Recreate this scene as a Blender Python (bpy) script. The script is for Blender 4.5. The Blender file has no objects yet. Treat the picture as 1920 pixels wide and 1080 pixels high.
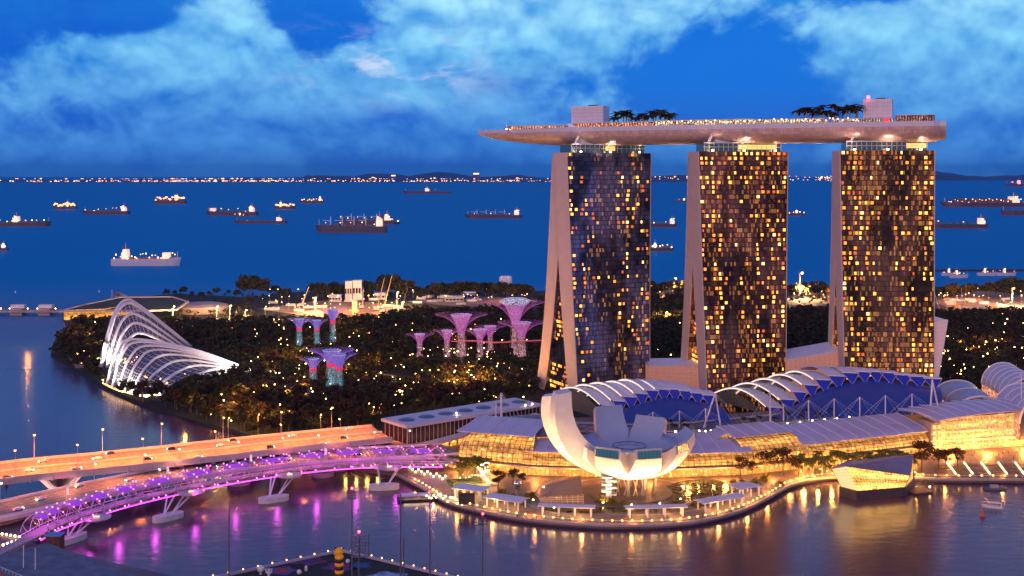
import bpy, math, random
from mathutils import Vector, noise as mnoise
import numpy as np
random.seed(7)
R = math.radians
S = bpy.context.scene
COL = S.collection
# ------------------------------------------------------------------ camera
H = 167.0            # eye height above the water
F = 2200.0           # focal length in pixels of a 1920 wide frame
HY = 326.0           # row of the horizon in that frame
cd = bpy.data.cameras.new('camera')
cam = bpy.data.objects.new('camera', cd)
COL.objects.link(cam)
cam.location = (0, 0, H)
cam.rotation_euler = (R(90), 0, 0)
cd.sensor_width = 36
cd.lens = 36 * F / 1920
cd.shift_y = -(540 - HY) / 1920
cd.clip_start = 1
cd.clip_end = 120000
S.camera = cam
S.render.resolution_x, S.render.resolution_y = 1024, 576
S.view_settings.view_transform = 'Standard'
S.view_settings.look = 'None'
S.view_settings.exposure = 0.1
S.view_settings.gamma = 1.0
S.render.engine = 'CYCLES'
S.cycles.use_denoising = True
S.cycles.max_bounces = 6
S.cycles.transparent_max_bounces = 12
S.cycles.sample_clamp_indirect = 6
S.cycles.use_light_tree = True

def G(px, py, z=0.0):
    'point of the plane z seen at a place of the 1920 wide frame: used to survey the site'
    d = (H - z) * F / (py - HY)
    return Vector(((px - 960) / F * d, d, z))
def Q(px, py, d):
    return Vector(((px - 960) / F * d, d, H - (py - HY) * d / F))

# ------------------------------------------------------------------ node helper
class NT:
    def __init__(s, tree):
        s.t = tree; s.n = tree.nodes; s.l = tree.links
    def new(s, typ, **kw):
        nd = s.n.new(typ)
        for k, v in kw.items():
            if k.startswith('i_'):
                s.put(nd.inputs[k[2:].replace('_', ' ')], v)
            else: setattr(nd, k, v)
        return nd
    def put(s, sock, v):
        if isinstance(v, bpy.types.NodeSocket): s.l.new(v, sock)
        elif isinstance(v, bpy.types.Node): s.l.new(v.outputs[0], sock)
        else:
            if sock.type == 'RGBA' and len(v) == 3: v = (*v, 1)
            sock.default_value = v
    def m(s, op, a, b=None, c=None, clamp=False):
        nd = s.n.new('ShaderNodeMath'); nd.operation = op; nd.use_clamp = clamp
        for i, v in enumerate((a, b, c)):
            if v is not None: s.put(nd.inputs[i], v)
        return nd.outputs[0]
    def mix(s, f, a, b, blend='MIX'):
        nd = s.n.new('ShaderNodeMix'); nd.data_type = 'RGBA'; nd.blend_type = blend
        s.put(nd.inputs[0], f); s.put(nd.inputs[6], a); s.put(nd.inputs[7], b)
        return nd.outputs[2]
    def ramp(s, f, stops):
        nd = s.n.new('ShaderNodeValToRGB')
        e = nd.color_ramp.elements
        while len(e) < len(stops): e.new(0.5)
        for el, (p, c) in zip(e, stops):
            el.position = p; el.color = (*c, 1) if len(c) == 3 else c
        s.put(nd.inputs[0], f)
        return nd.outputs[0]
    def mr(s, v, a, b, c=0.0, d=1.0, smooth=False):
        nd = s.n.new('ShaderNodeMapRange')
        if smooth: nd.interpolation_type = 'SMOOTHSTEP'
        s.put(nd.inputs[0], v)
        for i, x in enumerate((a, b, c, d)): nd.inputs[i + 1].default_value = x
        return nd.outputs[0]
    def comb(s, x, y, z=0.0):
        nd = s.n.new('ShaderNodeCombineXYZ')
        for i, v in enumerate((x, y, z)): s.put(nd.inputs[i], v)
        return nd.outputs[0]
    def noise(s, vec, scale, detail=4, rough=0.5, dist=0.0):
        nd = s.n.new('ShaderNodeTexNoise')
        if vec is not None: s.put(nd.inputs['Vector'], vec)
        nd.inputs['Scale'].default_value = scale; nd.inputs['Detail'].default_value = detail
        nd.inputs['Roughness'].default_value = rough; nd.inputs['Distortion'].default_value = dist
        return nd.outputs[0]

# ------------------------------------------------------------------ sky
W = bpy.data.worlds.new('World'); S.world = W; W.use_nodes = True
w = NT(W.node_tree); w.n.clear()
tc = w.new('ShaderNodeTexCoord')
sep = w.new('ShaderNodeSeparateXYZ'); w.l.new(tc.outputs['Generated'], sep.inputs[0])
sx, sy, sz = sep.outputs
az = w.m('ARCTAN2', sx, sy)
el = w.m('ARCSINE', w.m('MAXIMUM', w.m('MINIMUM', sz, 1.0), -1.0))
def cloud_noise(eoff, lo=False):
    e = w.m('ADD', el, eoff) if eoff else el
    v = w.comb(az, w.m('MULTIPLY', e, 1.35), 0.37)
    n = w.noise(v, 7.5, 9 if not lo else 4, 0.58, 0.3)
    n2 = w.noise(v, 19.0, 6 if not lo else 3.5, 0.55, 0.2)
    puff = w.m('SUBTRACT', w.m('MULTIPLY', w.m('ABSOLUTE', w.m('SUBTRACT', n2, .5)), 7.0), .6)
    return w.m('ADD', w.m('MULTIPLY', w.m('SUBTRACT', n, 0.5), 4.2), w.m('MULTIPLY', puff, .28 if not lo else .40))
def cloud_blobs():
    tot = 0.28
    for (px, py, rx, ry, a) in BLOBS:
        u0 = math.atan((px - 960) / F); v0 = math.atan((HY - py) / F)
        dx = w.m('MULTIPLY', w.m('SUBTRACT', az, u0), F / rx)
        dy = w.m('MULTIPLY', w.m('SUBTRACT', el, v0), F / ry)
        r2 = w.m('ADD', w.m('MULTIPLY', dx, dx), w.m('MULTIPLY', dy, dy))
        tot = w.m('ADD', tot, w.m('MULTIPLY', w.m('EXPONENT', w.m('MULTIPLY', w.m('MULTIPLY', r2, r2) if a > 1.1 else r2, -1.0)), a))
    return tot
BLOBS = [(190, 130, 125, 75, 1.2), (420, 110, 125, 105, 1.5), (300, 215, 330, 75, .8), (720, 160, 260, 100, .9),
         (1010, 40, 300, 95, 1.3), (880, 170, 200, 110, .5), (1780, 120, 200, 140, 1.3), (1350, 10, 200, 35, .7),
         (60, 20, 200, 70, -1.6), (270, 20, 130, 50, -1.2), (590, 30, 120, 60, -1.5), (1300, 140, 180, 70, -.62), (960, 130, 60, 60, -.3), (480, 205, 150, 28, -.8),
         (1650, -5, 90, 30, -1.4), (770, 160, 80, 20, -.7), (60, 250, 130, 60, -.5), (1500, 230, 260, 45, -.7), (150, 285, 160, 32, .55), (440, 300, 110, 24, .6), (760, 270, 140, 30, .45), (1130, 295, 120, 26, .4), (1850, 270, 140, 34, .4)]
dn = cloud_noise(0.0)
d0 = w.m('ADD', dn, cloud_blobs())
ddif = w.m('SUBTRACT', cloud_noise(0.0, True), cloud_noise(0.016, True))
mask = w.mr(d0, -0.15, 0.65, 0, 1, True)
lit = w.mr(w.m('ADD', w.m('MULTIPLY', ddif, .70), w.m('MULTIPLY', d0, .22)), -0.45, 0.85, 0, 1)
elf = w.mr(el, 0.0, 0.16, 0, 1)
# deep sky, darker towards the left and the top
base = w.ramp(elf, [(0.0, (.026, .14, .52)), (0.18, (.018, .12, .57)), (0.45, (.004, .155, .68)), (1.0, (.002, .13, .66))])
leftd = w.mr(az, -0.42, 0.1, 0.0, 1.0, True)
base = w.mix(w.m('MULTIPLY', w.m('SUBTRACT', 1.0, leftd), elf), base, (.0, .045, .50))
cdark = w.ramp(elf, [(0.0, (.024, .15, .55)), (0.3, (.014, .15, .62)), (0.7, (.012, .22, .70)), (1.0, (.02, .30, .76))])
clight = w.ramp(elf, [(0.0, (.050, .22, .66)), (0.22, (.085, .34, .80)), (0.65, (.24, .66, .96)), (1.0, (.46, .86, 1.0))])
ccol = w.mix(lit, cdark, clight)
base = w.mix(w.mr(dn, -1.2, 1.0, 0, .55), base, cdark)
# a few thin white wisps
vw = w.comb(w.m('MULTIPLY', az, 9.0), w.m('MULTIPLY', el, 26.0), 3.1)
wis = w.noise(vw, 1.9, 7, 0.6, 0.5)
wx = w.m('MULTIPLY', w.m('SUBTRACT', az, math.atan((745 - 960) / F)), F / 150)
wy = w.m('MULTIPLY', w.m('SUBTRACT', el, math.atan((HY - 125) / F)), F / 55)
wg = w.m('EXPONENT', w.m('MULTIPLY', w.m('ADD', w.m('MULTIPLY', wx, wx), w.m('MULTIPLY', wy, wy)), -1.0))
wf = w.m('MULTIPLY', w.mr(wis, 0.46, 0.66, 0, 1, True), wg)
col = w.mix(mask, base, ccol)
col = w.mix(w.m('MULTIPLY', wf, 0.9), col, (.62, .72, .93))
# after-glow low in the west, behind the viewer, and dim zenith
back = w.mr(sy, -0.35, -0.95, 0.0, 1.0, True)
low = w.mr(el, 0.55, 0.0, 0.0, 1.0, True)
col = w.mix(w.m('MULTIPLY', w.m('MULTIPLY', back, low), 0.85), col, (.50, .26, .34))
col = w.mix(w.mr(el, .15, .36, 0, 1, True), col, (.12, .15, .45))
below = w.mr(el, -0.02, -0.001, 0.0, 1.0)
col = w.mix(below, (.02, .05, .12), col)
sky = w.new('ShaderNodeTexSky', sky_type='NISHITA')
sky.sun_disc = False; sky.sun_elevation = R(1.0); sky.sun_rotation = R(200); sky.ozone_density = 4
bg1 = w.new('ShaderNodeBackground'); w.put(bg1.inputs[0], sky.outputs[0]); bg1.inputs[1].default_value = 0.02
bg2 = w.new('ShaderNodeBackground'); w.put(bg2.inputs[0], col); bg2.inputs[1].default_value = 1.0
ads = w.new('ShaderNodeAddShader'); w.l.new(bg1.outputs[0], ads.inputs[0]); w.l.new(bg2.outputs[0], ads.inputs[1])
wo = w.new('ShaderNodeOutputWorld'); w.l.new(ads.outputs[0], wo.inputs[0])

W.cycles.sampling_method = 'MANUAL'; W.cycles.sample_map_resolution = 512
# ------------------------------------------------------------------ last light of the sun, from behind the viewer
sl = bpy.data.lights.new('sun', 'SUN'); sl.energy = 1.1; sl.angle = R(40); sl.color = (1.0, .52, .38)
so = bpy.data.objects.new('sun', sl); COL.objects.link(so)
so.rotation_euler = (R(72), 0, R(-20))
so.location = (0, -50, 400)

# ------------------------------------------------------------------ materials
MATS = {}
def mat(name, col=(.5, .5, .5), rough=.6, metal=0.0, em=None, es=0.0, var=0.0, vs=0.2, bump=0.0, bs=1.0, alpha=1.0, spec=.5):
    if 'leaves' in name: spec = .12; rough = .95
    if name in MATS: return MATS[name]
    m = bpy.data.materials.new(name); m.use_nodes = True
    t = NT(m.node_tree); b = t.n['Principled BSDF']
    b.inputs['Roughness'].default_value = rough; b.inputs['Metallic'].default_value = metal
    b.inputs['Specular IOR Level'].default_value = spec
    b.inputs['Base Color'].default_value = (*col, 1)
    if var or bump:
        tcn = t.new('ShaderNodeTexCoord')
    if var:
        n = t.noise(tcn.outputs['Object'], vs, 6, .6)
        f = t.mr(n, .3, .7, 1 - var, 1 + var)
        c = t.mix(1.0, (*col, 1), f, 'MULTIPLY')
        t.put(b.inputs['Base Color'], c)
    if bump:
        n = t.noise(tcn.outputs['Object'], bs, 5, .6)
        bn = t.new('ShaderNodeBump'); bn.inputs['Strength'].default_value = bump; bn.inputs['Distance'].default_value = 1.0
        t.put(bn.inputs['Height'], n); t.l.new(bn.outputs[0], b.inputs['Normal'])
    if em:
        b.inputs['Emission Color'].default_value = (*em, 1); b.inputs['Emission Strength'].default_value = es
    b.inputs['Alpha'].default_value = alpha
    MATS[name] = m
    return m
def emit(name, col, s, sample=True):
    if name in MATS: return MATS[name]
    m = mat(name, (.02, .02, .02), .5, em=col, es=s)
    if not sample: m.cycles.emission_sampling = 'NONE'
    return m

# ------------------------------------------------------------------ mesh builder
class MB:
    def __init__(s): s.v = []; s.f = []; s.mi = []; s.uv = None; s.k = 0
    def add(s, vs, fs):
        o = len(s.v); s.v += [tuple(p) for p in vs]
        s.f += [tuple(i + o for i in f) for f in fs]; s.mi += [s.k] * len(fs); return s
    def quad(s, *p): s.add(p, [tuple(range(len(p)))]); return s
    def box(s, c, d, rz=0.0, taper=1.0):
        cx, cy, cz = c; hx, hy, hz = d[0] / 2, d[1] / 2, d[2] / 2
        ca, sa = math.cos(rz), math.sin(rz); vs = []
        for z, k in ((-hz, 1), (hz, taper)):
            for x, y in ((-hx, -hy), (hx, -hy), (hx, hy), (-hx, hy)):
                x *= k; y *= k
                vs.append((cx + x * ca - y * sa, cy + x * sa + y * ca, cz + z))
        s.add(vs, [(3, 2, 1, 0), (4, 5, 6, 7), (0, 1, 5, 4), (1, 2, 6, 5), (2, 3, 7, 6), (3, 0, 4, 7)]); return s
    def beam(s, a, b, w_, h_):
        a = Vector(a); b = Vector(b); d = (b - a)
        if d.length < 1e-6: return s
        d.normalize(); up = Vector((0, 0, 1)) if abs(d.z) < .95 else Vector((0, 1, 0))
        x = d.cross(up).normalized() * (w_ / 2); y = x.cross(d).normalized() * (h_ / 2)
        vs = [a - x - y, a + x - y, a + x + y, a - x + y, b - x - y, b + x - y, b + x + y, b - x + y]
        s.add(vs, [(3, 2, 1, 0), (4, 5, 6, 7), (0, 1, 5, 4), (1, 2, 6, 5), (2, 3, 7, 6), (3, 0, 4, 7)]); return s
    def tube(s, pts, r, n=6, cap=True):
        pts = [Vector(p) for p in pts]; rings = []
        rs = r if isinstance(r, (list, tuple)) else [r] * len(pts)
        for i, p in enumerate(pts):
            d = (pts[min(i + 1, len(pts) - 1)] - pts[max(i - 1, 0)]).normalized()
            up = Vector((0, 0, 1)) if abs(d.z) < .9 else Vector((0, 1, 0))
            x = d.cross(up).normalized(); y = x.cross(d)
            rings.append([p + (x * math.cos(a) + y * math.sin(a)) * rs[i] for a in [2 * math.pi * k / n for k in range(n)]])
        fs = []
        for i in range(len(pts) - 1):
            for k in range(n):
                k2 = (k + 1) % n
                fs.append((i * n + k, i * n + k2, (i + 1) * n + k2, (i + 1) * n + k))
        if cap: fs += [tuple(range(n - 1, -1, -1)), tuple((len(pts) - 1) * n + k for k in range(n))]
        s.add([q for rg in rings for q in rg], fs); return s
    def lathe(s, prof, c=(0, 0, 0), n=16, capt=True):
        vs = []; fs = []
        for r, z in prof:
            for k in range(n):
                a = 2 * math.pi * k / n
                vs.append((c[0] + r * math.cos(a), c[1] + r * math.sin(a), c[2] + z))
        for i in range(len(prof) - 1):
            for k in range(n):
                k2 = (k + 1) % n
                fs.append((i * n + k, i * n + k2, (i + 1) * n + k2, (i + 1) * n + k))
        if capt: fs += [tuple(range(n - 1, -1, -1)), tuple((len(prof) - 1) * n + k for k in range(n))]
        s.add(vs, fs); return s
    def ball(s, c, r, n=8, m=5, sz=1.0):
        return s.lathe([(r * math.sin(math.pi * i / m) + 1e-4, -r * sz * math.cos(math.pi * i / m)) for i in range(m + 1)], c, n)
    def prism(s, poly, z0, z1):
        n = len(poly)
        vs = [(p[0], p[1], z0) for p in poly] + [(p[0], p[1], z1) for p in poly]
        ar = sum(poly[i][0] * poly[(i + 1) % n][1] - poly[(i + 1) % n][0] * poly[i][1] for i in range(n))
        o = list(range(n))
        fs = [tuple(reversed(o)), tuple(i + n for i in o)] + [(i, (i + 1) % n, (i + 1) % n + n, i + n) for i in o]
        if ar < 0: fs = [tuple(reversed(f)) for f in fs]
        s.add(vs, fs); return s
    def grid(s, fn, nu, nv, uv=None):
        vs = [fn(i / nu, j / nv) for j in range(nv + 1) for i in range(nu + 1)]
        fs = [(j * (nu + 1) + i, j * (nu + 1) + i + 1, (j + 1) * (nu + 1) + i + 1, (j + 1) * (nu + 1) + i) for j in range(nv) for i in range(nu)]
        s.add(vs, fs)
        if uv: s.uv = (s.uv or []) + [uv(i / nu, j / nv) for j in range(nv + 1) for i in range(nu + 1)]
        return s
    def slab(s, fn, nu, nv, th):
        'a curved sheet with thickness th (downwards)'
        s.grid(fn, nu, nv)
        s.grid(lambda a, b: Vector(fn(1 - a, b)) - Vector((0, 0, th)), nu, nv)
        for ed in (lambda a: (a, 0), lambda a: (1, a), lambda a: (1 - a, 1), lambda a: (0, 1 - a)):
            s.grid(lambda a, b: Vector(fn(*ed(a))) - Vector((0, 0, th * (1 - b))), max(nu, nv), 1)
        return s
    def build(s, name, m, parent=None, label=None, smooth=False, local=False):
        me = bpy.data.meshes.new(name); me.from_pydata(s.v, [], s.f)
        ms = m if isinstance(m, (list, tuple)) else [m]
        for x in ms: me.materials.append(x)
        if len(ms) > 1: me.polygons.foreach_set('material_index', s.mi)
        if smooth: me.polygons.foreach_set('use_smooth', [True] * len(s.f))
        if s.uv:
            ul = me.uv_layers.new(name='UV')
            vi = np.empty(len(me.loops), dtype=np.int32); me.loops.foreach_get('vertex_index', vi)
            ul.data.foreach_set('uv', np.array(s.uv, dtype=np.float32)[vi].ravel())
        me.update()
        o = bpy.data.objects.new(name, me); COL.objects.link(o)
        if parent:
            o.parent = parent
            if not local:
                off = Vector(parent.location); p = parent.parent
                while p: off += Vector(p.location); p = p.parent
                o.location = -off
        if label: o['label'] = label
        return o
def thing(name, label, cat, loc=(0, 0, 0), group=None, rz=0.0):
    o = bpy.data.objects.new(name, None); COL.objects.link(o)
    o.location = loc; o.rotation_euler = (0, 0, rz); o.empty_display_size = 1
    o['label'] = label; o['category'] = cat
    if group: o['group'] = group
    return o
def tag(o, label, cat, group=None):
    o['label'] = label; o['category'] = cat
    if group: o['group'] = group
    return o
def struct(o): o['kind'] = 'structure'; return o
def stuff(o, label=None, cat=None):
    o['kind'] = 'stuff'
    if label: o['label'] = label
    if cat: o['category'] = cat
    return o
KIDS = {}
def kids(o):
    if o.name not in KIDS: KIDS[o.name] = list(o.children)
    return KIDS[o.name]
def copy_tree(o, loc, rz=0.0, label=None, group=None, sc=1.0, cat=None):
    c = o.copy(); COL.objects.link(c); c.location = loc; c.rotation_euler = (0, 0, rz); c.scale = (sc,) * 3 if isinstance(sc, (int, float)) else sc
    if label: c['label'] = label
    if group: c['group'] = group
    if cat: c['category'] = cat
    for ch in kids(o):
        d = ch.copy(); COL.objects.link(d); d.parent = c
        for g in kids(ch):
            e = g.copy(); COL.objects.link(e); e.parent = d
    return c
class Proto:
    'first call moves the built thing itself, later calls copy it'
    def __init__(s, o): s.o = o; s.used = False; kids(o); [kids(c) for c in o.children]
    def put(s, loc, rz=0.0, label=None, group=None, sc=1.0, cat=None):
        if s.used: return copy_tree(s.o, loc, rz, label, group, sc, cat)
        s.used = True; o = s.o
        o.location = loc; o.rotation_euler = (0, 0, rz); o.scale = (sc,) * 3 if isinstance(sc, (int, float)) else sc
        if label: o['label'] = label
        if group: o['group'] = group
        if cat: o['category'] = cat
        return o
ONES = 'zeroth first second third fourth fifth sixth seventh eighth ninth tenth eleventh twelfth thirteenth fourteenth fifteenth sixteenth seventeenth eighteenth nineteenth'.split()
TENS = ['', '', 'twenty', 'thirty', 'forty', 'fifty', 'sixty', 'seventy', 'eighty', 'ninety']
def nth(k):
    if k < 20: return ONES[k]
    if k % 10 == 0: return TENS[k // 10][:-1] + 'ieth' if k < 100 else str(k)
    return TENS[k // 10] + '-' + ONES[k % 10]
def cr(pts, n):
    'Catmull-Rom through points, n samples'
    P = [Vector(p) for p in pts]; P = [P[0] * 2 - P[1]] + P + [P[-1] * 2 - P[-2]]
    out = []
    for i in range(n):
        t = i / (n - 1) * (len(P) - 3); k = min(int(t), len(P) - 4); t -= k
        a, b, c, d = P[k:k + 4]
        out.append(0.5 * ((2 * b) + (c - a) * t + (2 * a - 5 * b + 4 * c - d) * t * t + (3 * b - a - 3 * c + d) * t ** 3))
    return out
def lerp(a, b, t): return a + (b - a) * t
def spot(name, loc, to, energy, col, size=R(60), blend=.6, rad=.5, parent=None):
    l = bpy.data.lights.new(name, 'SPOT'); l.energy = energy; l.color = col; l.spot_size = size; l.spot_blend = blend; l.shadow_soft_size = rad
    o = bpy.data.objects.new(name, l); COL.objects.link(o); o.location = loc
    o.rotation_euler = (Vector(to) - Vector(loc)).to_track_quat('-Z', 'Y').to_euler()
    if parent:
        o.parent = parent; o.location = Vector(loc) - Vector(parent.location)
    return o
def point(name, loc, energy, col, rad=.5, parent=None):
    l = bpy.data.lights.new(name, 'POINT'); l.energy = energy; l.color = col; l.shadow_soft_size = rad
    o = bpy.data.objects.new(name, l); COL.objects.link(o); o.location = loc
    if parent:
        o.parent = parent; o.location = Vector(loc) - Vector(parent.location)
    return o
# ------------------------------------------------------------------ water
def water_mat():
    m = bpy.data.materials.new('water'); m.use_nodes = True
    t = NT(m.node_tree); b = t.n['Principled BSDF']
    g = t.new('ShaderNodeNewGeometry'); sp = t.new('ShaderNodeSeparateXYZ'); t.l.new(g.outputs['Position'], sp.inputs[0])
    X, Y, Z = sp.outputs
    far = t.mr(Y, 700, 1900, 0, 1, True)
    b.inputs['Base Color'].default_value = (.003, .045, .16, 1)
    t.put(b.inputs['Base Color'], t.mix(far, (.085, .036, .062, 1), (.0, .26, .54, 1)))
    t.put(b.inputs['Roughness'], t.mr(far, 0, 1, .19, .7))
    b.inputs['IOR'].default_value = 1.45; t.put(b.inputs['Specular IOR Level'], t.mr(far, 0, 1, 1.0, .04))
    v1 = t.comb(t.m('MULTIPLY', X, .10), t.m('MULTIPLY', Y, .22))
    n1 = t.noise(v1, 1.0, 5, .6)
    v2 = t.comb(t.m('MULTIPLY', X, .004), t.m('MULTIPLY', Y, .0012))
    n2 = t.noise(v2, 1.0, 3, .5)
    hgt = t.m('ADD', t.m('MULTIPLY', n1, .5), t.m('MULTIPLY', n2, .8))
    bn = t.new('ShaderNodeBump'); bn.inputs['Strength'].default_value = .32; bn.inputs['Distance'].default_value = .8
    t.put(bn.inputs['Height'], hgt); t.l.new(bn.outputs[0], b.inputs['Normal'])
    return m
wb = MB()
ys = [-3000, 0, 300, 600, 1000, 2000, 5000, 15000, 60000]
wb.grid(lambda a, b: Vector((lerp(-40000, 40000, a), ys[min(int(b * 8 + 1e-6), 8)], 0)), 8, 8)
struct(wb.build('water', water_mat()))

# ------------------------------------------------------------------ ground
M_grass = mat('garden_soil', (.018, .020, .010), .95, var=.6, vs=.05)
M_paving = mat('promenade_paving', (.20, .15, .12), .55, var=.22, vs=.15)
M_conc = mat('concrete', (.42, .39, .38), .7, var=.12, vs=.1)
M_concd = mat('dark_concrete', (.13, .12, .12), .8, var=.25, vs=.2)
M_white = mat('white_paint', (.78, .77, .76), .45, var=.05, vs=.3)
M_roofw = mat('pale_roof', (.62, .64, .70), .42, var=.06, vs=.08)
M_steel = mat('white_steel', (.72, .70, .70), .35, metal=.2)
M_dark = mat('dark_metal', (.03, .03, .035), .5)
M_glassd = mat('dark_glass', (.03, .04, .07), .12, metal=.5)
M_asph = mat('asphalt', (.10, .085, .075), .6, var=.2, vs=.1)
M_wglow = emit('warm_lamp', (1, .58, .22), 26)
M_wglow2 = emit('white_lamp', (1, .86, .62), 30)
M_oglow = emit('sodium_lamp', (1, .42, .10), 30)
M_red = emit('red_lamp', (1, .03, .05), 22)
M_mag = emit('magenta_lamp', (1, .22, .85), 14)
def shore(pts, z=0.0): return [G(x, y, z) for x, y in pts]
garden = shore([(742, 893), (700, 885), (600, 868), (520, 845), (440, 812), (350, 790), (280, 765), (235, 748), (200, 732), (150, 700), (95, 668), (100, 645), (128, 618), (118, 598),
                (170, 575), (240, 562), (330, 553), (460, 560), (560, 550), (800, 549), (1020, 548), (1300, 546), (1500, 545), (1750, 540), (2150, 538)]) \
    + shore([(2400, 700), (2400, 850)]) + shore([(1900, 860), (1400, 870), (900, 900)])
struct(MB().prism([(p.x, p.y) for p in garden], -6, 2.0).build('ground', M_grass))
# promenade: waterfront paving, its own higher sheet
prom_edge = [(742, 893), (790, 918), (835, 944), (900, 963), (1000, 981), (1140, 991), (1280, 987), (1380, 966), (1440, 938), (1475, 918), (1520, 905), (1580, 900), (1700, 900), (1760, 904), (1920, 905), (2100, 906)]
pe = cr([G(x, y, 0) for x, y in prom_edge], 90)
prom_back = [G(2100, 760, 2.5), G(1700, 762, 2.5), G(1300, 765, 2.5), G(1000, 790, 2.5), G(800, 822, 2.5), G(640, 850, 2.5), G(600, 866, 2.5)]
struct(MB().prism([(p.x, p.y) for p in pe] + [(p.x, p.y) for p in prom_back], -5, 2.5).build('promenade', M_paving))
eb = MB()
for a, b in zip(pe, pe[1:]):
    a = Vector(a) + Vector((0, -.6, 1.9)); b = Vector(b) + Vector((0, -.6, 1.9)); eb.beam(a, b, 2.2, 1.1)
struct(eb.build('quay_edge', mat('quay_edge', (.45, .38, .34), .6, var=.2, vs=.2)))
# lower timber boardwalk band along the round point
bw = MB(); pin = [p + Vector((0, 6.5, 0)) for p in pe]
for a, b, c, d in zip(pe[8:60], pe[9:61], pin[9:61], pin[8:60]):
    bw.quad(*(Vector((q.x, q.y, 2.504)) for q in (a, b, c, d)))
struct(bw.build('boardwalk', mat('boardwalk_timber', (.24, .15, .10), .55, var=.3, vs=.5)))
# far land across the strait and its hills
def far_land(name, px0, px1, d, hs, seed):
    mb = MB(); n = 60; random.seed(seed); rows = []
    for i in range(n + 1):
        px = lerp(px0, px1, i / n); x = (px - 960) / F * d
        hh = 15 + hs * max(0, mnoise.noise(Vector((i * .13, seed, 0))) * .9 + .45 + .25 * mnoise.noise(Vector((i * .5, seed, 3))))
        rows.append((x, hh))
    vs = []; fs = []
    for x, hh in rows: vs += [(x, d, -2), (x, d + 200, hh * .25), (x * 1.04, d + 2500, hh), (x * 1.05, d + 6000, -2)]
    for i in range(n):
        for k in range(3): a = i * 4 + k; fs.append((a, a + 4, a + 5, a + 1))
    mb.add(vs, fs)
    return struct(mb.build(name, mat('far_hill', (.03, .045, .09), 1.0), smooth=True))
far_land('far_shore', -260, 1300, 24500, 60, 3)
far_land('hills', 560, 1360, 31000, 260, 9)
far_land('hills', 1700, 2700, 30000, 300, 12)
random.seed(11)
fl = MB()
for i in range(760):
    u = random.random(); px = lerp(0, 1040, u ** 1.0)
    dens = .35 + .65 * math.exp(-((px - 420) / 150) ** 2) + .25 * math.exp(-((px - 220) / 50) ** 2) + .3 * math.exp(-((px - 780) / 120) ** 2)
    if random.random() > dens: continue
    d = random.uniform(24000, 24450); x = (px - 960) / F * d; r = random.uniform(4, 8)
    if random.random() < .12: r *= 1.5
    fl.k = random.choice([0, 0, 0, 1, 1, 2]); fl.box((x, d, random.choice([6, 12, 25, 60]) + r), (2 * r, 8, 1.3 * r))
for i in range(60):
    px = random.choice([random.uniform(1220, 1300), random.uniform(1480, 1560), random.uniform(1530, 1570)]); d = 26500
    x = (px - 960) / F * d; r = random.uniform(5, 9); fl.k = random.choice([0, 1]); fl.box((x, d, random.uniform(5, 120)), (2 * r, 8, r * 1.4))
stuff(fl.build('shore_lights', [emit('far_orange', (1, .32, .07), 8, False), emit('far_warm', (1, .5, .2), 7, False), emit('far_white', (.95, .75, .8), 6, False)]),
      'thin line of orange and white town lights along the far shore', 'town lights')
# a few far high buildings on the other shore
pr = MB(); pr.box((0, 0, 60), (90, 60, 120)); tb = thing('far_tower_block', '', 'tower block'); pr.build('wall', mat('far_block', (.10, .12, .22), .9), tb)
MB().box((0, -32, 100), (70, 2, 18)).build('lit_storey', emit('far_warm'.replace('warm', 'storey'), (1, .7, .5), 2.5, False), tb)
P_far = Proto(tb)
for i, (px, s) in enumerate([(700, .9), (738, 1.3), (815, .8), (893, 1.7), (970, .8)]):
    P_far.put(((px - 960) / F * 24800, 24800, 0), 0, '%s tower block from the left, far across the strait on the horizon' % nth(i + 1), 'tower blocks across the strait', s)

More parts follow.
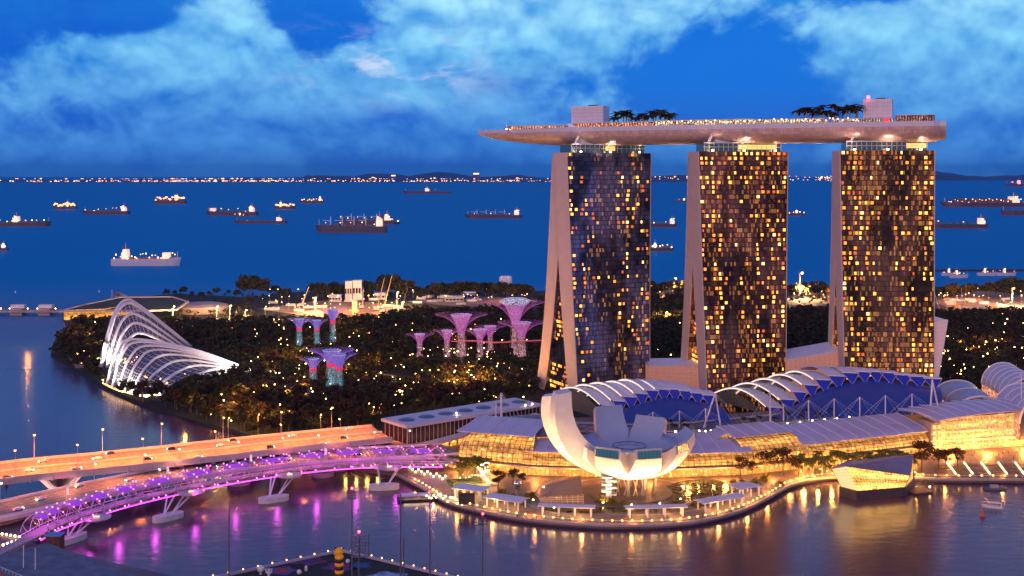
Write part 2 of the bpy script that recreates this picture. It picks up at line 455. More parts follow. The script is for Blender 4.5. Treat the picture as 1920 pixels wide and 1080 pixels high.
# ------------------------------------------------------------------ hotel towers
def facade_mat(name, seed, dim, warm, blue, gl, pr):
    m = bpy.data.materials.new(name); m.use_nodes = True
    t = NT(m.node_tree); b = t.n['Principled BSDF']
    uv = t.new('ShaderNodeTexCoord').outputs['UV']
    s_ = t.new('ShaderNodeSeparateXYZ'); t.l.new(uv, s_.inputs[0]); u, v = s_.outputs[0], s_.outputs[1]
    fu = t.m('FLOOR', u); fv = t.m('FLOOR', v); ru = t.m('FRACT', u); rv = t.m('FRACT', v)
    wn = t.new('ShaderNodeTexWhiteNoise', noise_dimensions='3D'); t.put(wn.inputs['Vector'], t.comb(fu, fv, float(seed)))
    wn2 = t.new('ShaderNodeTexWhiteNoise', noise_dimensions='3D'); t.put(wn2.inputs['Vector'], t.comb(t.m('FLOOR', t.m('MULTIPLY', u, 3.0)), fv, float(seed) + 5))
    rnd, rnd2 = wn.outputs[0], wn2.outputs[0]
    big = t.noise(t.comb(t.m('MULTIPLY', u, .16), t.m('MULTIPLY', v, .055), float(seed)), 1.0, 4, .55, .4)
    zone = t.mr(big, .42, .60, 0, 1, True)
    # line grid
    ga = t.m('LESS_THAN', ru, .06); gb = t.m('LESS_THAN', t.m('FRACT', t.m('MULTIPLY', u, 3.0)), .10); gc = t.m('LESS_THAN', rv, .14)
    grid = t.m('MAXIMUM', t.m('MAXIMUM', ga, t.m('MULTIPLY', gb, .6)), gc)
    curt = t.mix(rnd2, (*[c * .55 for c in blue], 1), (*[c * 1.25 for c in blue], 1))
    darkc = t.mix(rnd, (*[c * .07 for c in blue], 1), (*[c * .30 for c in blue], 1))
    c = t.mix(zone, darkc, curt)
    c = t.mix(t.m('MULTIPLY', grid, .85), c, (.004, .004, .006, 1))
    t.put(b.inputs['Base Color'], c)
    b.inputs['Metallic'].default_value = .45
    t.put(b.inputs['Roughness'], t.m('MULTIPLY', t.m('ADD', grid, .25), .30))
    # warm emission: dim rooms, plus painted glitter in place of city reflections
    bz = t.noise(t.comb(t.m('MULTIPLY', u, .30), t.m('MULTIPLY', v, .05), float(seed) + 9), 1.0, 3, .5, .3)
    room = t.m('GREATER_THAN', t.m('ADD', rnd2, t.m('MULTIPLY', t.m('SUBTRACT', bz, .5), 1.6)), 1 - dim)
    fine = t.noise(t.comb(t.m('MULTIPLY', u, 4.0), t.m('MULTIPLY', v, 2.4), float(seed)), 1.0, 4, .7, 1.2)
    refl_glitter = t.m('MULTIPLY', t.mr(fine, .56, .72, 0, 1), t.mr(bz, .40, .62, 0, 1, True))
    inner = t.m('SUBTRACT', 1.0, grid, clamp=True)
    e = t.m('MULTIPLY', t.m('ADD', t.m('MULTIPLY', room, t.mr(rnd, 0, 1, .06, .40)), t.m('MULTIPLY', refl_glitter, gl)), inner)
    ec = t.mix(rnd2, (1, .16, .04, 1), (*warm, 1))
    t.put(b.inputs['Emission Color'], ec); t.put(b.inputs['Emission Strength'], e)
    # panes are never quite flat
    n = t.noise(t.comb(t.m('MULTIPLY', u, 1.5), t.m('MULTIPLY', v, .9), 0.0), 1.0, 3, .6)
    n2 = t.m('ADD', t.m('MULTIPLY', n, .5), t.m('MULTIPLY', rnd2, .10))
    bn = t.new('ShaderNodeBump'); bn.inputs['Strength'].default_value = .35; bn.inputs['Distance'].default_value = .35
    t.put(bn.inputs['Height'], n2); t.l.new(bn.outputs[0], b.inputs['Normal'])
    m.cycles.emission_sampling = 'NONE'
    return m
M_fin = mat('tower_end_wall', (.66, .49, .42), .6, var=.06, vs=.12, bump=.1, bs=.4)
M_win = [emit('room_window_bright', (1, .40, .055), 3.0, False), emit('room_window_amber', (1, .28, .03), 2.0, False), emit('room_window_pale', (1, .58, .18), 3.4, False), emit('room_window_dull', (1, .17, .03), .9, False)]
M_crown = mat('crown_glass', (.05, .11, .13), .15, metal=.4, em=(.1, .22, .26), es=.12)
M_amberglass = emit('amber_glazing', (1, .52, .14), 1.6, False)
NF = 54
def tower(corner, ang, Wb, Wt, shiftb, label, seed, matp, prob, pos):
    cx, cy = corner; a = R(ang)
    ux = Vector((math.cos(a), math.sin(a), 0)); dx = Vector((-math.sin(a), math.cos(a), 0))
    z0, z1 = 2.5, 182.5
    o = Vector((cx, cy, 0))
    def Pt(u, d, t): return o + ux * u + dx * d + Vector((0, 0, lerp(z0, z1, t)))
    # profile of the two leaning slabs, t: 0 at the ground, 1 at the top
    uL = lambda t: lerp(shiftb, 0, t)
    uR = lambda t: lerp(shiftb + Wb, Wt, t ** .8)
    ff = lambda t: -7.0 * (1 - t) ** 1.6
    fb = lambda t: ff(t) + lerp(13.5, 22, t ** .7)
    def rf(t):
        return max(fb(t) - .3, lerp(44, 12, min(1, t / .74) ** .82) + (1 - t) ** 3 * 3)
    rb = lambda t: lerp(61, 22.2, t ** .66) + (1 - t) ** 4 * 2
    T = thing('hotel_tower', label, 'hotel tower', (cx, cy, 2.5), 'hotel towers under the sky deck')
    n = 28
    f = MB(); f.grid(lambda p, q: Pt(lerp(uL(q), uR(q), p), ff(q), q), 2, n, uv=lambda p, q: (p * 16 + .001, q * NF))
    f.build('facade', matp, T, smooth=True)
    f = MB(); f.grid(lambda p, q: Pt(lerp(uR(q), uL(q), p), rb(q), q), 2, n, uv=lambda p, q: (p * 16, q * NF))
    f.build('rear_facade', matp, T, smooth=True)
    for nm, fr, bk in (('front_slab', ff, fb), ('rear_slab', rf, rb)):
        e = MB()
        for side in (0, 1):
            s0 = -1.0 if side == 0 else 1.0
            uu = (lambda t: uL(t) - .4) if side == 0 else (lambda t: uR(t) + .4)
            g = [(lambda p, q, uu=uu: Pt(uu(q), lerp(bk(q), fr(q) - .5, p), q))]
            if side: g = [(lambda p, q, uu=uu: Pt(uu(q), lerp(fr(q) - .5, bk(q), p), q))]
            e.grid(g[0], 1, n)
            # returns so that the fin has thickness
            e.grid(lambda p, q, uu=uu, s0=s0: Pt(uu(q) - s0 * .6 * p, fr(q) - .5, q), 1, n)
            e.grid(lambda p, q, uu=uu, s0=s0: Pt(uu(q) - s0 * 1.2 * p, bk(q), q), 1, n)
        e.build('end_wall', M_fin, T)
    # the faces that look into the gap between the slabs
    f = MB(); f.grid(lambda p, q: Pt(lerp(uR(q * .7), uL(q * .7), p), fb(q * .7) - .2, q * .7), 2, n, uv=lambda p, q: (p * 16, q * NF * .7)); f.build('inner_facade', matp, T)
    f = MB(); f.grid(lambda p, q: Pt(lerp(uL(q * .7), uR(q * .7), p), rf(q * .7) + .2, q * .7), 2, n, uv=lambda p, q: (p * 16, q * NF * .7)); f.build('inner_facade', matp, T)
    f = MB(); f.quad(Pt(0, -.4, 1), Pt(Wt, -.4, 1), Pt(Wt, 22.2, 1), Pt(0, 22.2, 1)); f.build('roof', M_concd, T)
    # lit gallery rooms seen inside the gap, at its left end
    rng = random.Random(seed * 3)
    gm = MB()
    for k in range(26):
        t = rng.uniform(.02, .48); t = round(t * NF) / NF
        wd = (rf(t) - fb(t))
        if wd < 1: continue
        for j in range(int(wd / 3.2) + 1):
            if rng.random() < prob['gap']:
                d0 = fb(t) + .5 + j * 3.2; gm.k = rng.choice([0, 1, 1, 3])
                if d0 + 2.6 < rf(t): gm.quad(Pt(uL(t) + 3, d0 + 2.6, t), Pt(uL(t) + 3, d0, t), Pt(uL(t) + 3, d0, t + 1.9 / 180), Pt(uL(t) + 3, d0 + 2.6, t + 1.9 / 180))
    if gm.f: stuff(gm.build('gallery_window', M_win, T))
    # lit rooms of the front
    wins = []
    for fl_ in range(2, NF):
        for b_ in range(16):
            if rng.random() < 1.25 * prob['f'](b_, fl_ / NF): wins.append((b_, fl_))
    rng.shuffle(wins)
    rest = MB()
    for i, (b_, fl_) in enumerate(wins):
        t0 = (fl_ + .30) / NF; t1 = (fl_ + .88) / NF
        wl = rng.choice([.14, .30, .40]); wr = wl + rng.choice([.5, .5, .36, .28])
        p0 = (b_ + wl) / 16; p1 = (b_ + wr) / 16
        k = rng.choices([0, 1, 2, 3], [.38, .32, .1, .2])[0]
        q = [Pt(lerp(uL(t), uR(t), p), ff(t) - .12, t) for p, t in ((p0, t0), (p1, t0), (p1, t1), (p0, t1))]
        if i < 99: MB().quad(*q).build('window', M_win[k], T)
        else: rest.k = k; rest.quad(*q)
    if rest.f: stuff(rest.build('far_window', M_win, T))
    # glazed storey between the roof and the deck
    c = MB(); h0 = 183.0
    def box_(mb, u0, u1, d0, d1, za, zb):
        vs = [o + ux * u + dx * d + Vector((0, 0, z)) for z in (za, zb) for u, d in ((u0, d0), (u1, d0), (u1, d1), (u0, d1))]
        mb.add(vs, [(3, 2, 1, 0), (4, 5, 6, 7), (0, 1, 5, 4), (1, 2, 6, 5), (2, 3, 7, 6), (3, 0, 4, 7)])
    box_(c, 5, Wt - 4, 3, 20, 182.6, 188.3); cs = c.build('crown_storey', M_crown, T)
    am = MB(); box_(am, *pos, 2.8, 2.95, 184.2, 187.4); am.build('crown_lit_glazing', M_amberglass, cs)
    fr_ = MB()
    for k in range(17): u = lerp(5, Wt - 4, k / 16); box_(fr_, u - .15, u + .15, 2.5, 2.78, 182.7, 188.3)
    box_(fr_, 4.5, Wt - 3.5, 1.6, 2.8, 188.3, 189.1); box_(fr_, 4.5, Wt - 3.5, 2.2, 2.7, 185.6, 185.9)
    fr_.build('crown_frame', M_steel, cs)
    pl = MB(); box_(pl, 14, Wt - 24, 5, 12, 188.4, 192.5); pl.build('plant_room', M_white, T)
    for u in (8, Wt * .45, Wt * .75, Wt - 5):
        MB().beam(o + ux * u + dx * 3 + Vector((0, 0, 188.6)), o + ux * (u + 2.2) + dx * 1 + Vector((0, 0, 194.5)), 1.3, 1.3).build('strut', M_white, T)
    for k in range(4): pass
    for kk in range(3):
        q = o + ux * (Wt * (.15 + .35 * kk)) + dx * -1.5 + Vector((0, 0, 183.2)); MB().box(q, (1.2, 1.2, .8)).build('deck_floodlight', M_wglow, T)
        spot('deck_flood', q + Vector((0, -1.5, .8)), q + Vector((0, -2, 20)) + ux * (kk - 1) * 16, 5000, (1, .56, .44), R(170), 1, 1, T)
    return T
f1 = facade_mat('facade_cool', 3, .07, (1, .42, .10), (.24, .26, .42), .16, 0)
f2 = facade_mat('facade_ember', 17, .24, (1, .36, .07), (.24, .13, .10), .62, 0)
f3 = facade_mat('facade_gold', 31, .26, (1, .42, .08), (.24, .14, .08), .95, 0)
def pr1(b, t):
    if t < .17: return .03
    if b in (0, 2): return .24
    if b in (1, 3, 4): return .10
    if b in (5, 6, 7, 8): return .012
    return .17 if t < .95 else .25
def pr2(b, t):
    if t > .88: return .36 if b not in (3, 4) else .2
    if b in (0, 2, 3): return .40
    if b in (4, 5, 6, 7): return .05
    return .28 if b in (10, 11, 13, 15) else .14
def pr3(b, t):
    if b < 4: return .36
    if b in (4, 5, 6): return .2
    if b in (7, 8): return .03
    return .32 if b in (10, 12, 14, 15) else .16
tower((39.8, 850), 25.6, 60, 71.3, 5.5, 'left hotel tower, bluish glass with scattered lit rooms and a wide pale end wall', 3, f1, {'f': pr1, 'gap': .35}, (34, 42))
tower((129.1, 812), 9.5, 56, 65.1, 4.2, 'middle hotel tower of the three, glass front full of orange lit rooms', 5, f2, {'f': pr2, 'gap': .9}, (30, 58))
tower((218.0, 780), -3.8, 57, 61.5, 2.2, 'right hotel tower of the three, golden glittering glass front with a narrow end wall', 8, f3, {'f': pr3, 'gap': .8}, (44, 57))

# ------------------------------------------------------------------ the long roof deck across the towers
cpath = [(-26, 912), (20, 893), (67, 873), (113, 850), (159.4, 829), (205, 808), (249, 790), (287, 777)]
NP = 72
CP = cr([(x, y, 0) for x, y in cpath], NP + 1)
def frame(i):
    d = (CP[min(i + 1, NP)] - CP[max(i - 1, 0)]).normalized()
    return CP[i], d, Vector((d.y, -d.x, 0))      # side vector points to the viewer
DZ = 198.2
def halfw(s):     # s 0 at the pointed end
    return 19.5 * (1 - (1 - min(1, s / .30)) ** 2.4) ** .62 * (1 if s < .985 else .9) + .3
def depth(s): return 9.6 * (1 - (1 - min(1, s / .24)) ** 1.9) ** .8 * (1 if s < .97 else lerp(1, .8, (s - .97) / .03)) + .6
def hull(a, b):
    i = int(round(a * NP)); c, d, sd = frame(i); s = i / NP
    w_, h_ = halfw(s), depth(s); th = b * math.pi
    return c + sd * (w_ * math.cos(th)) + Vector((0, 0, DZ - h_ * math.sin(th) ** .8))
def hull_mat():
    m = mat('hull_cladding', (.62, .47, .42), .38, metal=.25)
    t = NT(m.node_tree); b = t.n['Principled BSDF']
    tcn = t.new('ShaderNodeTexCoord'); s_ = t.new('ShaderNodeSeparateXYZ'); t.l.new(tcn.outputs['UV'], s_.inputs[0])
    g = t.m('MAXIMUM', t.m('LESS_THAN', t.m('FRACT', s_.outputs[0]), .1), t.m('LESS_THAN', t.m('FRACT', s_.outputs[1]), .12))
    wn = t.new('ShaderNodeTexWhiteNoise', noise_dimensions='2D'); t.put(wn.inputs['Vector'], t.comb(t.m('FLOOR', s_.outputs[0]), t.m('FLOOR', s_.outputs[1])))
    c = t.mix(wn.outputs[0], (.58, .44, .40, 1), (.76, .58, .53, 1)); c = t.mix(t.m('MULTIPLY', g, .28), c, (.2, .13, .12, 1))
    t.put(b.inputs['Base Color'], c); return m
SK = thing('sky_deck', 'long curved boat shaped deck lying across the tops of the three hotel towers', 'roof deck', (159, 829, 189))
hb = MB(); hb.grid(lambda a, b: hull(a, b), NP, 14, uv=lambda a, b: (a * 150, b * 18)); hb.build('hull', hull_mat(), SK, smooth=True)
cap = MB()
c, d, sd = frame(NP); ring = [hull(1, b / 14) for b in range(15)]
cap.add(ring, [tuple(range(15))]); cap.build('end_cap', MATS['hull_cladding'], SK)
tp = MB()
for i in range(NP):
    (c0, _, s0), (c1, _, s1) = frame(i), frame(i + 1); w0, w1 = halfw(i / NP), halfw((i + 1) / NP)
    tp.quad(*(p + Vector((0, 0, DZ)) for p in (c0 + s0 * w0, c1 + s1 * w1, c1 - s1 * w1, c0 - s0 * w0)))
tp.build('deck_floor', mat('deck_floor', (.22, .17, .15), .6, var=.2, vs=.3), SK)
rim = MB(); pbk = MB()
for sgn in (1, -1):
    for i in range(NP):
        (c0, _, s0), (c1, _, s1) = frame(i), frame(i + 1); w0, w1 = halfw(i / NP) + .15, halfw((i + 1) / NP) + .15
        zz = DZ + 1.2
        hgt = 2.6 if i < 14 else 3.4
        p0 = c0 + s0 * sgn * w0; p1 = c1 + s1 * sgn * w1
        rim.beam(p0 + Vector((0, 0, DZ + hgt / 2 - .2)), p1 + Vector((0, 0, DZ + hgt / 2 - .2)), .35, hgt)
        if i % 1 == 0: pbk.beam(p0 + Vector((0, 0, DZ)), p0 + Vector((0, 0, DZ + hgt + 1.0)), .22, .22)
rim.build('parapet', mat('parapet', (.60, .62, .72), .4, var=.06, vs=.3), SK)
pbk.build('railing', M_steel, SK)
def deck(s, off, z=0.0):
    i = s * NP; k = min(int(i), NP - 1); t = i - k
    (c0, d0, s0), (c1, _, s1) = frame(k), frame(k + 1)
    p = c0.lerp(c1, t) + s0.lerp(s1, t) * off; return Vector((p.x, p.y, DZ + z)), math.atan2(d0.y, d0.x)
def s_of(px):
    best = min(range(1001), key=lambda i: abs(deck(i / 1000, 12)[0].x / deck(i / 1000, 12)[0].y * F + 960 - px))
    return best / 1000
# upper terraces on the deck: long low lit buildings
M_dlit = emit('deck_bar_glow', (1, .36, .16), 1.3)
def terrace(px0, px1, off0, off1, z0, z1, m, name, lab, cat, glow=None, roofm=None):
    a, b = s_of(px0), s_of(px1); n = 10; T = None
    t = thing(name, lab, cat, deck((a + b) / 2, (off0 + off1) / 2)[0])
    mb = MB()
    for i in range(n):
        p = [deck(lerp(a, b, (i + j) / n), o_, zz)[0] for zz in (z0, z1) for j, o_ in ((0, off1), (1, off1), (1, off0), (0, off0))]
        fs = [(4, 5, 6, 7), (0, 1, 5, 4), (2, 3, 7, 6)]
        if i == 0: fs.append((3, 0, 4, 7))
        if i == n - 1: fs.append((1, 2, 6, 5))
        mb.add(p, fs)
    mb.build('wall', m, t)
    r = MB()
    for i in range(n):
        p = [deck(lerp(a, b, (i + j) / n), o_, zz)[0] for zz in (z1 + .02, z1 + .5) for j, o_ in ((0, off1 + 1.4), (1, off1 + 1.4), (1, off0 - .6), (0, off0 - .6))]
        r.add(p, [(3, 2, 1, 0), (4, 5, 6, 7), (0, 1, 5, 4), (1, 2, 6, 5), (2, 3, 7, 6), (3, 0, 4, 7)])
    r.build('roof', roofm or M_roofw, t)
    co = MB()
    k = max(6, int((px1 - px0) / 5))
    for i in range(k + 1):
        p, _ = deck(lerp(a, b, i / k), off1 + .35, z0); co.beam(p, p + Vector((0, 0, z1 - z0)), .5, .5)
    co.build('column', M_dark, t)
    return t
def speck_mat(name, c0, c1, s, sc=1.2):
    m = mat(name, (.08, .05, .05), .6)
    t = NT(m.node_tree); b = t.n['Principled BSDF']; tcn = t.new('ShaderNodeTexCoord')
    n = t.noise(tcn.outputs['Object'], sc, 5, .75, .5)
    t.put(b.inputs['Emission Color'], t.mix(n, (*c0, 1), (*c1, 1)))
    t.put(b.inputs['Emission Strength'], t.m('MULTIPLY', t.mr(n, .46, .64, 0.02, 1), s)); m.cycles.emission_sampling = 'NONE'
    return m
M_bar = speck_mat('lit_bar_interior', (1, .1, .05), (1, .6, .3), 2.4, .8)
terrace(955, 1066, 2, 14, 0, 4.6, M_bar, 'rooftop_restaurant', 'red lit restaurant terrace at the pointed left end of the sky deck', 'restaurant')
terrace(1075, 1225, -8, 9, 0, 6.2, M_bar, 'rooftop_restaurant', 'reddish lit bar under the left palms of the sky deck', 'restaurant')
terrace(1225, 1410, -4, 8, 0, 6.6, speck_mat('lit_pool_bar', (1, .4, .12), (1, .8, .5), 3.0, .7), 'pool_pavilion', 'bright yellow lit pool pavilion on the middle of the sky deck', 'pavilion')
terrace(1410, 1545, -4, 8, 0, 6.0, MATS['lit_pool_bar'], 'pool_pavilion', 'bright lit pavilion between the middle of the sky deck and its right palms', 'pavilion')
terrace(1680, 1752, -10, 10, 0, 7.4, speck_mat('lit_club', (1, .3, .2), (1, .62, .4), .9, .9), 'rooftop_club', 'pinkish glazed club with railings at the right end of the sky deck', 'club')
terrace(1560, 1675, -8, 9, 0, 5.4, speck_mat('lit_lobby', (1, .45, .3), (1, .75, .6), 1.8, .5), 'rooftop_lobby', 'pale lit lobby with a red round panel under the right white block', 'lobby')
# white plant blocks
for i, (px0, px1, top, lab) in enumerate([(1071, 1128, 217.5, 'white boxy plant block above the left tower, left of the deck palms'), (1622, 1676, 217.2, 'white boxy plant block above the right tower with a red beacon')]):
    a, b = s_of(px0 - 6), s_of(px1 - 4); (p0, r0), (p1, _) = deck(a, -2), deck(b, -2)
    t = thing('plant_block', lab, 'roof block', ((p0 + p1) / 2), 'white blocks on the sky deck')
    L = (p1 - p0).length; c = (p0 + p1) / 2; c.z = (DZ + 6.4 + top) / 2; rz = math.atan2(p1.y - p0.y, p1.x - p0.x)
    MB().box(c, (L, 14, top - DZ - 6.4), rz).build('wall', mat('block_panels', (.72, .72, .80), .45, var=.05, vs=.4), t)
    g = MB(); ux = Vector((math.cos(rz), math.sin(rz), 0)); nx = Vector((math.sin(rz), -math.cos(rz), 0))
    for k in range(1, 12): q = c + nx * 7.03 + ux * (-L / 2 + L * k / 12); g.beam(q - Vector((0, 0, c.z - DZ - 6.5)), q + Vector((0, 0, top - c.z)), .08, .12)
    for k in range(1, 5): z = lerp(DZ + 6.4, top, k / 5); q = Vector((c.x, c.y, z)) + nx * 7.03; g.beam(q - ux * L / 2, q + ux * L / 2, .08, .12)
    g.build('panel_joint', M_conc, t)
    g = MB().box(c + Vector((2, 0, (top - DZ - 6.4) / 2 + .5)), (6, 5, 1.0), rz); g.build('roof_hatch', M_dark, t)
    MB().tube([c + ux * 6 + Vector((0, 0, 4)), c + ux * 6 + Vector((0, 0, 8))], .12, 4).build('antenna', M_dark, t)
    if i: MB().ball(c + Vector((-L / 2 + 1, -5, (top - DZ - 6.4) / 2 + 1.3)), 1.1).build('beacon', M_red, t)
p, _ = deck(s_of(941), 3)
t = thing('mast', 'thin mast with a crossbar near the pointed end of the sky deck', 'mast', p)
MB().tube([p, p + Vector((0, 0, 10))], .22, 5).beam(p + Vector((-2, 0, 8.2)), p + Vector((2, 0, 8.2)), .25, .25).build('pole', M_white, t)
MB().ball(p + Vector((0, -1, 2.6)), .7).build('lamp', M_wglow2, t)
p, _ = deck(0.006, 0, .6); t = thing('beacon_lamp', 'small red beacon on the very tip of the sky deck', 'lamp', p); MB().ball(p, .7).build('globe', M_red, t)
p, _ = deck(s_of(1662), 15.5, 3.8)
t = thing('round_sign', 'round red sign on the deck wall under the right white block', 'sign', p); MB().tube([p, p + Vector((0, -.4, 0))], 2.0, 14).build('disc', emit('red_sign', (1, .03, .06), 1.6), t)
# white sail roof left of the block
p0, _ = deck(s_of(1062), 14, 0)
t = thing('sail_canopy', 'white tent like canopy on the deck left of the white block', 'canopy', p0)
MB().add([p0 + Vector(v) for v in ((-9, 0, .2), (0, -1, .2), (16, 0, .2), (16, 6, .2), (-9, 6, .2), (3, 1, 6.4), (4, 5, 6.0))], [(0, 1, 5), (1, 2, 5), (2, 3, 6, 5), (3, 4, 6), (4, 0, 5, 6)]).build('canvas', mat('white_canvas', (.8, .78, .8), .6, em=(1, .8, .8), es=.12), t)
# deck lamps
lp = MB(); lt = thing('deck_lamp', '', 'lamp'); lp.tube([(0, 0, 0), (0, 0, 5)], .09, 4).build('post', M_dark, lt); MB().ball((0, 0, 5.2), .42, 6, 4).build('globe', emit('deck_globe', (1, .50, .14), 9), lt)
PL = Proto(lt); random.seed(4)
for i in range(44):
    px = lerp(1232, 1612, (i + .5) / 44) + random.uniform(-3, 3)
    p, _ = deck(s_of(px), random.uniform(10, 17), random.uniform(-.5, 1.2)); PL.put(p, 0, 'yellow globe lamp on the sky deck, in the bright row between the two white blocks', 'globe lamps on the sky deck')
for i in range(9):
    px = lerp(1612, 1748, i / 8); p, _ = deck(s_of(px), 18.8, -1.6); PL.put(p, 0, '%s low lamp from the left along the parapet under the right white block' % nth(i + 1), 'globe lamps on the sky deck', .8)
for i in range(10):
    px = lerp(960, 1215, i / 9); p, _ = deck(s_of(px), 15.5, -1.0); PL.put(p, 0, '%s small lamp from the left on the left half of the sky deck' % nth(i + 1), 'globe lamps on the sky deck', .62)
# parasols
pt = thing('parasol', '', 'parasol'); MB().tube([(0, 0, 0), (0, 0, 2.6)], .08, 4).build('pole', M_white, pt); MB().lathe([(2.0, 2.3), (1.0, 2.8), (.05, 3.1)], n=8).build('canopy', MATS['white_canvas'], pt)
PP = Proto(pt)
for i in range(26):
    px = lerp(1240, 1600, (i + .5) / 26); p, _ = deck(s_of(px), 17.3, 1.6); PP.put(p, 0, 'white parasol in the row along the pool edge of the sky deck', 'parasols on the sky deck')
def shop_mat(name, s, c0=(1, .28, .025), c1=(1, .50, .10), sc=.16):
    m = mat(name, (.10, .06, .03), .35)
    t = NT(m.node_tree); b = t.n['Principled BSDF']; tcn = t.new('ShaderNodeTexCoord'); uv = tcn.outputs['UV']
    s_ = t.new('ShaderNodeSeparateXYZ'); t.l.new(uv, s_.inputs[0]); u, v = s_.outputs[0], s_.outputs[1]
    wn = t.new('ShaderNodeTexWhiteNoise', noise_dimensions='2D'); t.put(wn.inputs['Vector'], t.comb(t.m('FLOOR', t.m('MULTIPLY', u, .5)), t.m('FLOOR', v)))
    n = t.noise(t.comb(t.m('MULTIPLY', u, sc * 5), t.m('MULTIPLY', v, sc * 9)), 1.0, 5, .65, .8)
    lv = t.m('MULTIPLY', t.m('SINE', t.m('MULTIPLY', v, 2.1)), .5); lv = t.m('ADD', lv, .5)
    k = t.m('ADD', t.m('MULTIPLY', t.mr(n, .35, .72, 0, 1), .75), t.m('MULTIPLY', wn.outputs[0], .35))
    hot = t.mr(n, .60, .72, 0, 1.4)
    e = t.m('MULTIPLY', t.m('ADD', t.m('ADD', .10, t.m('MULTIPLY', k, .7)), t.m('MULTIPLY', hot, 1.3)), t.m('ADD', .45, t.m('MULTIPLY', lv, .75)))
    t.put(b.inputs['Emission Color'], t.mix(k, (*c0, 1), (*c1, 1))); t.put(b.inputs['Emission Strength'], t.m('MULTIPLY', e, s))
    return m
# ------------------------------------------------------------------ lotus shaped museum
MC = Vector((60.6, 606, 0))
M_skin = mat('museum_skin', (.74, .71, .66), .5, var=.05, vs=.25, bump=.06, bs=.3)
def skin_lines(m):
    t = NT(m.node_tree); b = t.n['Principled BSDF']; tcn = t.new('ShaderNodeTexCoord'); s_ = t.new('ShaderNodeSeparateXYZ'); t.l.new(tcn.outputs['UV'], s_.inputs[0])
    g = t.m('MAXIMUM', t.m('LESS_THAN', t.m('FRACT', s_.outputs[0]), .06), t.m('LESS_THAN', t.m('FRACT', s_.outputs[1]), .06))
    t.put(b.inputs['Base Color'], t.mix(t.m('MULTIPLY', g, .22), (.74, .71, .66, 1), (.35, .33, .32, 1)))
skin_lines(M_skin)
M_skin_skytint = mat('museum_top_skytint', (.36, .44, .54), .45, var=.06, vs=.1)  # white skin darkened and blued to carry the sky light
M_skin_side = mat('museum_side', (.46, .43, .44), .5, var=.12, vs=.2)
M_mwin = mat('museum_window', (.03, .10, .13), .15, metal=.3, em=(.1, .4, .5), es=.18)
MU = thing('museum', 'white lotus shaped museum with curved petals standing at the tip of the waterfront', 'museum', MC)
ZB = 10.8
def petal(azd, Rr, h, w0, th_max, cap_h, win=True, tipw=.75, thick=6):
    a = R(azd); rd = Vector((math.cos(a), math.sin(a), 0)); tg = Vector((-math.sin(a), math.cos(a), 0)); T_ = R(th_max)
    k = 1 - math.cos(T_)
    def wid(r, s): return min(r * math.tan(R(24.5)), lerp(w0, w0 * tipw, s)) if s < .999 else w0 * tipw
    zt = h - cap_h
    def outer(s):
        th = s * T_; return (max(.5, Rr * math.sin(th) ** .84), ZB + (zt - ZB) * (1 - math.cos(th)) / k)
    rt, _ = outer(1)
    def inner(s):
        th = s * T_ * .92; kk = 1 - math.cos(T_ * .92); ss = math.sin(min(th, R(90))) / math.sin(min(T_ * .92, R(90)))
        return (lerp(6.5, rt - thick * (.15 if cap_h > 2 else 1) - .4, ss), 25.5 + (h - 25.5) * ((1 - math.cos(th)) / kk) ** 1.15)
    def po(c, s, zr=None):
        r, z = outer(s); w_ = wid(r, s); y = (c * 2 - 1) * w_
        rr = math.sqrt(max(r * r - y * y, 0.01)) if r > abs(y) else 0.1
        if s > .4: rr = lerp(rr, r - .05 * y * y / 6, min(1, (s - .4) / .6))
        return MC + rd * rr + tg * y + Vector((0, 0, z))
    def pi_(c, s):
        r, z = inner(s); w_ = wid(max(r, outer(s)[0] * .98), s) * .999 if s > .2 else min(r * math.tan(R(24.5)), w0); y = (c * 2 - 1) * w_
        return MC + rd * r + tg * y + Vector((0, 0, z))
    P_ = thing('petal', '', ''); del P_['label']; del P_['category']; P_.parent = MU; P_.location = (0, 0, 0)
    o = MB().grid(po, 10, 22, uv=lambda p, q: (p * 5, q * 14)).build('petal_outer_shell', M_skin, P_, smooth=True)
    MB().grid(lambda c, s: pi_(1 - c, s), 4, 18).build('petal_top', M_skin_skytint, P_, smooth=True)
    sd = MB()
    for c in (0, 1):
        fn = (lambda q, s, c=c: (pi_(c, s)).lerp(po(c, s), q)) if c == 0 else (lambda q, s, c=c: po(c, s).lerp(pi_(c, s), q))
        sd.grid(fn, 2, 18)
    sd.build('petal_side', M_skin_side if azd not in (191, 166) else mat('museum_side_pale', (.62, .60, .60), .45, var=.08, vs=.2), P_)
    cp = MB()
    e = [po(c / 6, 1) for c in range(7)] + [pi_(1, 1), pi_(0, 1)]
    cp.add(e, [tuple(range(9))]); cp.build('petal_end', M_skin, P_)
    if win:
        i0, i1 = pi_(.07, 1), pi_(.93, 1); o0, o1 = po(.07, 1), po(.93, 1)
        n_ = rd * .25
        f0 = i0.lerp(o0, .16) + n_; f1 = i1.lerp(o1, .16) + n_; g0 = i0.lerp(o0, .92) + n_; g1 = i1.lerp(o1, .92) + n_
        wo_ = MB(); wo_.quad(g0 + rd * .5, g1 + rd * .5, f1 + rd * .3, f0 + rd * .3).build('petal_window', M_mwin, P_)
        fb_ = MB()
        for j in range(7):
            t_ = j / 6; fb_.beam(f0.lerp(f1, t_) + rd * .4, g0.lerp(g1, t_) + rd * .7, .18, .18)
        fb_.build('window_bar', M_dark, P_)
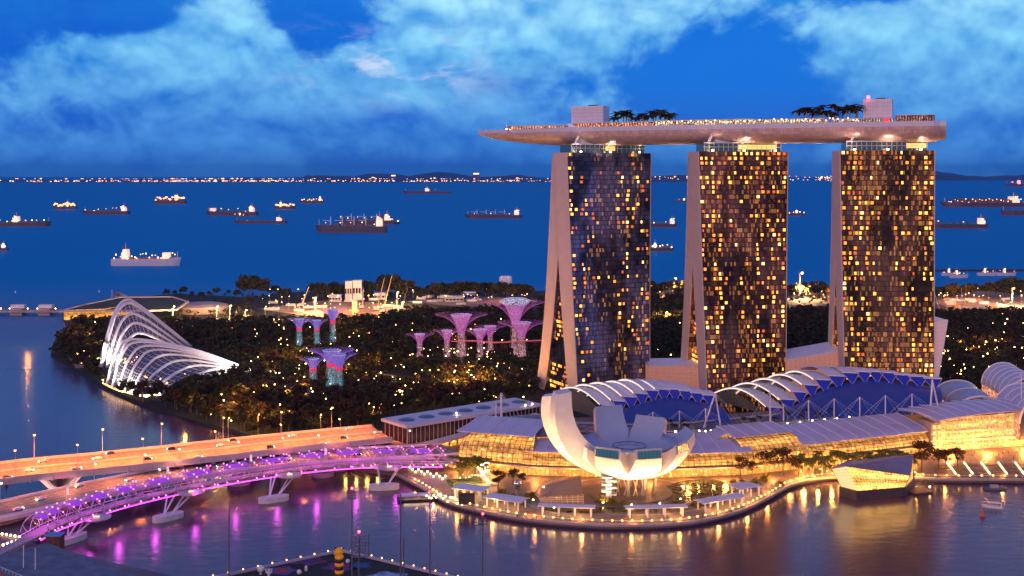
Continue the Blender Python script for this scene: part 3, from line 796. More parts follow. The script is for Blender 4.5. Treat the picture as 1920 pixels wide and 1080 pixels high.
for a in [(191, 41, 56.5, 9.6, 108, 1.0, False, .5, 7), (166, 46, 51.5, 6.5, 100, 1.0, False, .6, 6), (112, 27, 43, 10.5, 84, 2, False, .75, 3), (58, 29, 37.5, 10.5, 80, 2, False, .8, 3), (10, 34, 34, 10.5, 78, 4, True, .72, 3),
          (-34, 31, 32, 10.5, 78, 4.6, True, .66, 2), (-75, 28, 31, 10.6, 76, 5.0, True, .66, 2), (-119, 28.5, 31, 10.6, 76, 5.0, True, .66, 2), (-158, 29, 29, 9.5, 72, 5, False, .7, 2)]:
    petal(*a)
MB().lathe([(4, ZB + .8), (12, ZB + 4.5), (12, 22), (8, 25.6), (6, 25.2), (3.5, 24.0)], MC, 24).build('core', M_skin_skytint, MU, smooth=True)
MB().lathe([(7.8, 25.3), (14, 26.2), (20, 27.6), (24.5, 29.6), (24.8, 28.6), (18, 24), (9, 22)], MC, 40, False).build('roof_dish', M_skin_skytint, MU, smooth=True)
oc = MB(); oc.tube([MC + Vector((8.6 * math.cos(k / 24 * 2 * math.pi), 8.6 * math.sin(k / 24 * 2 * math.pi), 26.8)) for k in range(25)], .16, 4, False)
for k in range(0, 24, 2): q = MC + Vector((8.6 * math.cos(k / 24 * 2 * math.pi), 8.6 * math.sin(k / 24 * 2 * math.pi), 25.6)); oc.tube([q, q + Vector((0, 0, 1.2))], .08, 4)
oc.build('oculus_railing', M_dark, MU)
for k in range(10):
    a = 2 * math.pi * k / 10 + .2; q = MC + Vector((13 * math.cos(a), 10 * math.sin(a), 0)); q2 = q + Vector((1.5 * math.cos(a), 1.5 * math.sin(a), 0))
    MB().tube([q + Vector((0, 0, 2.5)), q2 + Vector((0, 0, 13.5))], [1.0, .8], 8).build('column', mat('museum_column', (.30, .26, .24), .6), MU)
lat = MB()
for k in range(22):
    a = 2 * math.pi * k / 22; b = a + .32 * (1 if k % 2 else -1)
    lat.tube([MC + Vector((8.5 * math.cos(a), 8.5 * math.sin(a), 2.5)), MC + Vector((8.5 * math.cos(b), 8.5 * math.sin(b), 12.5))], .32, 5)
lat.build('lattice', mat('cream_steel', (.7, .62, .5), .5), MU)
st = MB()
q = G(1141, 938, 2.5)
for k in range(7): st.box((q.x + (1.4 if k % 2 else -1.0), q.y, 4 + k * 1.7), (5.0, 4.2, .7), 0)
st.box((q.x, q.y, 8.5), (2.6, 2.6, 12)); st.build('stair_tower', M_white, MU)
MB().lathe([(22, 2.52), (22, 3.0), (20.5, 3.1), (0.1, 3.1)], MC, 36).build('plinth', M_paving, MU)
for k in range(9):
    a = R(-205 + k * 28); q = MC + Vector((30 * math.cos(a), 26 * math.sin(a) - 1, 3.2)); to = MC + Vector((21 * math.cos(a), 19 * math.sin(a), 22))
    t = thing('floodlight', '%s ground floodlight from the left around the museum columns, under the white petals' % nth(k + 1), 'floodlight', q, 'floodlights under the museum')
    MB().box(q, (.9, .9, .7)).build('housing', M_dark, t); MB().ball(q + Vector((0, 0, .45)), .4, 6, 4).build('globe', M_wglow, t)
    spot('flood', q + Vector((0, 0, .9)), to, 4.4e4, (1, .55, .20), R(140), .9, 1.0, t)
for k, (x, y, e_) in enumerate([(-50, -18, 1.5e5), (-40, -32, 1.1e5), (-44, 6, .6e5)]):
    q = MC + Vector((x, y, 3.0)); t = thing('floodlight', '%s floodlight on the plaza aimed up at the largest petal' % nth(k + 1), 'floodlight', q, 'floodlights at the largest petal')
    MB().box(q, (1.0, 1.0, .9)).build('housing', M_dark, t); MB().ball(q + Vector((0, 0, .6)), .4, 6, 4).build('globe', M_wglow, t); spot('flood', q + Vector((0, 0, 1)), MC + Vector((-34, -4, 34)), e_, (1, .60, .24), R(90), .9, 1, t)
# glass entrance wedge on the left and its lift frame
ge = thing('glass_entrance', 'sloping glass entrance pavilion at the left foot of the lotus museum', 'pavilion', G(1050, 942, 2.5))
a, b, c, d = G(1014, 942, 2.5), G(1094, 944, 2.5), G(1088, 926, 2.5), G(1022, 926, 2.5)
up = [a + Vector((-1, -1, 3.0)), b + Vector((0, 0, 4.5)), c + Vector((0, 0, 9.5)), d + Vector((0, 0, 4))]
gb = MB().quad(a, b, up[1], up[0]); gb.quad(b, c, up[2], up[1]); gb.quad(d, a, up[0], up[3]); gb.quad(c, d, up[3], up[2])
gb.build('glazing', shop_mat('entrance_interior', .8), ge)
MB().quad(*[p + Vector((0, 0, .05)) for p in up]).build('roof', mat('bronze_roof', (.30, .19, .12), .45), ge)
fr_ = MB()
for k in range(9): t = k / 8; fr_.beam(a.lerp(b, t) - Vector((0, .1, 0)), up[0].lerp(up[1], t) - Vector((0, .1, 0)), .25, .25)
for k in range(1, 4): t = k / 4; fr_.beam(a.lerp(up[0], t) - Vector((0, .1, 0)), b.lerp(up[1], t) - Vector((0, .1, 0)), .2, .2)
fr_.build('frame', M_steel, ge)

# ------------------------------------------------------------------ shopping mall: podium and glass vaults
M_shop = shop_mat('lit_mall_interior', 2.3)
M_shop2 = shop_mat('lit_shopfront', 2.3)
M_shop3 = shop_mat('lit_atrium_interior', 3.0, (1, .36, .045), (1, .60, .18))
M_canopy = mat('canopy_roof', (.58, .52, .62), .4, metal=.1, var=.05, vs=.06)
M_podium = mat('podium_stone', (.42, .33, .26), .6, var=.1, vs=.2)
def mallpt(px, dd=0.0, z=0.0):
    xs = [800, 845, 1000, 1200, 1400, 1510, 1742, 1960]; ds = [672, 656, 640, 633, 641, 655, 690, 716]
    d = float(np.interp(px, xs, ds)); d2 = float(np.interp(px + 8, xs, ds))
    p = Vector(((px - 960) / F * d, d, z)); p2 = Vector(((px + 8 - 960) / F * d2, d2, z)); t = (p2 - p).normalized()
    return p + Vector((-t.y, t.x, 0)) * dd
MALL = thing('shopping_mall', 'long shopping mall podium with bright shopfronts running behind the museum along the promenade', 'shopping mall', mallpt(1300, 0, 2.5))
n = 60
pd_ = MB(); pd_.grid(lambda a, b: mallpt(lerp(838, 1744, a), .8, lerp(2.5, 7.2, b)), n, 1, uv=lambda a, b: (a * 150, b * 1.5)); pd_.build('shopfront', M_shop2, MALL)
tt = MB(); tt.slab(lambda a, b: mallpt(lerp(832, 1748, a), lerp(-3.5, 75, b), 8.0), n, 2, .8); tt.build('terrace', M_podium, MALL)
fin = MB()
for k in range(110):
    px = lerp(840, 1742, k / 109); a = mallpt(px, .4, 2.5); fin.beam(a, a + Vector((0, 0, 4.7)), .7, .7)
fin.build('column', M_podium, MALL)
rf = MB(); rf.slab(lambda a, b: mallpt(lerp(990, 1744, a), lerp(20, 88, b), lerp(15.0, 15.4, b)), n, 2, 7.0); rf.build('roof', mat('mall_flat_roof', (.16, .13, .14), .7, var=.35, vs=.08), MALL)
for dd, zz in ((24, 16.2), (30, 16.2), (50, 16.4), (72, 16.6)):
    rl = MB()
    for k in range(40):
        a = mallpt(lerp(1050, 1742, k / 40), dd, zz); b = mallpt(lerp(1050, 1742, (k + 1) / 40), dd, zz); rl.beam(a, b, 1.2, .9)
    rl.build('roof_kerb', M_conc, MALL)
pb = MB()
rnd = random.Random(3)
for k in range(46):
    px = rnd.uniform(1060, 1730); a = mallpt(px, rnd.uniform(34, 62), 15.3); pb.box((a.x, a.y, 16.3), (rnd.uniform(2, 7), rnd.uniform(2, 5), rnd.uniform(1.4, 2.6)), .1)
pb.build('roof_plant', mat('roof_plant', (.30, .24, .24), .6, var=.2, vs=.5), MALL)
def vault(px0, px1, zb, zt, dep, cov, label, ends=(0, 0), zr=None, over=0.9, inset=0.0, name='glass_vault', back=18, lift=0):
    t = thing(name, label, 'glass hall', mallpt((px0 + px1) / 2, 0, zb), 'glass vaults of the mall')
    L = (mallpt(px1) - mallpt(px0)).length; nu = max(6, int(L / 3)); nv = 8
    def sq(a, q):
        e = 1.0
        if ends[0] and a * L < ends[0]: x = 1 - a * L / ends[0]; e = math.sqrt(max(0, 1 - x * x)) * .999 + .001
        if ends[1] and (1 - a) * L < ends[1]: x = 1 - (1 - a) * L / ends[1]; e = min(e, math.sqrt(max(0, 1 - x * x)) * .999 + .001)
        return e
    def P_(a, q, off=0.0):
        e = sq(a, q); th = q * math.pi / 2
        dd = inset + (dep * (1 - math.cos(th) * 1.0)) + (1 - e) * dep * 0.9 - off * math.cos(th) * .8
        z = zb + (zt - zb) * (math.sin(th)) * (e ** .7) + off * math.sin(th)
        return mallpt(lerp(px0, px1, a), dd, z)
    MB().grid(lambda a, b: P_(a, b), nu, 10, uv=lambda a, b: (a * L / 2.2, b * 6)).build('glazing', M_shop, t, smooth=True)
    fr_ = MB()
    for i in range(nu + 1):
        a = i / nu; fr_.tube([P_(a, j / nv, .12) for j in range(nv + 1)], .16, 4, False)
    for j in range(nv + 1):
        fr_.tube([P_(i / nu, j / nv, .12) for i in range(nu + 1)], .12 if j else .4, 4, False)
    fr_.build('frame', mat('bronze_frame', (.12, .08, .05), .5), t)
    # canopy sheet
    zr = zr if zr is not None else zt
    def Cn(a, q):
        th = lerp(cov, 1.0, min(1, q / .5)) * math.pi / 2 if q < .5 else math.pi / 2
        dd = inset + dep * (1 - math.cos(th)) - (0 if q > .001 else 0); z = zb + (zt - zb) * math.sin(th) + over
        if q >= .5: dd = inset + dep + (q - .5) * 2 * back; z = zt + over + (zr - zt) * math.sin((q - .5) * math.pi) + lift * (q - .5)
        else: dd -= 2.5 * (1 - q * 2)
        return mallpt(lerp(px0, px1, a), dd, z)
    MB().slab(Cn, nu, 12, .45).build('canopy', M_canopy, t, smooth=False)
    rb = MB(); m_ = max(3, int(L / 9))
    for i in range(m_ + 1): rb.tube([Cn(i / m_, j / 10) + Vector((0, 0, .15)) for j in range(11)], .22, 4)
    rb.build('canopy_rib', M_white, t)
    for a in (0, 1):
        gb = MB(); pr_ = [P_(a, j / 8) for j in range(9)] + [mallpt(px0 if a == 0 else px1, inset + dep + back, zt), mallpt(px0 if a == 0 else px1, inset + dep + back, zb), mallpt(px0 if a == 0 else px1, inset, zb)]
        if not ends[a]: gb.add(pr_, [tuple(range(len(pr_)))]); gb.build('gable', M_podium, t)
    return t
vault(843, 1000, 8.1, 21.5, 15, .80, 'leftmost glass vault of the mall with a rounded golden end beside the road bridge', ends=(16, 0), zr=24, back=26, lift=-1)
vault(984, 1105, 8.1, 15.5, 12, .62, 'low glass vault with a grey canopy directly left of the lotus museum', inset=-1, zr=18)
vault(1108, 1414, 8.1, 16.6, 13, .50, 'glass vault with a pale ribbed canopy directly right of the lotus museum', inset=-.5, zr=18.8)
vault(1398, 1512, 8.1, 19.6, 15, .97, 'tall uncovered glass vault in the middle of the mall behind the broad trees', inset=.5, zr=21.5, over=1.0)
vault(1508, 1742, 8.1, 17.2, 14, .50, 'longest glass vault with a lilac ribbed canopy behind the palm row', inset=-.5, zr=19.5)

# small wing roofs and round hall on the podium
t = thing('round_hall', 'low dark round hall with a lit gallery behind the left mall vault', 'hall', G(985, 838, 8))
c = G(1000, 818, 14); MB().lathe([(24, 0), (24, 5.4)], (c.x, c.y, 14), 36).build('gallery', M_shop, t)
MB().lathe([(27, 5.4), (27, 6.2), (20, 8.6), (10, 10), (.1, 10.4)], (c.x, c.y, 14), 36).build('roof', mat('dark_metal_roof', (.15, .13, .15), .5, var=.15, vs=.1), t)
cl = MB()
for k in range(36): a = k / 36 * 2 * math.pi; q = Vector((c.x + 24.4 * math.cos(a), c.y + 24.4 * math.sin(a), 14)); cl.beam(q, q + Vector((0, 0, 5.4)), .5, .5)
cl.build('column', M_podium, t)
t = thing('wing_canopy', 'small wing shaped white canopy over lit glass in the middle of the mall roof', 'canopy', mallpt(1380, 22, 16))
MB().slab(lambda a, b: mallpt(lerp(1352, 1432, a), lerp(18, 34, b), 17.2 + 4.6 * math.sin(a * math.pi)), 14, 2, .5).build('roof', M_canopy, t)
MB().grid(lambda a, b: mallpt(lerp(1358, 1430, a), 20, lerp(15.5, 16.6 + 4.5 * math.sin(lerp(.06, .96, a) * math.pi), b)), 12, 1, uv=lambda a, b: (a * 16, b * 3)).build('glazing', M_shop, t)
# raised walkway rising from the left end of the mall towards the towers
t = thing('ramp_bridge', 'long pale raised walkway rising from the road to the towers behind the left mall vault', 'walkway', G(880, 812, 8))
w0, w1 = Q(768, 842, 688), Q(1010, 778, 742)
MB().beam(w0, w1, 7, 1.6).build('deck', mat('walkway_panel', (.62, .48, .42), .5), t)
gl = MB()
for k in range(17):
    p = w0.lerp(w1, k / 17); q = w0.lerp(w1, (k + 1) / 17)
    if k: MB().box((p.x, p.y, (p.z - .8 + 2.5) / 2), (1.0, 1.0, p.z - .8 - 2.5)).build('column', M_podium, t)
    if p.z > 6 and k < 9: gl.add([Vector((p.x, p.y + 5, 2.6)), Vector((q.x, q.y + 5, 2.6)), Vector((q.x, q.y + 5, p.z - 1)), Vector((p.x, p.y + 5, p.z - 1))], [(0, 1, 2, 3)]); gl.uv = (gl.uv or []) + [(k * 3, 0), (k * 3 + 2, 0), (k * 3 + 2, 2), (k * 3, 2)]
gl.build('lit_wall', M_shop, t)

# ------------------------------------------------------------------ exhibition hall roofs
M_bluelit = mat('bluelit_roof', (.020, .05, .24), .38, var=.12, vs=.04, em=(.01, .05, .6), es=.03)  # blue floodlighting put into the base colour, with a faint glow
M_bluetruss = mat('blue_truss', (.015, .03, .35), .5, em=(.01, .04, .9), es=.05)  # same blue light put into colour and emission
M_strip = emit('roof_wash_strip', (1, .70, .60), 1.5)  # glowing edge strips added for the flood wash on the roofs
def hall(teeth, base, dT, dB, zB, vec, lens, label, arch=8.0):
    H_ = thing('exhibition_hall', label, 'exhibition hall', Q(*base[len(base) // 2], dB), 'exhibition halls behind the mall')
    TP = [Q(x, y, dT + (x - teeth[0][0]) * .01) for x, y in teeth]
    v = Vector((*vec, 0))
    for i, (p, q) in enumerate(zip(TP, TP[1:])):
        L = lens[min(i, len(lens) - 1)]
        hgt = lerp(p.z, q.z, .5) if 0 else max(p.z, q.z) if q.z < p.z else q.z
        z0 = p.z if q.z < p.z else q.z
        stepx = (q - p); stepx.z = 0
        def pt(a, b, z0=z0, L=L, p=p, stepx=stepx):
            g = p + stepx * lerp(-.16, 1.1, a) + v * (b * L); ar = arch * L * math.sin(math.pi * min(1, b * 1.02)) * .95 - (z0 - 14) * .75 * L * b ** 1.6 * (1 if L > .6 else 0)
            return Vector((g.x, g.y, z0 + ar - .6 * a))
        s = MB().slab(pt, 2, 16, .5).build('roof_strip', M_roofw, H_)
        if L > .5:
            lm = MB(); lm.grid(lambda a, b: pt(-.02, lerp(.02, .98, a)) + Vector((-.25, 0, -.5 - .75 * b)), 16, 1); lm.build('wash_strip', M_strip, s)
        # triangular truss under the front of the strip
        f0 = pt(0, 0); f1 = pt(1, 0); mid = (f0 + f1) / 2 + Vector((0, -4.5, -8.0 if L > .3 else -7))
        tr = MB().add([f0 + Vector((0, -.1, -.6)), f1 + Vector((0, -.1, -.6)), mid, f0.lerp(f1, .5) + Vector((0, 5, -3))], [(0, 2, 1), (0, 3, 2), (1, 2, 3)]); tr.build('truss', M_bluetruss, H_)
        rd = MB().tube([f0 + Vector((0, -.3, -.5)), mid + Vector((0, -.2, 0))], .2, 4).tube([f1 + Vector((0, -.3, -.5)), mid + Vector((0, -.2, 0))], .2, 4); rd.build('truss_rod', mat('truss_rod', (.45, .45, .75), .4), H_)
        fe = MB().beam(f0 + Vector((0, -.4, -.1)), f1 + Vector((0, -.4, -.1)), .5, .8); fe.build('fascia', M_white, H_)
    BP = [Q(x, y, dB) for x, y in base]
    def cur(P, t):
        k = min(int(t * (len(P) - 1)), len(P) - 2); return P[k].lerp(P[k + 1], t * (len(P) - 1) - k)
    def blue(a, b):
        lo = cur(BP, a); hi = cur(TP, a) + Vector((0, -1.0, -5.0)); g = lo.lerp(hi, b); g.z += math.sin(b * math.pi) * 3.0; return g
    MB().grid(blue, 40, 10).build('front_roof', M_bluelit, H_, smooth=True)
    bk = MB().grid(lambda a, b: cur(TP, a) + Vector((0, 3 + 18 * b, -4 - 20 * b)), 30, 2); bk.build('rear_wall', M_concd, H_)
    lo = MB().grid(lambda a, b: Vector((cur(BP, a).x, cur(BP, a).y - .2, lerp(cur(BP, a).z, 13, b))), 30, 1); lo.build('plinth', M_podium, H_)
    # end wall below the first strip
    p = TP[0]; ew = MB()
    ew.grid(lambda a, b: Vector(((p + v * (a * lens[0])).x - 2.2, (p + v * (a * lens[0])).y, lerp(13, p.z - 1.0 + arch * math.sin(math.pi * a) * lens[0] * .95 - (p.z - 14) * .75 * a ** 1.6, b))), 14, 1)
    ew.build('end_wall', mat('olive_wall', (.13, .11, .07), .7, var=.2, vs=.1), H_)
    return H_
hall([(1131, 764), (1152, 758), (1172, 750), (1194, 742), (1214, 736), (1234, 730), (1255, 728), (1276, 731), (1297, 735), (1319, 739), (1342, 742)],
     [(1120, 800), (1180, 803), (1250, 803), (1320, 801), (1374, 798)], 738, 712, 13, (-30, 52), [1.1, 1.08, 1.0, .92, .85, .75, .7, .4, .3, .25], 'left exhibition hall with a blue front roof and stepped white strips, directly behind the museum', 8)
hall([(1443, 775), (1466, 762), (1489, 747), (1510, 733), (1532, 720), (1557, 710), (1583, 703), (1608, 697), (1631, 695), (1654, 697), (1680, 701), (1707, 704), (1735, 708), (1763, 712)],
     [(1430, 790), (1500, 789), (1580, 785), (1680, 779), (1768, 772)], 752, 724, 13, (-27, 50), [1.1, 1.08, 1.0, .9, .8, .5, .3, .22, .15, .12, .1], 'right exhibition hall, the larger one with a wide blue front roof before the right tower', 8)
# masts with stays
def mast(px, pyt, pyb, d, label, lean=0, stays=True, r=.45, twin=None):
    b = Q(px, pyb, d); tp_ = Q(px + lean, pyt, d)
    t = thing('stay_mast', label, 'mast', b, 'white masts with cable stays')
    MB().tube([b, tp_], [r, r * .8], 8).build('pole', M_steel, t)
    if twin is not None: MB().tube([Q(px + twin, pyb, d + 1), tp_], [r, r * .7], 8).build('pole', M_steel, t)
    if stays:
        for k in (-38, -26, 24, 36, 48):
            e = Q(px + k * 1.1, pyb + 1, d + 4); e.z = b.z; MB().tube([tp_, e], .07, 3, False).build('stay_cable', M_steel, t)
for k, (px, yt, yb) in enumerate([(1224, 772, 806), (1274, 770, 806), (1323, 765, 805)]): mast(px, yt, yb, 702, '%s short stay mast from the left before the left blue roof' % nth(k + 1))
mast(1352, 737, 806, 700, 'tall leaning mast at the right end of the left blue roof', lean=-11, r=.6, twin=-34)
for k, (px, yt, yb) in enumerate([(1469, 757, 790), (1516, 750, 790), (1564, 747, 787), (1612, 744, 784), (1660, 741, 781), (1710, 738, 777)]): mast(px, yt, yb, 712 + k, '%s short stay mast from the left before the right blue roof' % nth(k + 1))
mast(1444, 732, 793, 708, 'tall straight mast at the left end of the right blue roof', r=.6)
mast(1744, 712, 774, 716, 'tall twin legged mast at the right end of the right blue roof', r=.7, twin=17, lean=4, stays=False)
mast(940, 737, 804, 690, 'tall white mast behind the leftmost mall vault', r=.8)
mast(930, 754, 806, 686, 'shorter white mast beside the tall one behind the leftmost mall vault', r=.45, stays=False)
mast(1915, 700, 775, 716, 'tall white mast at the right edge of the picture', r=.5)
# lamps along the roof edge of the mall
RL = thing('roof_lamp', '', 'lamp'); MB().box((0, 0, .3), (.5, .5, .6)).build('base', M_dark, RL); MB().ball((0, 0, .9), .42, 6, 4).build('globe', M_wglow2, RL); PRL = Proto(RL)
for k in range(24):
    px = lerp(1190, 1732, k / 23); p = mallpt(px, 44, 16.5); PRL.put(p, 0, '%s lamp from the left in the row on the mall roof before the blue halls' % nth(k + 1), 'lamps on the mall roof')

# ------------------------------------------------------------------ big atrium at the right
AT = thing('glass_atrium', 'big golden glass atrium with a curved lilac roof at the right end of the mall', 'glass hall', mallpt(1840, 0, 2.5))
def ap(px, dd, z): return mallpt(px, dd, z)
MB().grid(lambda a, b: ap(lerp(1768, 2010, a), 2, lerp(2.6, 22, b)), 20, 8, uv=lambda a, b: (a * 40, b * 9)).build('glazing', M_shop3, AT)
fr_ = MB()
for k in range(41): px = lerp(1768, 2010, k / 40); fr_.beam(ap(px, 1.7, 2.6), ap(px, 1.7, 22), .3 if k % 5 else 1.2, .3)
for k in range(8): z = lerp(3, 22, k / 7); fr_.beam(ap(1768, 1.7, z), ap(2010, 1.7, z), .25, .3 if k not in (2, 4) else 1.1)
fr_.build('frame', mat('cream_steel'), AT)
MB().slab(lambda a, b: ap(lerp(1744, 2010, a), lerp(-5, 30, b), 21.4 + 3.8 * math.sin(lerp(.12, .9, a) * math.pi) + 1.5 * math.sin(b * math.pi)), 26, 6, .7).build('roof', M_canopy, AT)
rb = MB()
for k in range(14): a = k / 13; rb.tube([ap(lerp(1744, 2010, a), lerp(-5, 30, j / 6), 22.0 + 3.8 * math.sin(lerp(.12, .9, a) * math.pi) + 1.5 * math.sin(j / 6 * math.pi)) for j in range(7)], .25, 4)
rb.build('roof_rib', M_white, AT)
c = ap(1755, 6, 0); MB().box((c.x, c.y, 11.6), (7, 14, 18.2), .25).build('side_pier', M_podium, AT)
ng = MB()
for k in range(5):
    for j in range(2): q = ap(1749 + j * 9, -1.6, 4.5 + k * 3.4); ng.box((q.x, q.y, q.z), (2.0, .4, 2.2), .25)
ng.build('side_window', M_amberglass, AT)
# barrel roofs behind it
def barrel(px0, px1, d0, d1, z0, h, label, m, ribs=8, name='barrel_roof_hall'):
    t = thing(name, label, 'hall', Q((px0 + px1) / 2, 800, d0)); 
    def P_(a, b):
        d = lerp(d0, d1, b); x0 = (px0 - 960) / F * d0; x1 = (px1 - 960) / F * d0
        return Vector((lerp(x0, x1, .5 - .5 * math.cos(a * math.pi)) + (d - d0) * .12, d, z0 + h * math.sin(a * math.pi)))
    MB().slab(P_, 20, 10, .5).build('roof', m, t, smooth=False)
    for k in range(ribs + 1): MB().tube([P_(a / 16, k / ribs) + Vector((0, 0, .2)) for a in range(17)], .3 if 0 < k < ribs else .7, 4).build('roof_rib', M_white, t)
    w_ = MB(); pts = [P_(a / 16, 0) + Vector((0, .4, 0)) for a in range(17)]; w_.add(pts + [Vector((pts[-1].x, pts[-1].y, 8)), Vector((pts[0].x, pts[0].y, 8))], [tuple(range(19))]); w_.build('gable', M_concd, t)
    sw = MB()
    for a in (0, 1): sw.quad(P_(a, 0), P_(a, 1), P_(a, 1) + Vector((0, 0, 8 - z0)), P_(a, 0) + Vector((0, 0, 8 - z0)))
    sw.build('side_wall', M_bar, t)
    return t
barrel(1795, 1882, 742, 800, 17, 9, 'grey ribbed barrel roof behind the right glass atrium', mat('ribbed_metal', (.34, .34, .42), .4, var=.15, vs=.3), 2)
barrel(1890, 1975, 752, 812, 22, 14, 'tall lit vaulted hall at the right edge behind the atrium', M_canopy, 6)
barrel(1912, 2010, 700, 750, 18, 15, 'bluish vaulted hall cut by the right edge of the picture', M_canopy, 4)
# plaza edge, steps with lamp rows, people
stp = MB()
for k in range(5):
    a, b = G(1752, 873 + k * 5, 2.5), G(1990, 873 + k * 5, 2.5); stp.box(((a.x + b.x) / 2, a.y, 2.5 + .12 * (5 - k)), (b.x - a.x, 4, .25))
t = thing('event_steps', 'broad waterfront steps before the glass atrium, crossed by slanting rows of small lamps', 'steps', G(1850, 885, 2.5)); stp.build('tread', mat('steps_timber', (.15, .09, .08), .6, var=.4, vs=1), t)
SLp = thing('step_lamp', '', 'lamp'); MB().box((0, 0, .15), (.4, .4, .3)).build('base', M_dark, SLp); MB().ball((0, 0, .5), .34, 6, 4).build('globe', M_wglow, SLp); PS = Proto(SLp)
for j in range(6):
    for k in range(7):
        x, y = 1776 + j * 32 + k * 2.6, 869 + k * 3.4; p = G(x, y, 2.9); PS.put(p, 0, 'small lamp in the %s slanting row from the left on the steps before the atrium' % nth(j + 1), 'lamps on the waterfront steps, row %d' % (j + 1))
# ------------------------------------------------------------------ glass hotel halls low between the towers
def wedge(p, lab, roofc, glow, name='sloping_glass_hall'):
    t = thing(name, lab, 'glass hall', p[0]); b = MB(); lo, hi = p[:4], p[4:]
    for i in range(4): j = (i + 1) % 4; b.quad(lo[i], lo[j], hi[j], hi[i]); b.uv = (b.uv or []) + [(0, 0), (12, 0), (12, 4), (0, 4)]
    b.build('glazing', glow, t)
    MB().add([q + Vector((0, 0, .05)) for q in hi] + [q + Vector((0, 0, .9)) for q in hi], [(3, 2, 1, 0), (4, 5, 6, 7), (0, 1, 5, 4), (1, 2, 6, 5), (2, 3, 7, 6), (3, 0, 4, 7)]).build('roof', roofc, t)
    f = MB()
    for k in range(13): f.beam(lo[0].lerp(lo[1], k / 12) - Vector((0, .25, 0)), hi[0].lerp(hi[1], k / 12) - Vector((0, .25, 0)), .3, .3)
    for k in range(1, 8): f.beam(lo[0].lerp(hi[0], k / 8) - Vector((0, .25, 0)), lo[1].lerp(hi[1], k / 8) - Vector((0, .25, 0)), .22, .22)
    f.build('frame', M_steel, t)
M_rose = mat('rosy_glass', (.30, .18, .17), .25, metal=.3, em=(1, .34, .20), es=.30)
def wq(a, b, dd, za0, za1):
    x0, x1 = a, b
    return [Vector((x0[0], x0[1], 2.5)), Vector((x1[0], x1[1], 2.5)), Vector((x1[0] - 3, x1[1] + dd, 2.5)), Vector((x0[0] - 3, x0[1] + dd, 2.5)), Vector((x0[0], x0[1], za0)), Vector((x1[0], x1[1], za1)), Vector((x1[0] - 3, x1[1] + dd, za1 + 1)), Vector((x0[0] - 3, x0[1] + dd, za0 + 1))]
pA = Q(1216, 720, 862), Q(1313, 720, 826); wedge(wq(pA[0], pA[1], 26, 25.5, 31.5), 'sloping rose lit glass hall between the left and middle towers', M_roofw, M_rose)
pB = Q(1474, 700, 815), Q(1583, 700, 795); wedge(wq(pB[0], pB[1], 30, 37, 47), 'sloping rose lit glass hall between the middle and right towers', M_roofw, M_rose)
pC = Q(1750, 700, 779), Q(1764, 700, 779)
t = thing('glass_fin_hall', 'narrow pale glass hall flaring upward at the right foot of the right tower', 'glass hall', Vector((pC[0].x, pC[0].y, 2.5)))
lo = [Q(1748, 735, 778), Q(1755, 735, 778)]; hi = [Q(1749, 604, 778), Q(1777, 600, 776)]; bk = Vector((-2, 26, 0))
MB().add([*lo, lo[1] + bk, lo[0] + bk, *hi, hi[1] + bk, hi[0] + bk], [(0, 1, 5, 4), (1, 2, 6, 5), (2, 3, 7, 6), (3, 0, 4, 7), (4, 5, 6, 7)]).build('glazing', mat('pale_rose_glass', (.55, .45, .48), .3, em=(1, .55, .5), es=.16), t)
f = MB().beam(hi[0], hi[1], .7, .7); f.beam(lo[1], hi[1], .5, .5)
for k in range(1, 16): f.beam(lo[0].lerp(hi[0], k / 16) - Vector((0, .2, 0)), lo[1].lerp(hi[1], k / 16) - Vector((0, .2, 0)), .15, .15)
f.build('frame', M_white, t)
for r0_, r1_ in ((34, 36), (46, 47.5), (58, 59)):
    rg = MB(); rg.grid(lambda a, b: MC + Vector((lerp(r0_, r1_, b) * math.cos(a * 2 * math.pi), lerp(r0_, r1_, b) * .86 * math.sin(a * 2 * math.pi) - (r0_ > 50) * 0, 2.507)), 72, 1); struct(rg.build('paving_band', mat('pale_paving', (.36, .30, .26), .5, var=.2, vs=.4)))
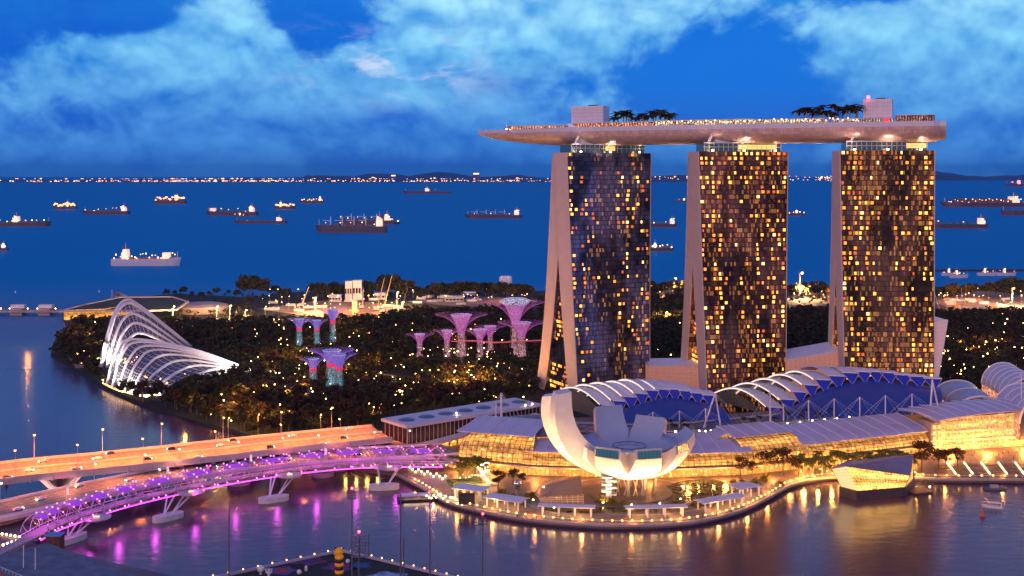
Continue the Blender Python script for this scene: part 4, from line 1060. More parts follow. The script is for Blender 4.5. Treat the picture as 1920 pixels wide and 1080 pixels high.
# ------------------------------------------------------------------ crystal pavilion on the water
CPV = thing('crystal_pavilion', 'faceted glass pavilion glowing gold on its own dark island in the bay', 'pavilion', G(1640, 925, 0))
bp = [G(1573, 929), G(1606, 938), G(1700, 930), G(1716, 913), G(1665, 904), G(1590, 906)]
MB().add([p for p in bp] + [p + Vector((0, 0, 4.6)) for p in bp], [tuple(range(6, 12))] + [(i, (i + 1) % 6, (i + 1) % 6 + 6, i + 6) for i in range(6)]).build('island_base', mat('dark_slate', (.07, .055, .06), .5, var=.2, vs=.3), CPV)
up = [Q(1560, 879, 600), Q(1588, 874, 592), Q(1706, 891, 600), Q(1712, 854, 622), Q(1655, 858, 642), Q(1585, 867, 634)]
lo = [p + Vector((0, 0, 4.61)) for p in bp]; ce = sum(lo, Vector()) / 6; lo = [p.lerp(ce, .06) for p in lo]
for i, (nm, mm) in enumerate([('glazing', mat('pale_gold_glass', (.5, .45, .35), .3, em=(1, .62, .26), es=1.5)), ('glazing', shop_mat('lit_pavilion_interior', 4.8, (1, .36, .04), (1, .60, .16), .4)), ('glazing', M_amberglass), ('glazing', M_amberglass), ('glazing', M_rose), ('glazing', M_rose)]):
    j = (i + 1) % 6; g = MB(); g.grid(lambda a, b: lo[i].lerp(lo[j], a).lerp(up[i].lerp(up[j], a), b), 10, 8, uv=lambda a, b: (a * 14, b * 5)); g.build(nm, mm, CPV)
    f = MB(); nn = (10, 20, 5, 8, 8, 8)[i]
    for k in range(nn + 1): f.tube([lo[i].lerp(lo[j], k / nn) + Vector((0, -.12, 0)), up[i].lerp(up[j], k / nn) + Vector((0, -.12, 0))], .09, 3)
    for k in range(1, 9): f.tube([lo[i].lerp(up[i], k / 8) + Vector((0, -.12, 0)), lo[j].lerp(up[j], k / 8) + Vector((0, -.12, 0))], .08, 3)
    f.build('frame', mat('bronze_frame'), CPV)
pk = Q(1668, 866, 615)
M_zinc = mat('zinc_roof', (.30, .27, .34), .35, metal=.5, var=.15, vs=.2)
MB().add([p + Vector((0, 0, .3)) for p in up] + [Q(1622, 872, 610) + Vector((0, 0, 1.0))], [(0, 1, 6), (1, 2, 6), (2, 3, 6), (3, 4, 6), (4, 5, 6), (5, 0, 6)]).build('roof', M_zinc, CPV)
f = MB()
for i in range(6): f.beam(up[i] + Vector((0, 0, .1)), up[(i + 1) % 6] + Vector((0, 0, .1)), .6, .6)
f.build('roof_edge', M_zinc, CPV)
# ------------------------------------------------------------------ promenade furniture
CPL = thing('edge_lamp', '', 'lamp'); MB().tube([(0, 0, 0), (0, 0, .9)], .12, 5).build('post', M_dark, CPL); MB().ball((0, 0, 1.25), .40, 8, 5).build('globe', emit('edge_globe', (1, .40, .07), 12), CPL); PE = Proto(CPL)
tot = [0.0]
for a, b in zip(pe, pe[1:]): tot.append(tot[-1] + (b - a).length)
def along(P, tot, s):
    k = min(max(0, int(np.searchsorted(tot, s)) - 1), len(P) - 2); t = (s - tot[k]) / max(1e-6, tot[k + 1] - tot[k]); return P[k].lerp(P[k + 1], t)
k = 0; s = 24.0; spots_ = []
while s < tot[-1] - 20:
    p = along(pe, tot, s); px = p.x / p.y * F + 960
    if px < 1925 and not (1568 < px < 1722 and p.y < 640 and False): spots_.append(p)
    s += 4.7 if px < 1450 else 6.2
for k, p in enumerate(spots_): PE.put(Vector((p.x, p.y + .3, 2.5)), 0, '%s globe lamp from the left along the waterfront edge of the promenade' % nth(k + 1) if k < 99 else 'globe lamp at the far right end of the waterfront edge', 'globe lamps along the waterfront edge')
# terrace lamps by the boat landing
random.seed(5)
for k in range(16):
    p = G(random.uniform(808, 868), 0 + 925, 2.5); x = lerp(800, 866, k / 15); p = G(x, 921 + (x - 800) * .22 + random.uniform(-6, 6) + 8, 2.5)
    PS.put(p, 0, 'small lamp among the cluster on the terrace above the boat landing', 'lamps above the boat landing', 1.2)
for k in range(15):
    x = lerp(880, 918, k / 14); p = G(x, lerp(874, 908, k / 14), 2.5); p.z = 2.6 + (14 - k) * .35; PS.put(p, 0, '%s lamp from the top down the lit stair left of the museum' % nth(k + 1), 'lamps down the lit stair', 1.15)
ws = thing('stair_wall', 'long slanting stair wall with a row of lamps left of the museum', 'stair', G(900, 895, 2.5))
a, b = G(876, 876, 2.5), G(920, 912, 2.5); MB().add([a, b, b + Vector((0, 0, .3)), a + Vector((0, 0, 5.2)), a + Vector((5, 3, 0)), b + Vector((5, 3, 0)), b + Vector((5, 3, .3)), a + Vector((5, 3, 5.2))], [(0, 1, 2, 3), (7, 6, 5, 4), (3, 2, 6, 7), (4, 0, 3, 7)]).build('wall', M_podium, ws)
# shelters
def shelter(x0, y0, x1, y1, dep, label, curve=0.0, n=4, hh=4.6):
    a, b = G(x0, y0, 2.5), G(x1, y1, 2.5); d = (b - a); L = d.length; d.normalize(); nn = Vector((-d.y, d.x, 0))
    t = thing('shelter', label, 'shelter', (a + b) / 2, 'white shelters along the promenade')
    MB().slab(lambda u, v: a + d * (u * (L + 2) - 1) + nn * (v * dep + curve * math.sin(u * math.pi)) + Vector((0, 0, hh + .35 * math.sin(v * math.pi))), 12, 4, .3).build('roof', mat('shelter_roof', (.80, .76, .74), .5, var=.04, vs=.3), t)
    lg = MB()
    for k in range(n):
        p = a + d * (L * (k + .15) / (n - .7)) + nn * 1.2
        MB().beam(p, p + Vector((0, 0, hh - .3)), .8, .8).build('leg', M_white, t)
        MB().beam(p + nn * (dep - 2.4), p + nn * (dep - 2.4) + Vector((0, 0, hh - .3)), .7, .7).build('leg', M_white, t)
    for k in range(n - 1):
        p = a + d * (L * (k + .6) / (n - .7)) + nn * dep * .5 + Vector((0, 0, hh - .7))
        MB().box(p, (2.2, .5, .15)).build('ceiling_light', emit('shelter_light', (1, .66, .30), 30), t)
    return t, a, d, nn, L
SH = [shelter(850, 934, 902, 940, 11, 'leftmost white shelter on the promenade, beside the palm grove', hh=5.0), shelter(908, 950, 972, 960, 10, 'second white shelter from the left, at the bend of the promenade'),
      shelter(1012, 967, 1112, 971, 6, 'long white shelter in front of the sloping glass entrance'), shelter(1177, 972, 1286, 969, 6, 'long white shelter directly in front of the museum columns'),
      shelter(1322, 962, 1398, 948, 8, 'white shelter to the right of the museum by the lily pond'), shelter(1394, 936, 1428, 930, 11, 'small curved white shelter between the pond and the bay', 2.5, 3)]
# planting under the shelters
M_leafy = mat('lit_leaves', (.18, .16, .02), .7, var=.6, vs=.9)  # leaf green yellowed to carry lamp light; dark version follows
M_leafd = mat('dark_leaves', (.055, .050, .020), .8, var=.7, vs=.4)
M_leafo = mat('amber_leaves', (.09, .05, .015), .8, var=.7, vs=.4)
M_bark = mat('bark', (.12, .08, .05), .9, var=.3, vs=1)
def leaves(mb, n, fn, s, rng, flat=.4):
    for _ in range(n):
        p = fn(); a = Vector((rng.gauss(0, 1), rng.gauss(0, 1), rng.gauss(0, flat))).normalized() * s * rng.uniform(.6, 1.3)
        b = Vector((rng.gauss(0, 1), rng.gauss(0, 1), rng.gauss(0, 1))); b = (b - a * (b.dot(a) / a.length_squared)).normalized() * s * rng.uniform(.35, .8)
        mb.quad(p - a - b, p + a - b * .6, p + a * 1.1 + b, p - a * .7 + b * .9)
rng = random.Random(9)
for (t_, a, d, nn, L), w_ in zip(SH, ('leftmost', 'second', 'third', 'fourth', 'fifth', 'sixth')):
    mb = MB()
    for c in range(int(L / 2.4)):
        if rng.random() < .25: continue
        q = a + d * (c * 2.4 + rng.uniform(0, 1.5)) + nn * (11 + rng.uniform(-1, 1)); r = rng.uniform(.8, 1.7)
        leaves(mb, 34, lambda: q + Vector((rng.gauss(0, r * .6), rng.gauss(0, r * .5), abs(rng.gauss(.8, r * .5)))), .45, rng, .8)
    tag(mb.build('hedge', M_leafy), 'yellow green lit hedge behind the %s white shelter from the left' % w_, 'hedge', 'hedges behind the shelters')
# lily pond and smaller paving features
def patch(name, pts, z, m, sm=24): 
    P = cr([G(x, y, z) for x, y in pts + pts[:1]], sm * 2)[:-1]; return struct(MB().prism([(p.x, p.y) for p in P], z - .02, z).build(name, m))
M_pond = mat('pond_water', (.01, .015, .012), .08, var=.4, vs=.1, bump=.2, bs=.3)
patch('lily_pond', [(1243, 912), (1290, 900), (1345, 900), (1368, 914), (1345, 932), (1290, 941), (1248, 938)], 2.53, M_pond)
patch('reflecting_pool', [(1010, 955), (1060, 948), (1120, 950), (1180, 955), (1150, 962), (1060, 961)], 2.53, M_pond)
patch('lawn', [(836, 899), (880, 897), (905, 905), (880, 915), (845, 912)], 2.53, mat('lit_grass', (.04, .06, .015), .9, var=.4, vs=.3))
lilies = MB()
for _ in range(420):
    x, y = rng.uniform(1250, 1362), rng.uniform(903, 937)
    if ((x - 1305) / 56) ** 2 + ((y - 920) / 17) ** 2 < 1: p = G(x, y, 2.56); r = rng.uniform(.3, 1.1); lilies.add([p + Vector((r * math.cos(a), r * math.sin(a), rng.uniform(0, .3))) for a in (0, 1.2, 2.5, 3.8, 5)], [(0, 1, 2, 3, 4)])
stuff(lilies.build('lily_pads', mat('lily_green', (.06, .06, .02), .6, var=.4, vs=.5)), 'dark floating leaves covering the pond right of the museum', 'lily pads')
t = thing('globe_sculpture', 'shiny bluish globe sculpture on the plaza left of the glass entrance', 'sculpture', G(971, 916, 2.5)); p = G(971, 916, 2.5)
MB().ball(p + Vector((0, 0, 2.6)), 2.0, 16, 10).build('globe', mat('mirror_globe', (.5, .6, .7), .1, metal=.9), t, smooth=True); MB().lathe([(1.6, 0), (1.2, .6), (.4, .8)], p, 10).build('base', M_dark, t)
t = thing('notice_board', 'dark square board standing under the leftmost white shelter', 'board', G(877, 948, 2.5)); p = G(875, 948, 2.5)
MB().box(p + Vector((0, 0, 3.4)), (8, .8, 5.6)).build('panel', M_dark, t); MB().beam(p + Vector((-3, 0, 0)), p + Vector((-3, 0, 1)), .4, .4).build('leg', M_dark, t); MB().beam(p + Vector((3, 0, 0)), p + Vector((3, 0, 1)), .4, .4).build('leg', M_dark, t)
p = G(806, 861, 2.5); t = thing('cone_sculpture', 'small round openwork sculpture at the end of the footbridge', 'sculpture', p)
sp_ = MB(); 
for k in range(12): a0 = k / 12 * math.pi; sp_.tube([p + Vector((3.2 * math.cos(a0) * math.sin(j / 10 * math.pi * 2), 3.2 * math.sin(a0) * math.sin(j / 10 * math.pi * 2), 4.6 - 4.2 * math.cos(j / 10 * math.pi * 2))) for j in range(11)], .12, 3, False)
sp_.build('mesh_shell', mat('bronze_frame'), t)
for k, (x, y, w_) in enumerate([(905, 893, 'left'), (913, 890, 'right')]):
    p = G(x, y + 4, 2.5); t = thing('pagoda_lamp', '%s tiered white lantern post at the end of the palm grove' % w_, 'lantern', p, 'tiered lantern posts'); MB().tube([p, p + Vector((0, 0, 8))], .3, 6).build('post', M_white, t)
    for j in range(4): MB().lathe([(1.5, 0), (1.2, .5), (.3, .7)], p + Vector((0, 0, 1.5 + j * 1.9)), 8).build('lamp_tier', emit('lantern', (1, .85, .55), 3), t)
# quay lamps along the bridge landing
for k in range(13):
    p = G(768 + k * 5.6, 878 + k * 1.4 + (k % 3) * 3, 2.5); PS.put(p, 0, 'low lamp in the lit planting strip below the end of the footbridge', 'lamps by the footbridge landing', 1.3)

# ------------------------------------------------------------------ palms
def palm_proto(seed, h, lit):
    r_ = random.Random(seed); t = thing('palm_tree', '', 'palm tree')
    bend = r_.uniform(-.4, .4)
    MB().tube([(0, 0, 0), (bend * .3, 0, h * .5), (bend, 0, h)], [.34, .26, .2], 6).build('trunk', mat('palm_bark', (.35, .26, .17), .9), t)
    mb = MB()
    for k in range(15):
        a = 2 * math.pi * k / 15 + r_.uniform(-.2, .2); el_ = r_.uniform(-.1, 1.1); L = r_.uniform(2.6, 3.6); pts = []
        for j in range(6):
            u = j / 5; rr = L * u * math.cos(el_ * (1 - u)) ; pts.append(Vector((bend + rr * math.cos(a), rr * math.sin(a), h + L * .8 * math.sin(el_) * u - 1.9 * u * u * (1.2 - el_ * .3))))
        sd = Vector((-math.sin(a), math.cos(a), 0))
        for j in range(5):
            w0, w1 = .75 * math.sin(math.pi * (j + .3) / 5.6), .75 * math.sin(math.pi * (j + 1.3) / 5.6)
            dn = Vector((0, 0, -.45))
            mb.quad(pts[j], pts[j + 1], pts[j + 1] + sd * w1 + dn * w1, pts[j] + sd * w0 + dn * w0); mb.quad(pts[j + 1], pts[j], pts[j] - sd * w0 + dn * w0, pts[j + 1] - sd * w1 + dn * w1)
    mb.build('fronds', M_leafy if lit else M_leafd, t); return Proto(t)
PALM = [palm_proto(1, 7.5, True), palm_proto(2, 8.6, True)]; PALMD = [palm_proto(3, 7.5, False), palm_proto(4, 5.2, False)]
UPL = thing('palm_uplight', '', 'lamp'); MB().box((0, 0, .15), (.5, .5, .3)).build('housing', M_dark, UPL); MB().ball((0, 0, .45), .25, 6, 4).build('globe', emit('uplight', (1, .60, .15), 30), UPL); PU = Proto(UPL)
def palms(n, x0, x1, y0, y1, lab, grp, protos=PALM, sc=1.0, z=2.5, up=True, seed=1):
    r_ = random.Random(seed)
    for k in range(n):
        x = lerp(x0, x1, (k + r_.uniform(.1, .9)) / n); y = lerp(y0(x) if callable(y0) else y0, y1(x) if callable(y1) else y1, r_.random())
        p = G(x, y, z) if not isinstance(z, tuple) else mallpt(x, *z)
        protos[k % 2].put(p, r_.uniform(0, 6.28), lab, grp, sc * r_.uniform(.85, 1.15))
        if up and k % 3 == 0: PU.put(p + Vector((1.0, -1.2, 0)), 0, 'small uplight at the foot of ' + lab.replace('palm ', 'a palm ', 1) if False else 'small ground uplight between the trunks of the ' + grp, 'uplights of the ' + grp)
palms(30, 858, 915, 886, 897, 'palm with a slim pale trunk in the lit grove left of the museum', 'palms in the lit grove', seed=2, sc=.95)
palms(12, 762, 850, 872, 880, 'small lit palm beside the end of the footbridge', 'palms by the footbridge landing', seed=3, sc=.7)
palms(16, 642, 716, 848, 853, 'yellow lit palm between the two road bridges', 'palms between the road bridges', seed=4, sc=.9, z=4)
palms(54, 1495, 1722, lambda x: 897 - (x - 1495) * .03, lambda x: 880 - (x - 1495) * .04, 'palm in the long row before the lilac canopy of the mall', 'palms in the long promenade row', seed=5)
palms(20, 1268, 1350, 880, 892, 'palm in the short row right of the museum', 'palms right of the museum', seed=6, sc=.85)
palms(11, 1482, 1722, 0, 0, 'dark palm on the mall roof in front of the right blue hall', 'palms on the mall roof', PALMD, .9, (52, 15.4), False, 7)
palms(4, 1300, 1345, 0, 0, 'dark palm on the mall roof in front of the left blue hall', 'palms before the left blue hall', PALMD, .9, (52, 15.4), False, 8)
# sky deck palms
r_ = random.Random(12)
for (x0, x1, n, lab, grp) in ((1143, 1258, 15, 'dark palm on the left half of the sky deck beside the left white block', 'left palms on the sky deck'), (1492, 1612, 15, 'dark palm on the sky deck left of the right white block', 'right palms on the sky deck')):
    for k in range(n):
        x = lerp(x0, x1, (k + .5) / n) + r_.uniform(-3, 3); p, _ = deck(s_of(x), r_.uniform(2, 9), 0); PALMD[0].put(p, r_.uniform(0, 6), lab, grp, (1.9, 1.9, r_.uniform(1.25, 1.95)))

# ------------------------------------------------------------------ broad trees
def tree_proto(seed, h, rx, nl, ls, m, lobes=9, name='broad_tree', hi=False):
    r_ = random.Random(seed); t = thing(name, '', 'tree'); tr = MB()
    tr.tube([(0, 0, 0), (.1, .1, h * .3), (.2, -.1, h * .55)], [h * .028, h * .02, h * .014], 6)
    cs = []
    for k in range(lobes):
        a = 2 * math.pi * k / lobes + r_.uniform(-.5, .5); rr = rx * r_.uniform(.25, .75); c = Vector((rr * math.cos(a), rr * math.sin(a), h * r_.uniform(.52, .86)))
        cs.append((c, rx * r_.uniform(.28, .5))); tr.tube([(.1, 0, h * .35), c * .6 + Vector((0, 0, h * .18)), c], [h * .012, h * .008, h * .004], 4)
    cs.append((Vector((0, 0, h * .85)), rx * .5))
    tr.build('trunk', M_bark, t); cr_ = MB()
    def fn():
        c, r = r_.choice(cs); v = Vector((r_.gauss(0, 1), r_.gauss(0, 1), r_.gauss(0, .8))).normalized() * r * r_.uniform(.6, 1.05); v.z *= .75; return c + v
    leaves(cr_, nl, fn, ls, r_, .7); cr_.build('crown', m, t); return Proto(t)
BT = [tree_proto(21, 13, 5.4, 900, .42, M_leafo), tree_proto(22, 12, 5.0, 800, .42, M_leafo)]
for k, (x, y, s) in enumerate([(1388, 893, .85), (1436, 892, 1.15), (1469, 891, 1.2), (1410, 894, .7), (1497, 892, .75)]): BT[k % 2].put(G(x, y, 2.5), k, 'broad dark tree, %s from the left in the clump before the tall middle glass vault' % nth([1, 3, 4, 2, 5][k]), 'broad trees before the middle vault', s)
for k, (x, y, s) in enumerate([(1728, 884, 1.35), (1760, 880, .95), (1774, 879, .85), (1795, 879, 1.0)]): BT[k % 2].put(G(x, y, 2.5), k * 2, 'broad tree, %s from the left among those before the golden atrium' % nth(k + 1), 'broad trees before the atrium', s)
for k, (x, y, s) in enumerate([(934, 918, .8), (962, 909, .72), (980, 909, .5)]): BT[k % 2].put(G(x, y, 2.5), k * 2, 'broad dark tree, %s from the left on the plaza left of the museum' % nth(k + 1), 'broad trees left of the museum', s)

# ------------------------------------------------------------------ people on the plaza
def person_proto(top, leg):
    me = bpy.data.meshes.new('person')
    vs = [(0, 0, .95), (0, 0, 1.2), (0, 0, 1.42), (0, 0, 1.52), (0, .02, 1.68), (.2, 0, 1.40), (.26, .03, 1.12), (.25, .12, .88), (-.2, 0, 1.40), (-.27, -.03, 1.12), (-.26, .06, .88), (.10, 0, .88), (.12, .08, .48), (.13, .02, .06), (-.10, 0, .88), (-.12, -.10, .48), (-.13, -.22, .08), (.13, .16, .03), (-.13, -.08, .03)]
    es = [(0, 1), (1, 2), (2, 3), (3, 4), (2, 5), (5, 6), (6, 7), (2, 8), (8, 9), (9, 10), (0, 11), (11, 12), (12, 13), (0, 14), (14, 15), (15, 16), (13, 17), (16, 18)]
    me.from_pydata(vs, es, []); o = bpy.data.objects.new('person', me); COL.objects.link(o)
    o.modifiers.new('skin', 'SKIN'); sk = me.skin_vertices[0] if me.skin_vertices else None
    if sk is None:
        import bmesh; bm = bmesh.new(); bm.from_mesh(me); bm.verts.layers.skin.verify(); bm.to_mesh(me); bm.free(); sk = me.skin_vertices[0]
    rs = [.16, .15, .15, .06, .11, .06, .045, .04, .06, .045, .04, .09, .065, .045, .09, .065, .045, .04, .04]
    for v, r in zip(sk.data, rs): v.radius = (r, r * .8)
    sk.data[0].use_root = True
    me.materials.append(top); return o
pm = [person_proto(mat('cloth_dark', (.03, .03, .05), .8), None), person_proto(mat('cloth_light', (.5, .45, .42), .8), None)]
used = [False, False]; rng = random.Random(15); prs = sorted([(rng.uniform(1795, 1915), rng.uniform(846, 868)) for _ in range(22)])
for k, (x, y) in enumerate(prs):
    j = k % 2; o = pm[j]
    if used[j]: o = o.copy(); COL.objects.link(o)
    used[j] = True; o.location = G(x, y, 2.5); o.rotation_euler = (0, 0, rng.uniform(0, 6.3))
    tag(o, 'person in %s clothes strolling on the bright plaza, %s from the left' % (('dark', 'light')[j], nth(k + 1)), 'person', 'people on the plaza')
# small boats in the bay
def boat(loc, rz, L, lab, hullm, lights=True, cat='boat', roofm=None):
    t = thing('river_boat', lab, cat, loc, rz=rz)
    MB().add([(-L / 2, -L * .14, 0), (L * .35, -L * .14, 0), (L / 2, 0, .2), (L * .35, L * .14, 0), (-L / 2, L * .14, 0), (-L / 2, -L * .16, 1.0), (L * .36, -L * .16, 1.0), (L * .54, 0, 1.3), (L * .36, L * .16, 1.0), (-L / 2, L * .16, 1.0)], [(5, 6, 7, 8, 9)] + [(i, (i + 1) % 5, (i + 1) % 5 + 5, i + 5) for i in range(5)]).build('hull', hullm, t, local=True)
    MB().box((-L * .06, 0, 2.7), (L * .68, L * .26, .25)).build('roof', roofm or M_roofw, t, local=True)
    for sx_ in (-1, 1):
        for k in range(4): MB().beam((-L * .36 + k * L * .2, sx_ * L * .11, 1.0), (-L * .36 + k * L * .2, sx_ * L * .11, 2.6), .15, .15).build('post', M_dark, t, local=True)
    if lights: MB().box((-L * .05, 0, 2.3), (L * .6, .3, .2)).build('lamp', emit('boat_lamp', (1, .7, .45), 10), t, local=True)
boat(G(785, 937), R(8), 22, 'low lit tour boat moored at the left end of the promenade', mat('dark_hull', (.05, .03, .03), .5))
boat(G(1861, 952), R(160), 9, 'small white boat alone on the bay at the right', M_white, False, roofm=M_white)
t = thing('raft', 'dark square raft moored near the right promenade', 'raft', G(1864, 917)); p = G(1864, 917); MB().box(p + Vector((0, 0, .4)), (11, 5, .8)).build('float', M_concd, t); MB().box(p + Vector((0, 0, 1.4)), (4, 2.5, 1.3)).build('box', M_conc, t)
t = thing('jetty_frame', 'timber jetty with a slanting gangway at the right side of the crystal pavilion', 'jetty', G(1715, 925)); p = G(1722, 922); MB().box(p + Vector((0, 0, .7)), (12, 10, .7), .3).build('deck', mat('jetty_timber', (.20, .10, .06), .7, var=.4, vs=1), t)
MB().beam(p + Vector((-3, 3, 1)), p + Vector((2, 12, 7)), 1.4, .4).build('gangway', mat('jetty_timber'), t); MB().ball(p + Vector((6, 0, 2.6)), .4).build('lamp', M_wglow, t)

# glow of the shopfronts and promenade lamps on the paving
for k in range(16):
    px = lerp(870, 1900, k / 15); p = mallpt(px, -9, 6.5); point('shopfront_glow', p, 8500 if px < 1700 else 30000, (1, .34, .06), 1.5, MALL if px < 1745 else AT)
for k, p in enumerate(spots_[::5]): point('promenade_glow', Vector((p.x, p.y + 3.5, 5.6)), 2600, (1, .34, .06), .5)
for (t_, a, d, nn, L) in SH:
    for u in (.25, .75): point('shelter_glow', a + d * (L * u) + nn * 4 + Vector((0, 0, 3.4)), 500, (1, .55, .18), .4, t_)

for k in range(9): p = G(1505 + k * 26, 886 - k * .8, 5.5); point('palm_fill', p + Vector((0, -3, 0)), 5000, (1, .56, .10), .5)  # lights without fixtures, added to boost the palm uplights
for k in range(4): p = G(862 + k * 16, 894, 5.5); point('palm_fill', p + Vector((0, -3, 0)), 3500, (1, .62, .12), .5)
for k in range(4): p = G(650 + k * 20, 854, 7); point('palm_fill', p + Vector((0, -4, 0)), 1500, (1, .62, .10), .5)
for k in range(3): p = G(1280 + k * 28, 890, 5.5); point('palm_fill', p + Vector((0, -3, 0)), 1800, (1, .56, .12), .5)
for k in range(4): p = G(1385 + k * 34, 896, 4.5); point('tree_glow', p + Vector((0, 3, 0)), 1500, (1, .46, .10), .5)

rng = random.Random(61)
SHP = thing('shrub', '', 'shrub'); mb = MB(); leaves(mb, 150, lambda: Vector((rng.gauss(0, .9), rng.gauss(0, .9), abs(rng.gauss(.9, .6)))), .42, rng, .8); mb.build('foliage', M_leafy, SHP); MB().tube([(0, 0, 0), (0, 0, 1.2)], .12, 5).build('stem', M_bark, SHP); PSH = Proto(SHP)
for k in range(26):
    x, y = [(rng.uniform(925, 1000), rng.uniform(924, 944)), (rng.uniform(1120, 1170), rng.uniform(940, 950)), (rng.uniform(1360, 1470), rng.uniform(898, 915)), (rng.uniform(1235, 1330), rng.uniform(941, 950))][k % 4]
    nm = ('on the plaza left of the museum', 'before the museum columns', 'between the pond and the broad trees', 'along the near edge of the lily pond')[k % 4]
    PSH.put(G(x, y, 2.5), k, 'low leafy shrub ' + nm, 'shrubs ' + nm, rng.uniform(.8, 1.5))
prs = sorted([(rng.uniform(960, 1110), rng.uniform(972, 977)) if k % 2 else (rng.uniform(1180, 1420), rng.uniform(972, 976) if True else 0) for k in range(24)])
for k, (x, y) in enumerate(prs):
    if x > 1300: y = 976 - (x - 1300) * .17 - 2
    j = k % 2; o = pm[j].copy(); COL.objects.link(o); o.location = G(x, y, 2.51); o.rotation_euler = (0, 0, rng.uniform(0, 6.3))
    tag(o, 'person in %s clothes on the boardwalk along the water, %s from the left' % (('dark', 'light')[j], nth(k + 1)), 'person', 'people on the boardwalk')
rl_ = MB(); ri = [p + Vector((0, .8, 0)) for p in pe[2:84]]
for a, b in zip(ri, ri[1:]): a = Vector((a.x, a.y, 3.6)); b = Vector((b.x, b.y, 3.6)); rl_.beam(a, b, .12, .12)
for a in ri: rl_.beam((a.x, a.y, 2.5), (a.x, a.y, 3.6), .12, .12)
tag(rl_.build('railing', M_steel), 'thin metal railing along the waterfront edge of the promenade', 'railing')
# ------------------------------------------------------------------ bridges
def ribbon(mb, P, w, z0, z1, off=0.0):
    for a, b, i in zip(P, P[1:], range(len(P))):
        def nrm(k):
            d = (P[min(k + 1, len(P) - 1)] - P[max(k - 1, 0)]); d.z = 0; d.normalize(); return Vector((-d.y, d.x, 0))
        n0, n1 = nrm(i), nrm(i + 1)
        vs = []
        for z in (z0, z1):
            for p, n_, s in ((a, n0, -1), (b, n1, -1), (b, n1, 1), (a, n0, 1)): q = p + n_ * (off + s * w / 2); vs.append(Vector((q.x, q.y, p.z + z)))
        mb.add(vs, [(3, 2, 1, 0), (4, 5, 6, 7), (0, 1, 5, 4), (2, 3, 7, 6)])
    return mb
def side(P, k, off, z=0.0):
    d = (P[min(k + 1, len(P) - 1)] - P[max(k - 1, 0)]); d.z = 0; d.normalize(); n_ = Vector((-d.y, d.x, 0)); return P[k] + n_ * off + Vector((0, 0, z)), d, n_
M_gird = mat('bridge_concrete', (.46, .40, .38), .65, var=.12, vs=.15)
# lamp on a tall post, for roads
def lamp_proto(name, h, arm, glow, two=False):
    t = thing(name, '', 'street lamp'); MB().tube([(0, 0, 0), (0, 0, h)], [.22, .12], 6).tube([(0, 0, h), (arm, 0, h + .3)], .1, 5).build('post', mat('lamp_post', (.35, .30, .28), .5), t)
    hd = MB().box((arm, 0, h + .25), (1.3, .5, .25)).build('lamp_head', M_dark, t); MB().ball((arm, 0, h - .1), .48, 8, 5).build('globe', glow, hd, local=True); return t
SL1 = lamp_proto('street_lamp', 14, 1.6, emit('sodium_globe', (1, .36, .06), 16))
PL1 = Proto(SL1)
SL2 = lamp_proto('street_lamp', 9.5, 1.2, emit('cool_globe', (1, .66, .36), 14)); PL2 = Proto(SL2)
# highway bridge
hp = []
for x, y in [(-230, 920), (0, 885), (180, 867), (350, 849), (530, 829), (716, 811)]:
    hp.append(G(x, y, 13.0))
HW = cr(hp, 60)
HB = thing('highway_bridge', 'wide highway bridge on slanting concrete legs, its road glowing orange', 'bridge', HW[25])
ribbon(MB(), HW, 38, -2.2, 0).build('deck', M_gird, HB)
ribbon(MB(), HW, 36, .02, .05).build('road_surface', mat('warm_asphalt', (.16, .11, .08), .5, var=.15, vs=.06), HB)
for s_ in (-1, 1):
    ribbon(MB(), HW, .5, 0, 1.3, s_ * 18.9).build('parapet', M_gird, HB)
ribbon(MB(), HW, 1.0, .05, .9, 0).build('median', M_gird, HB)
gm = MB()
for k in range(0, 60, 3): q, d, n_ = side(HW, k, -19.3, -1.2); gm.beam(q + Vector((0, 0, -1.2)), q + Vector((0, 0, 1.4)), .7, .7)
gm.build('joint_cover', M_conc, HB)
ln = MB()
for off in (-13.5, -9, -4.5, 4.5, 9, 13.5):
    for k in range(0, 59): 
        a, _, _ = side(HW, k, off, .056); b, _, n_ = side(HW, k + 1, off, .056); b = a.lerp(b, .45); ln.quad(a - n_ * .12, b - n_ * .12, b + n_ * .12, a + n_ * .12)
stuff(ln.build('lane_marking', mat('road_paint', (.7, .68, .62), .6), HB))
def nearest(P, px): return min(range(len(P)), key=lambda k: abs(P[k].x / P[k].y * F + 960 - px))
M_redlit = mat('lit_red_leg', (.50, .30, .30), .6)
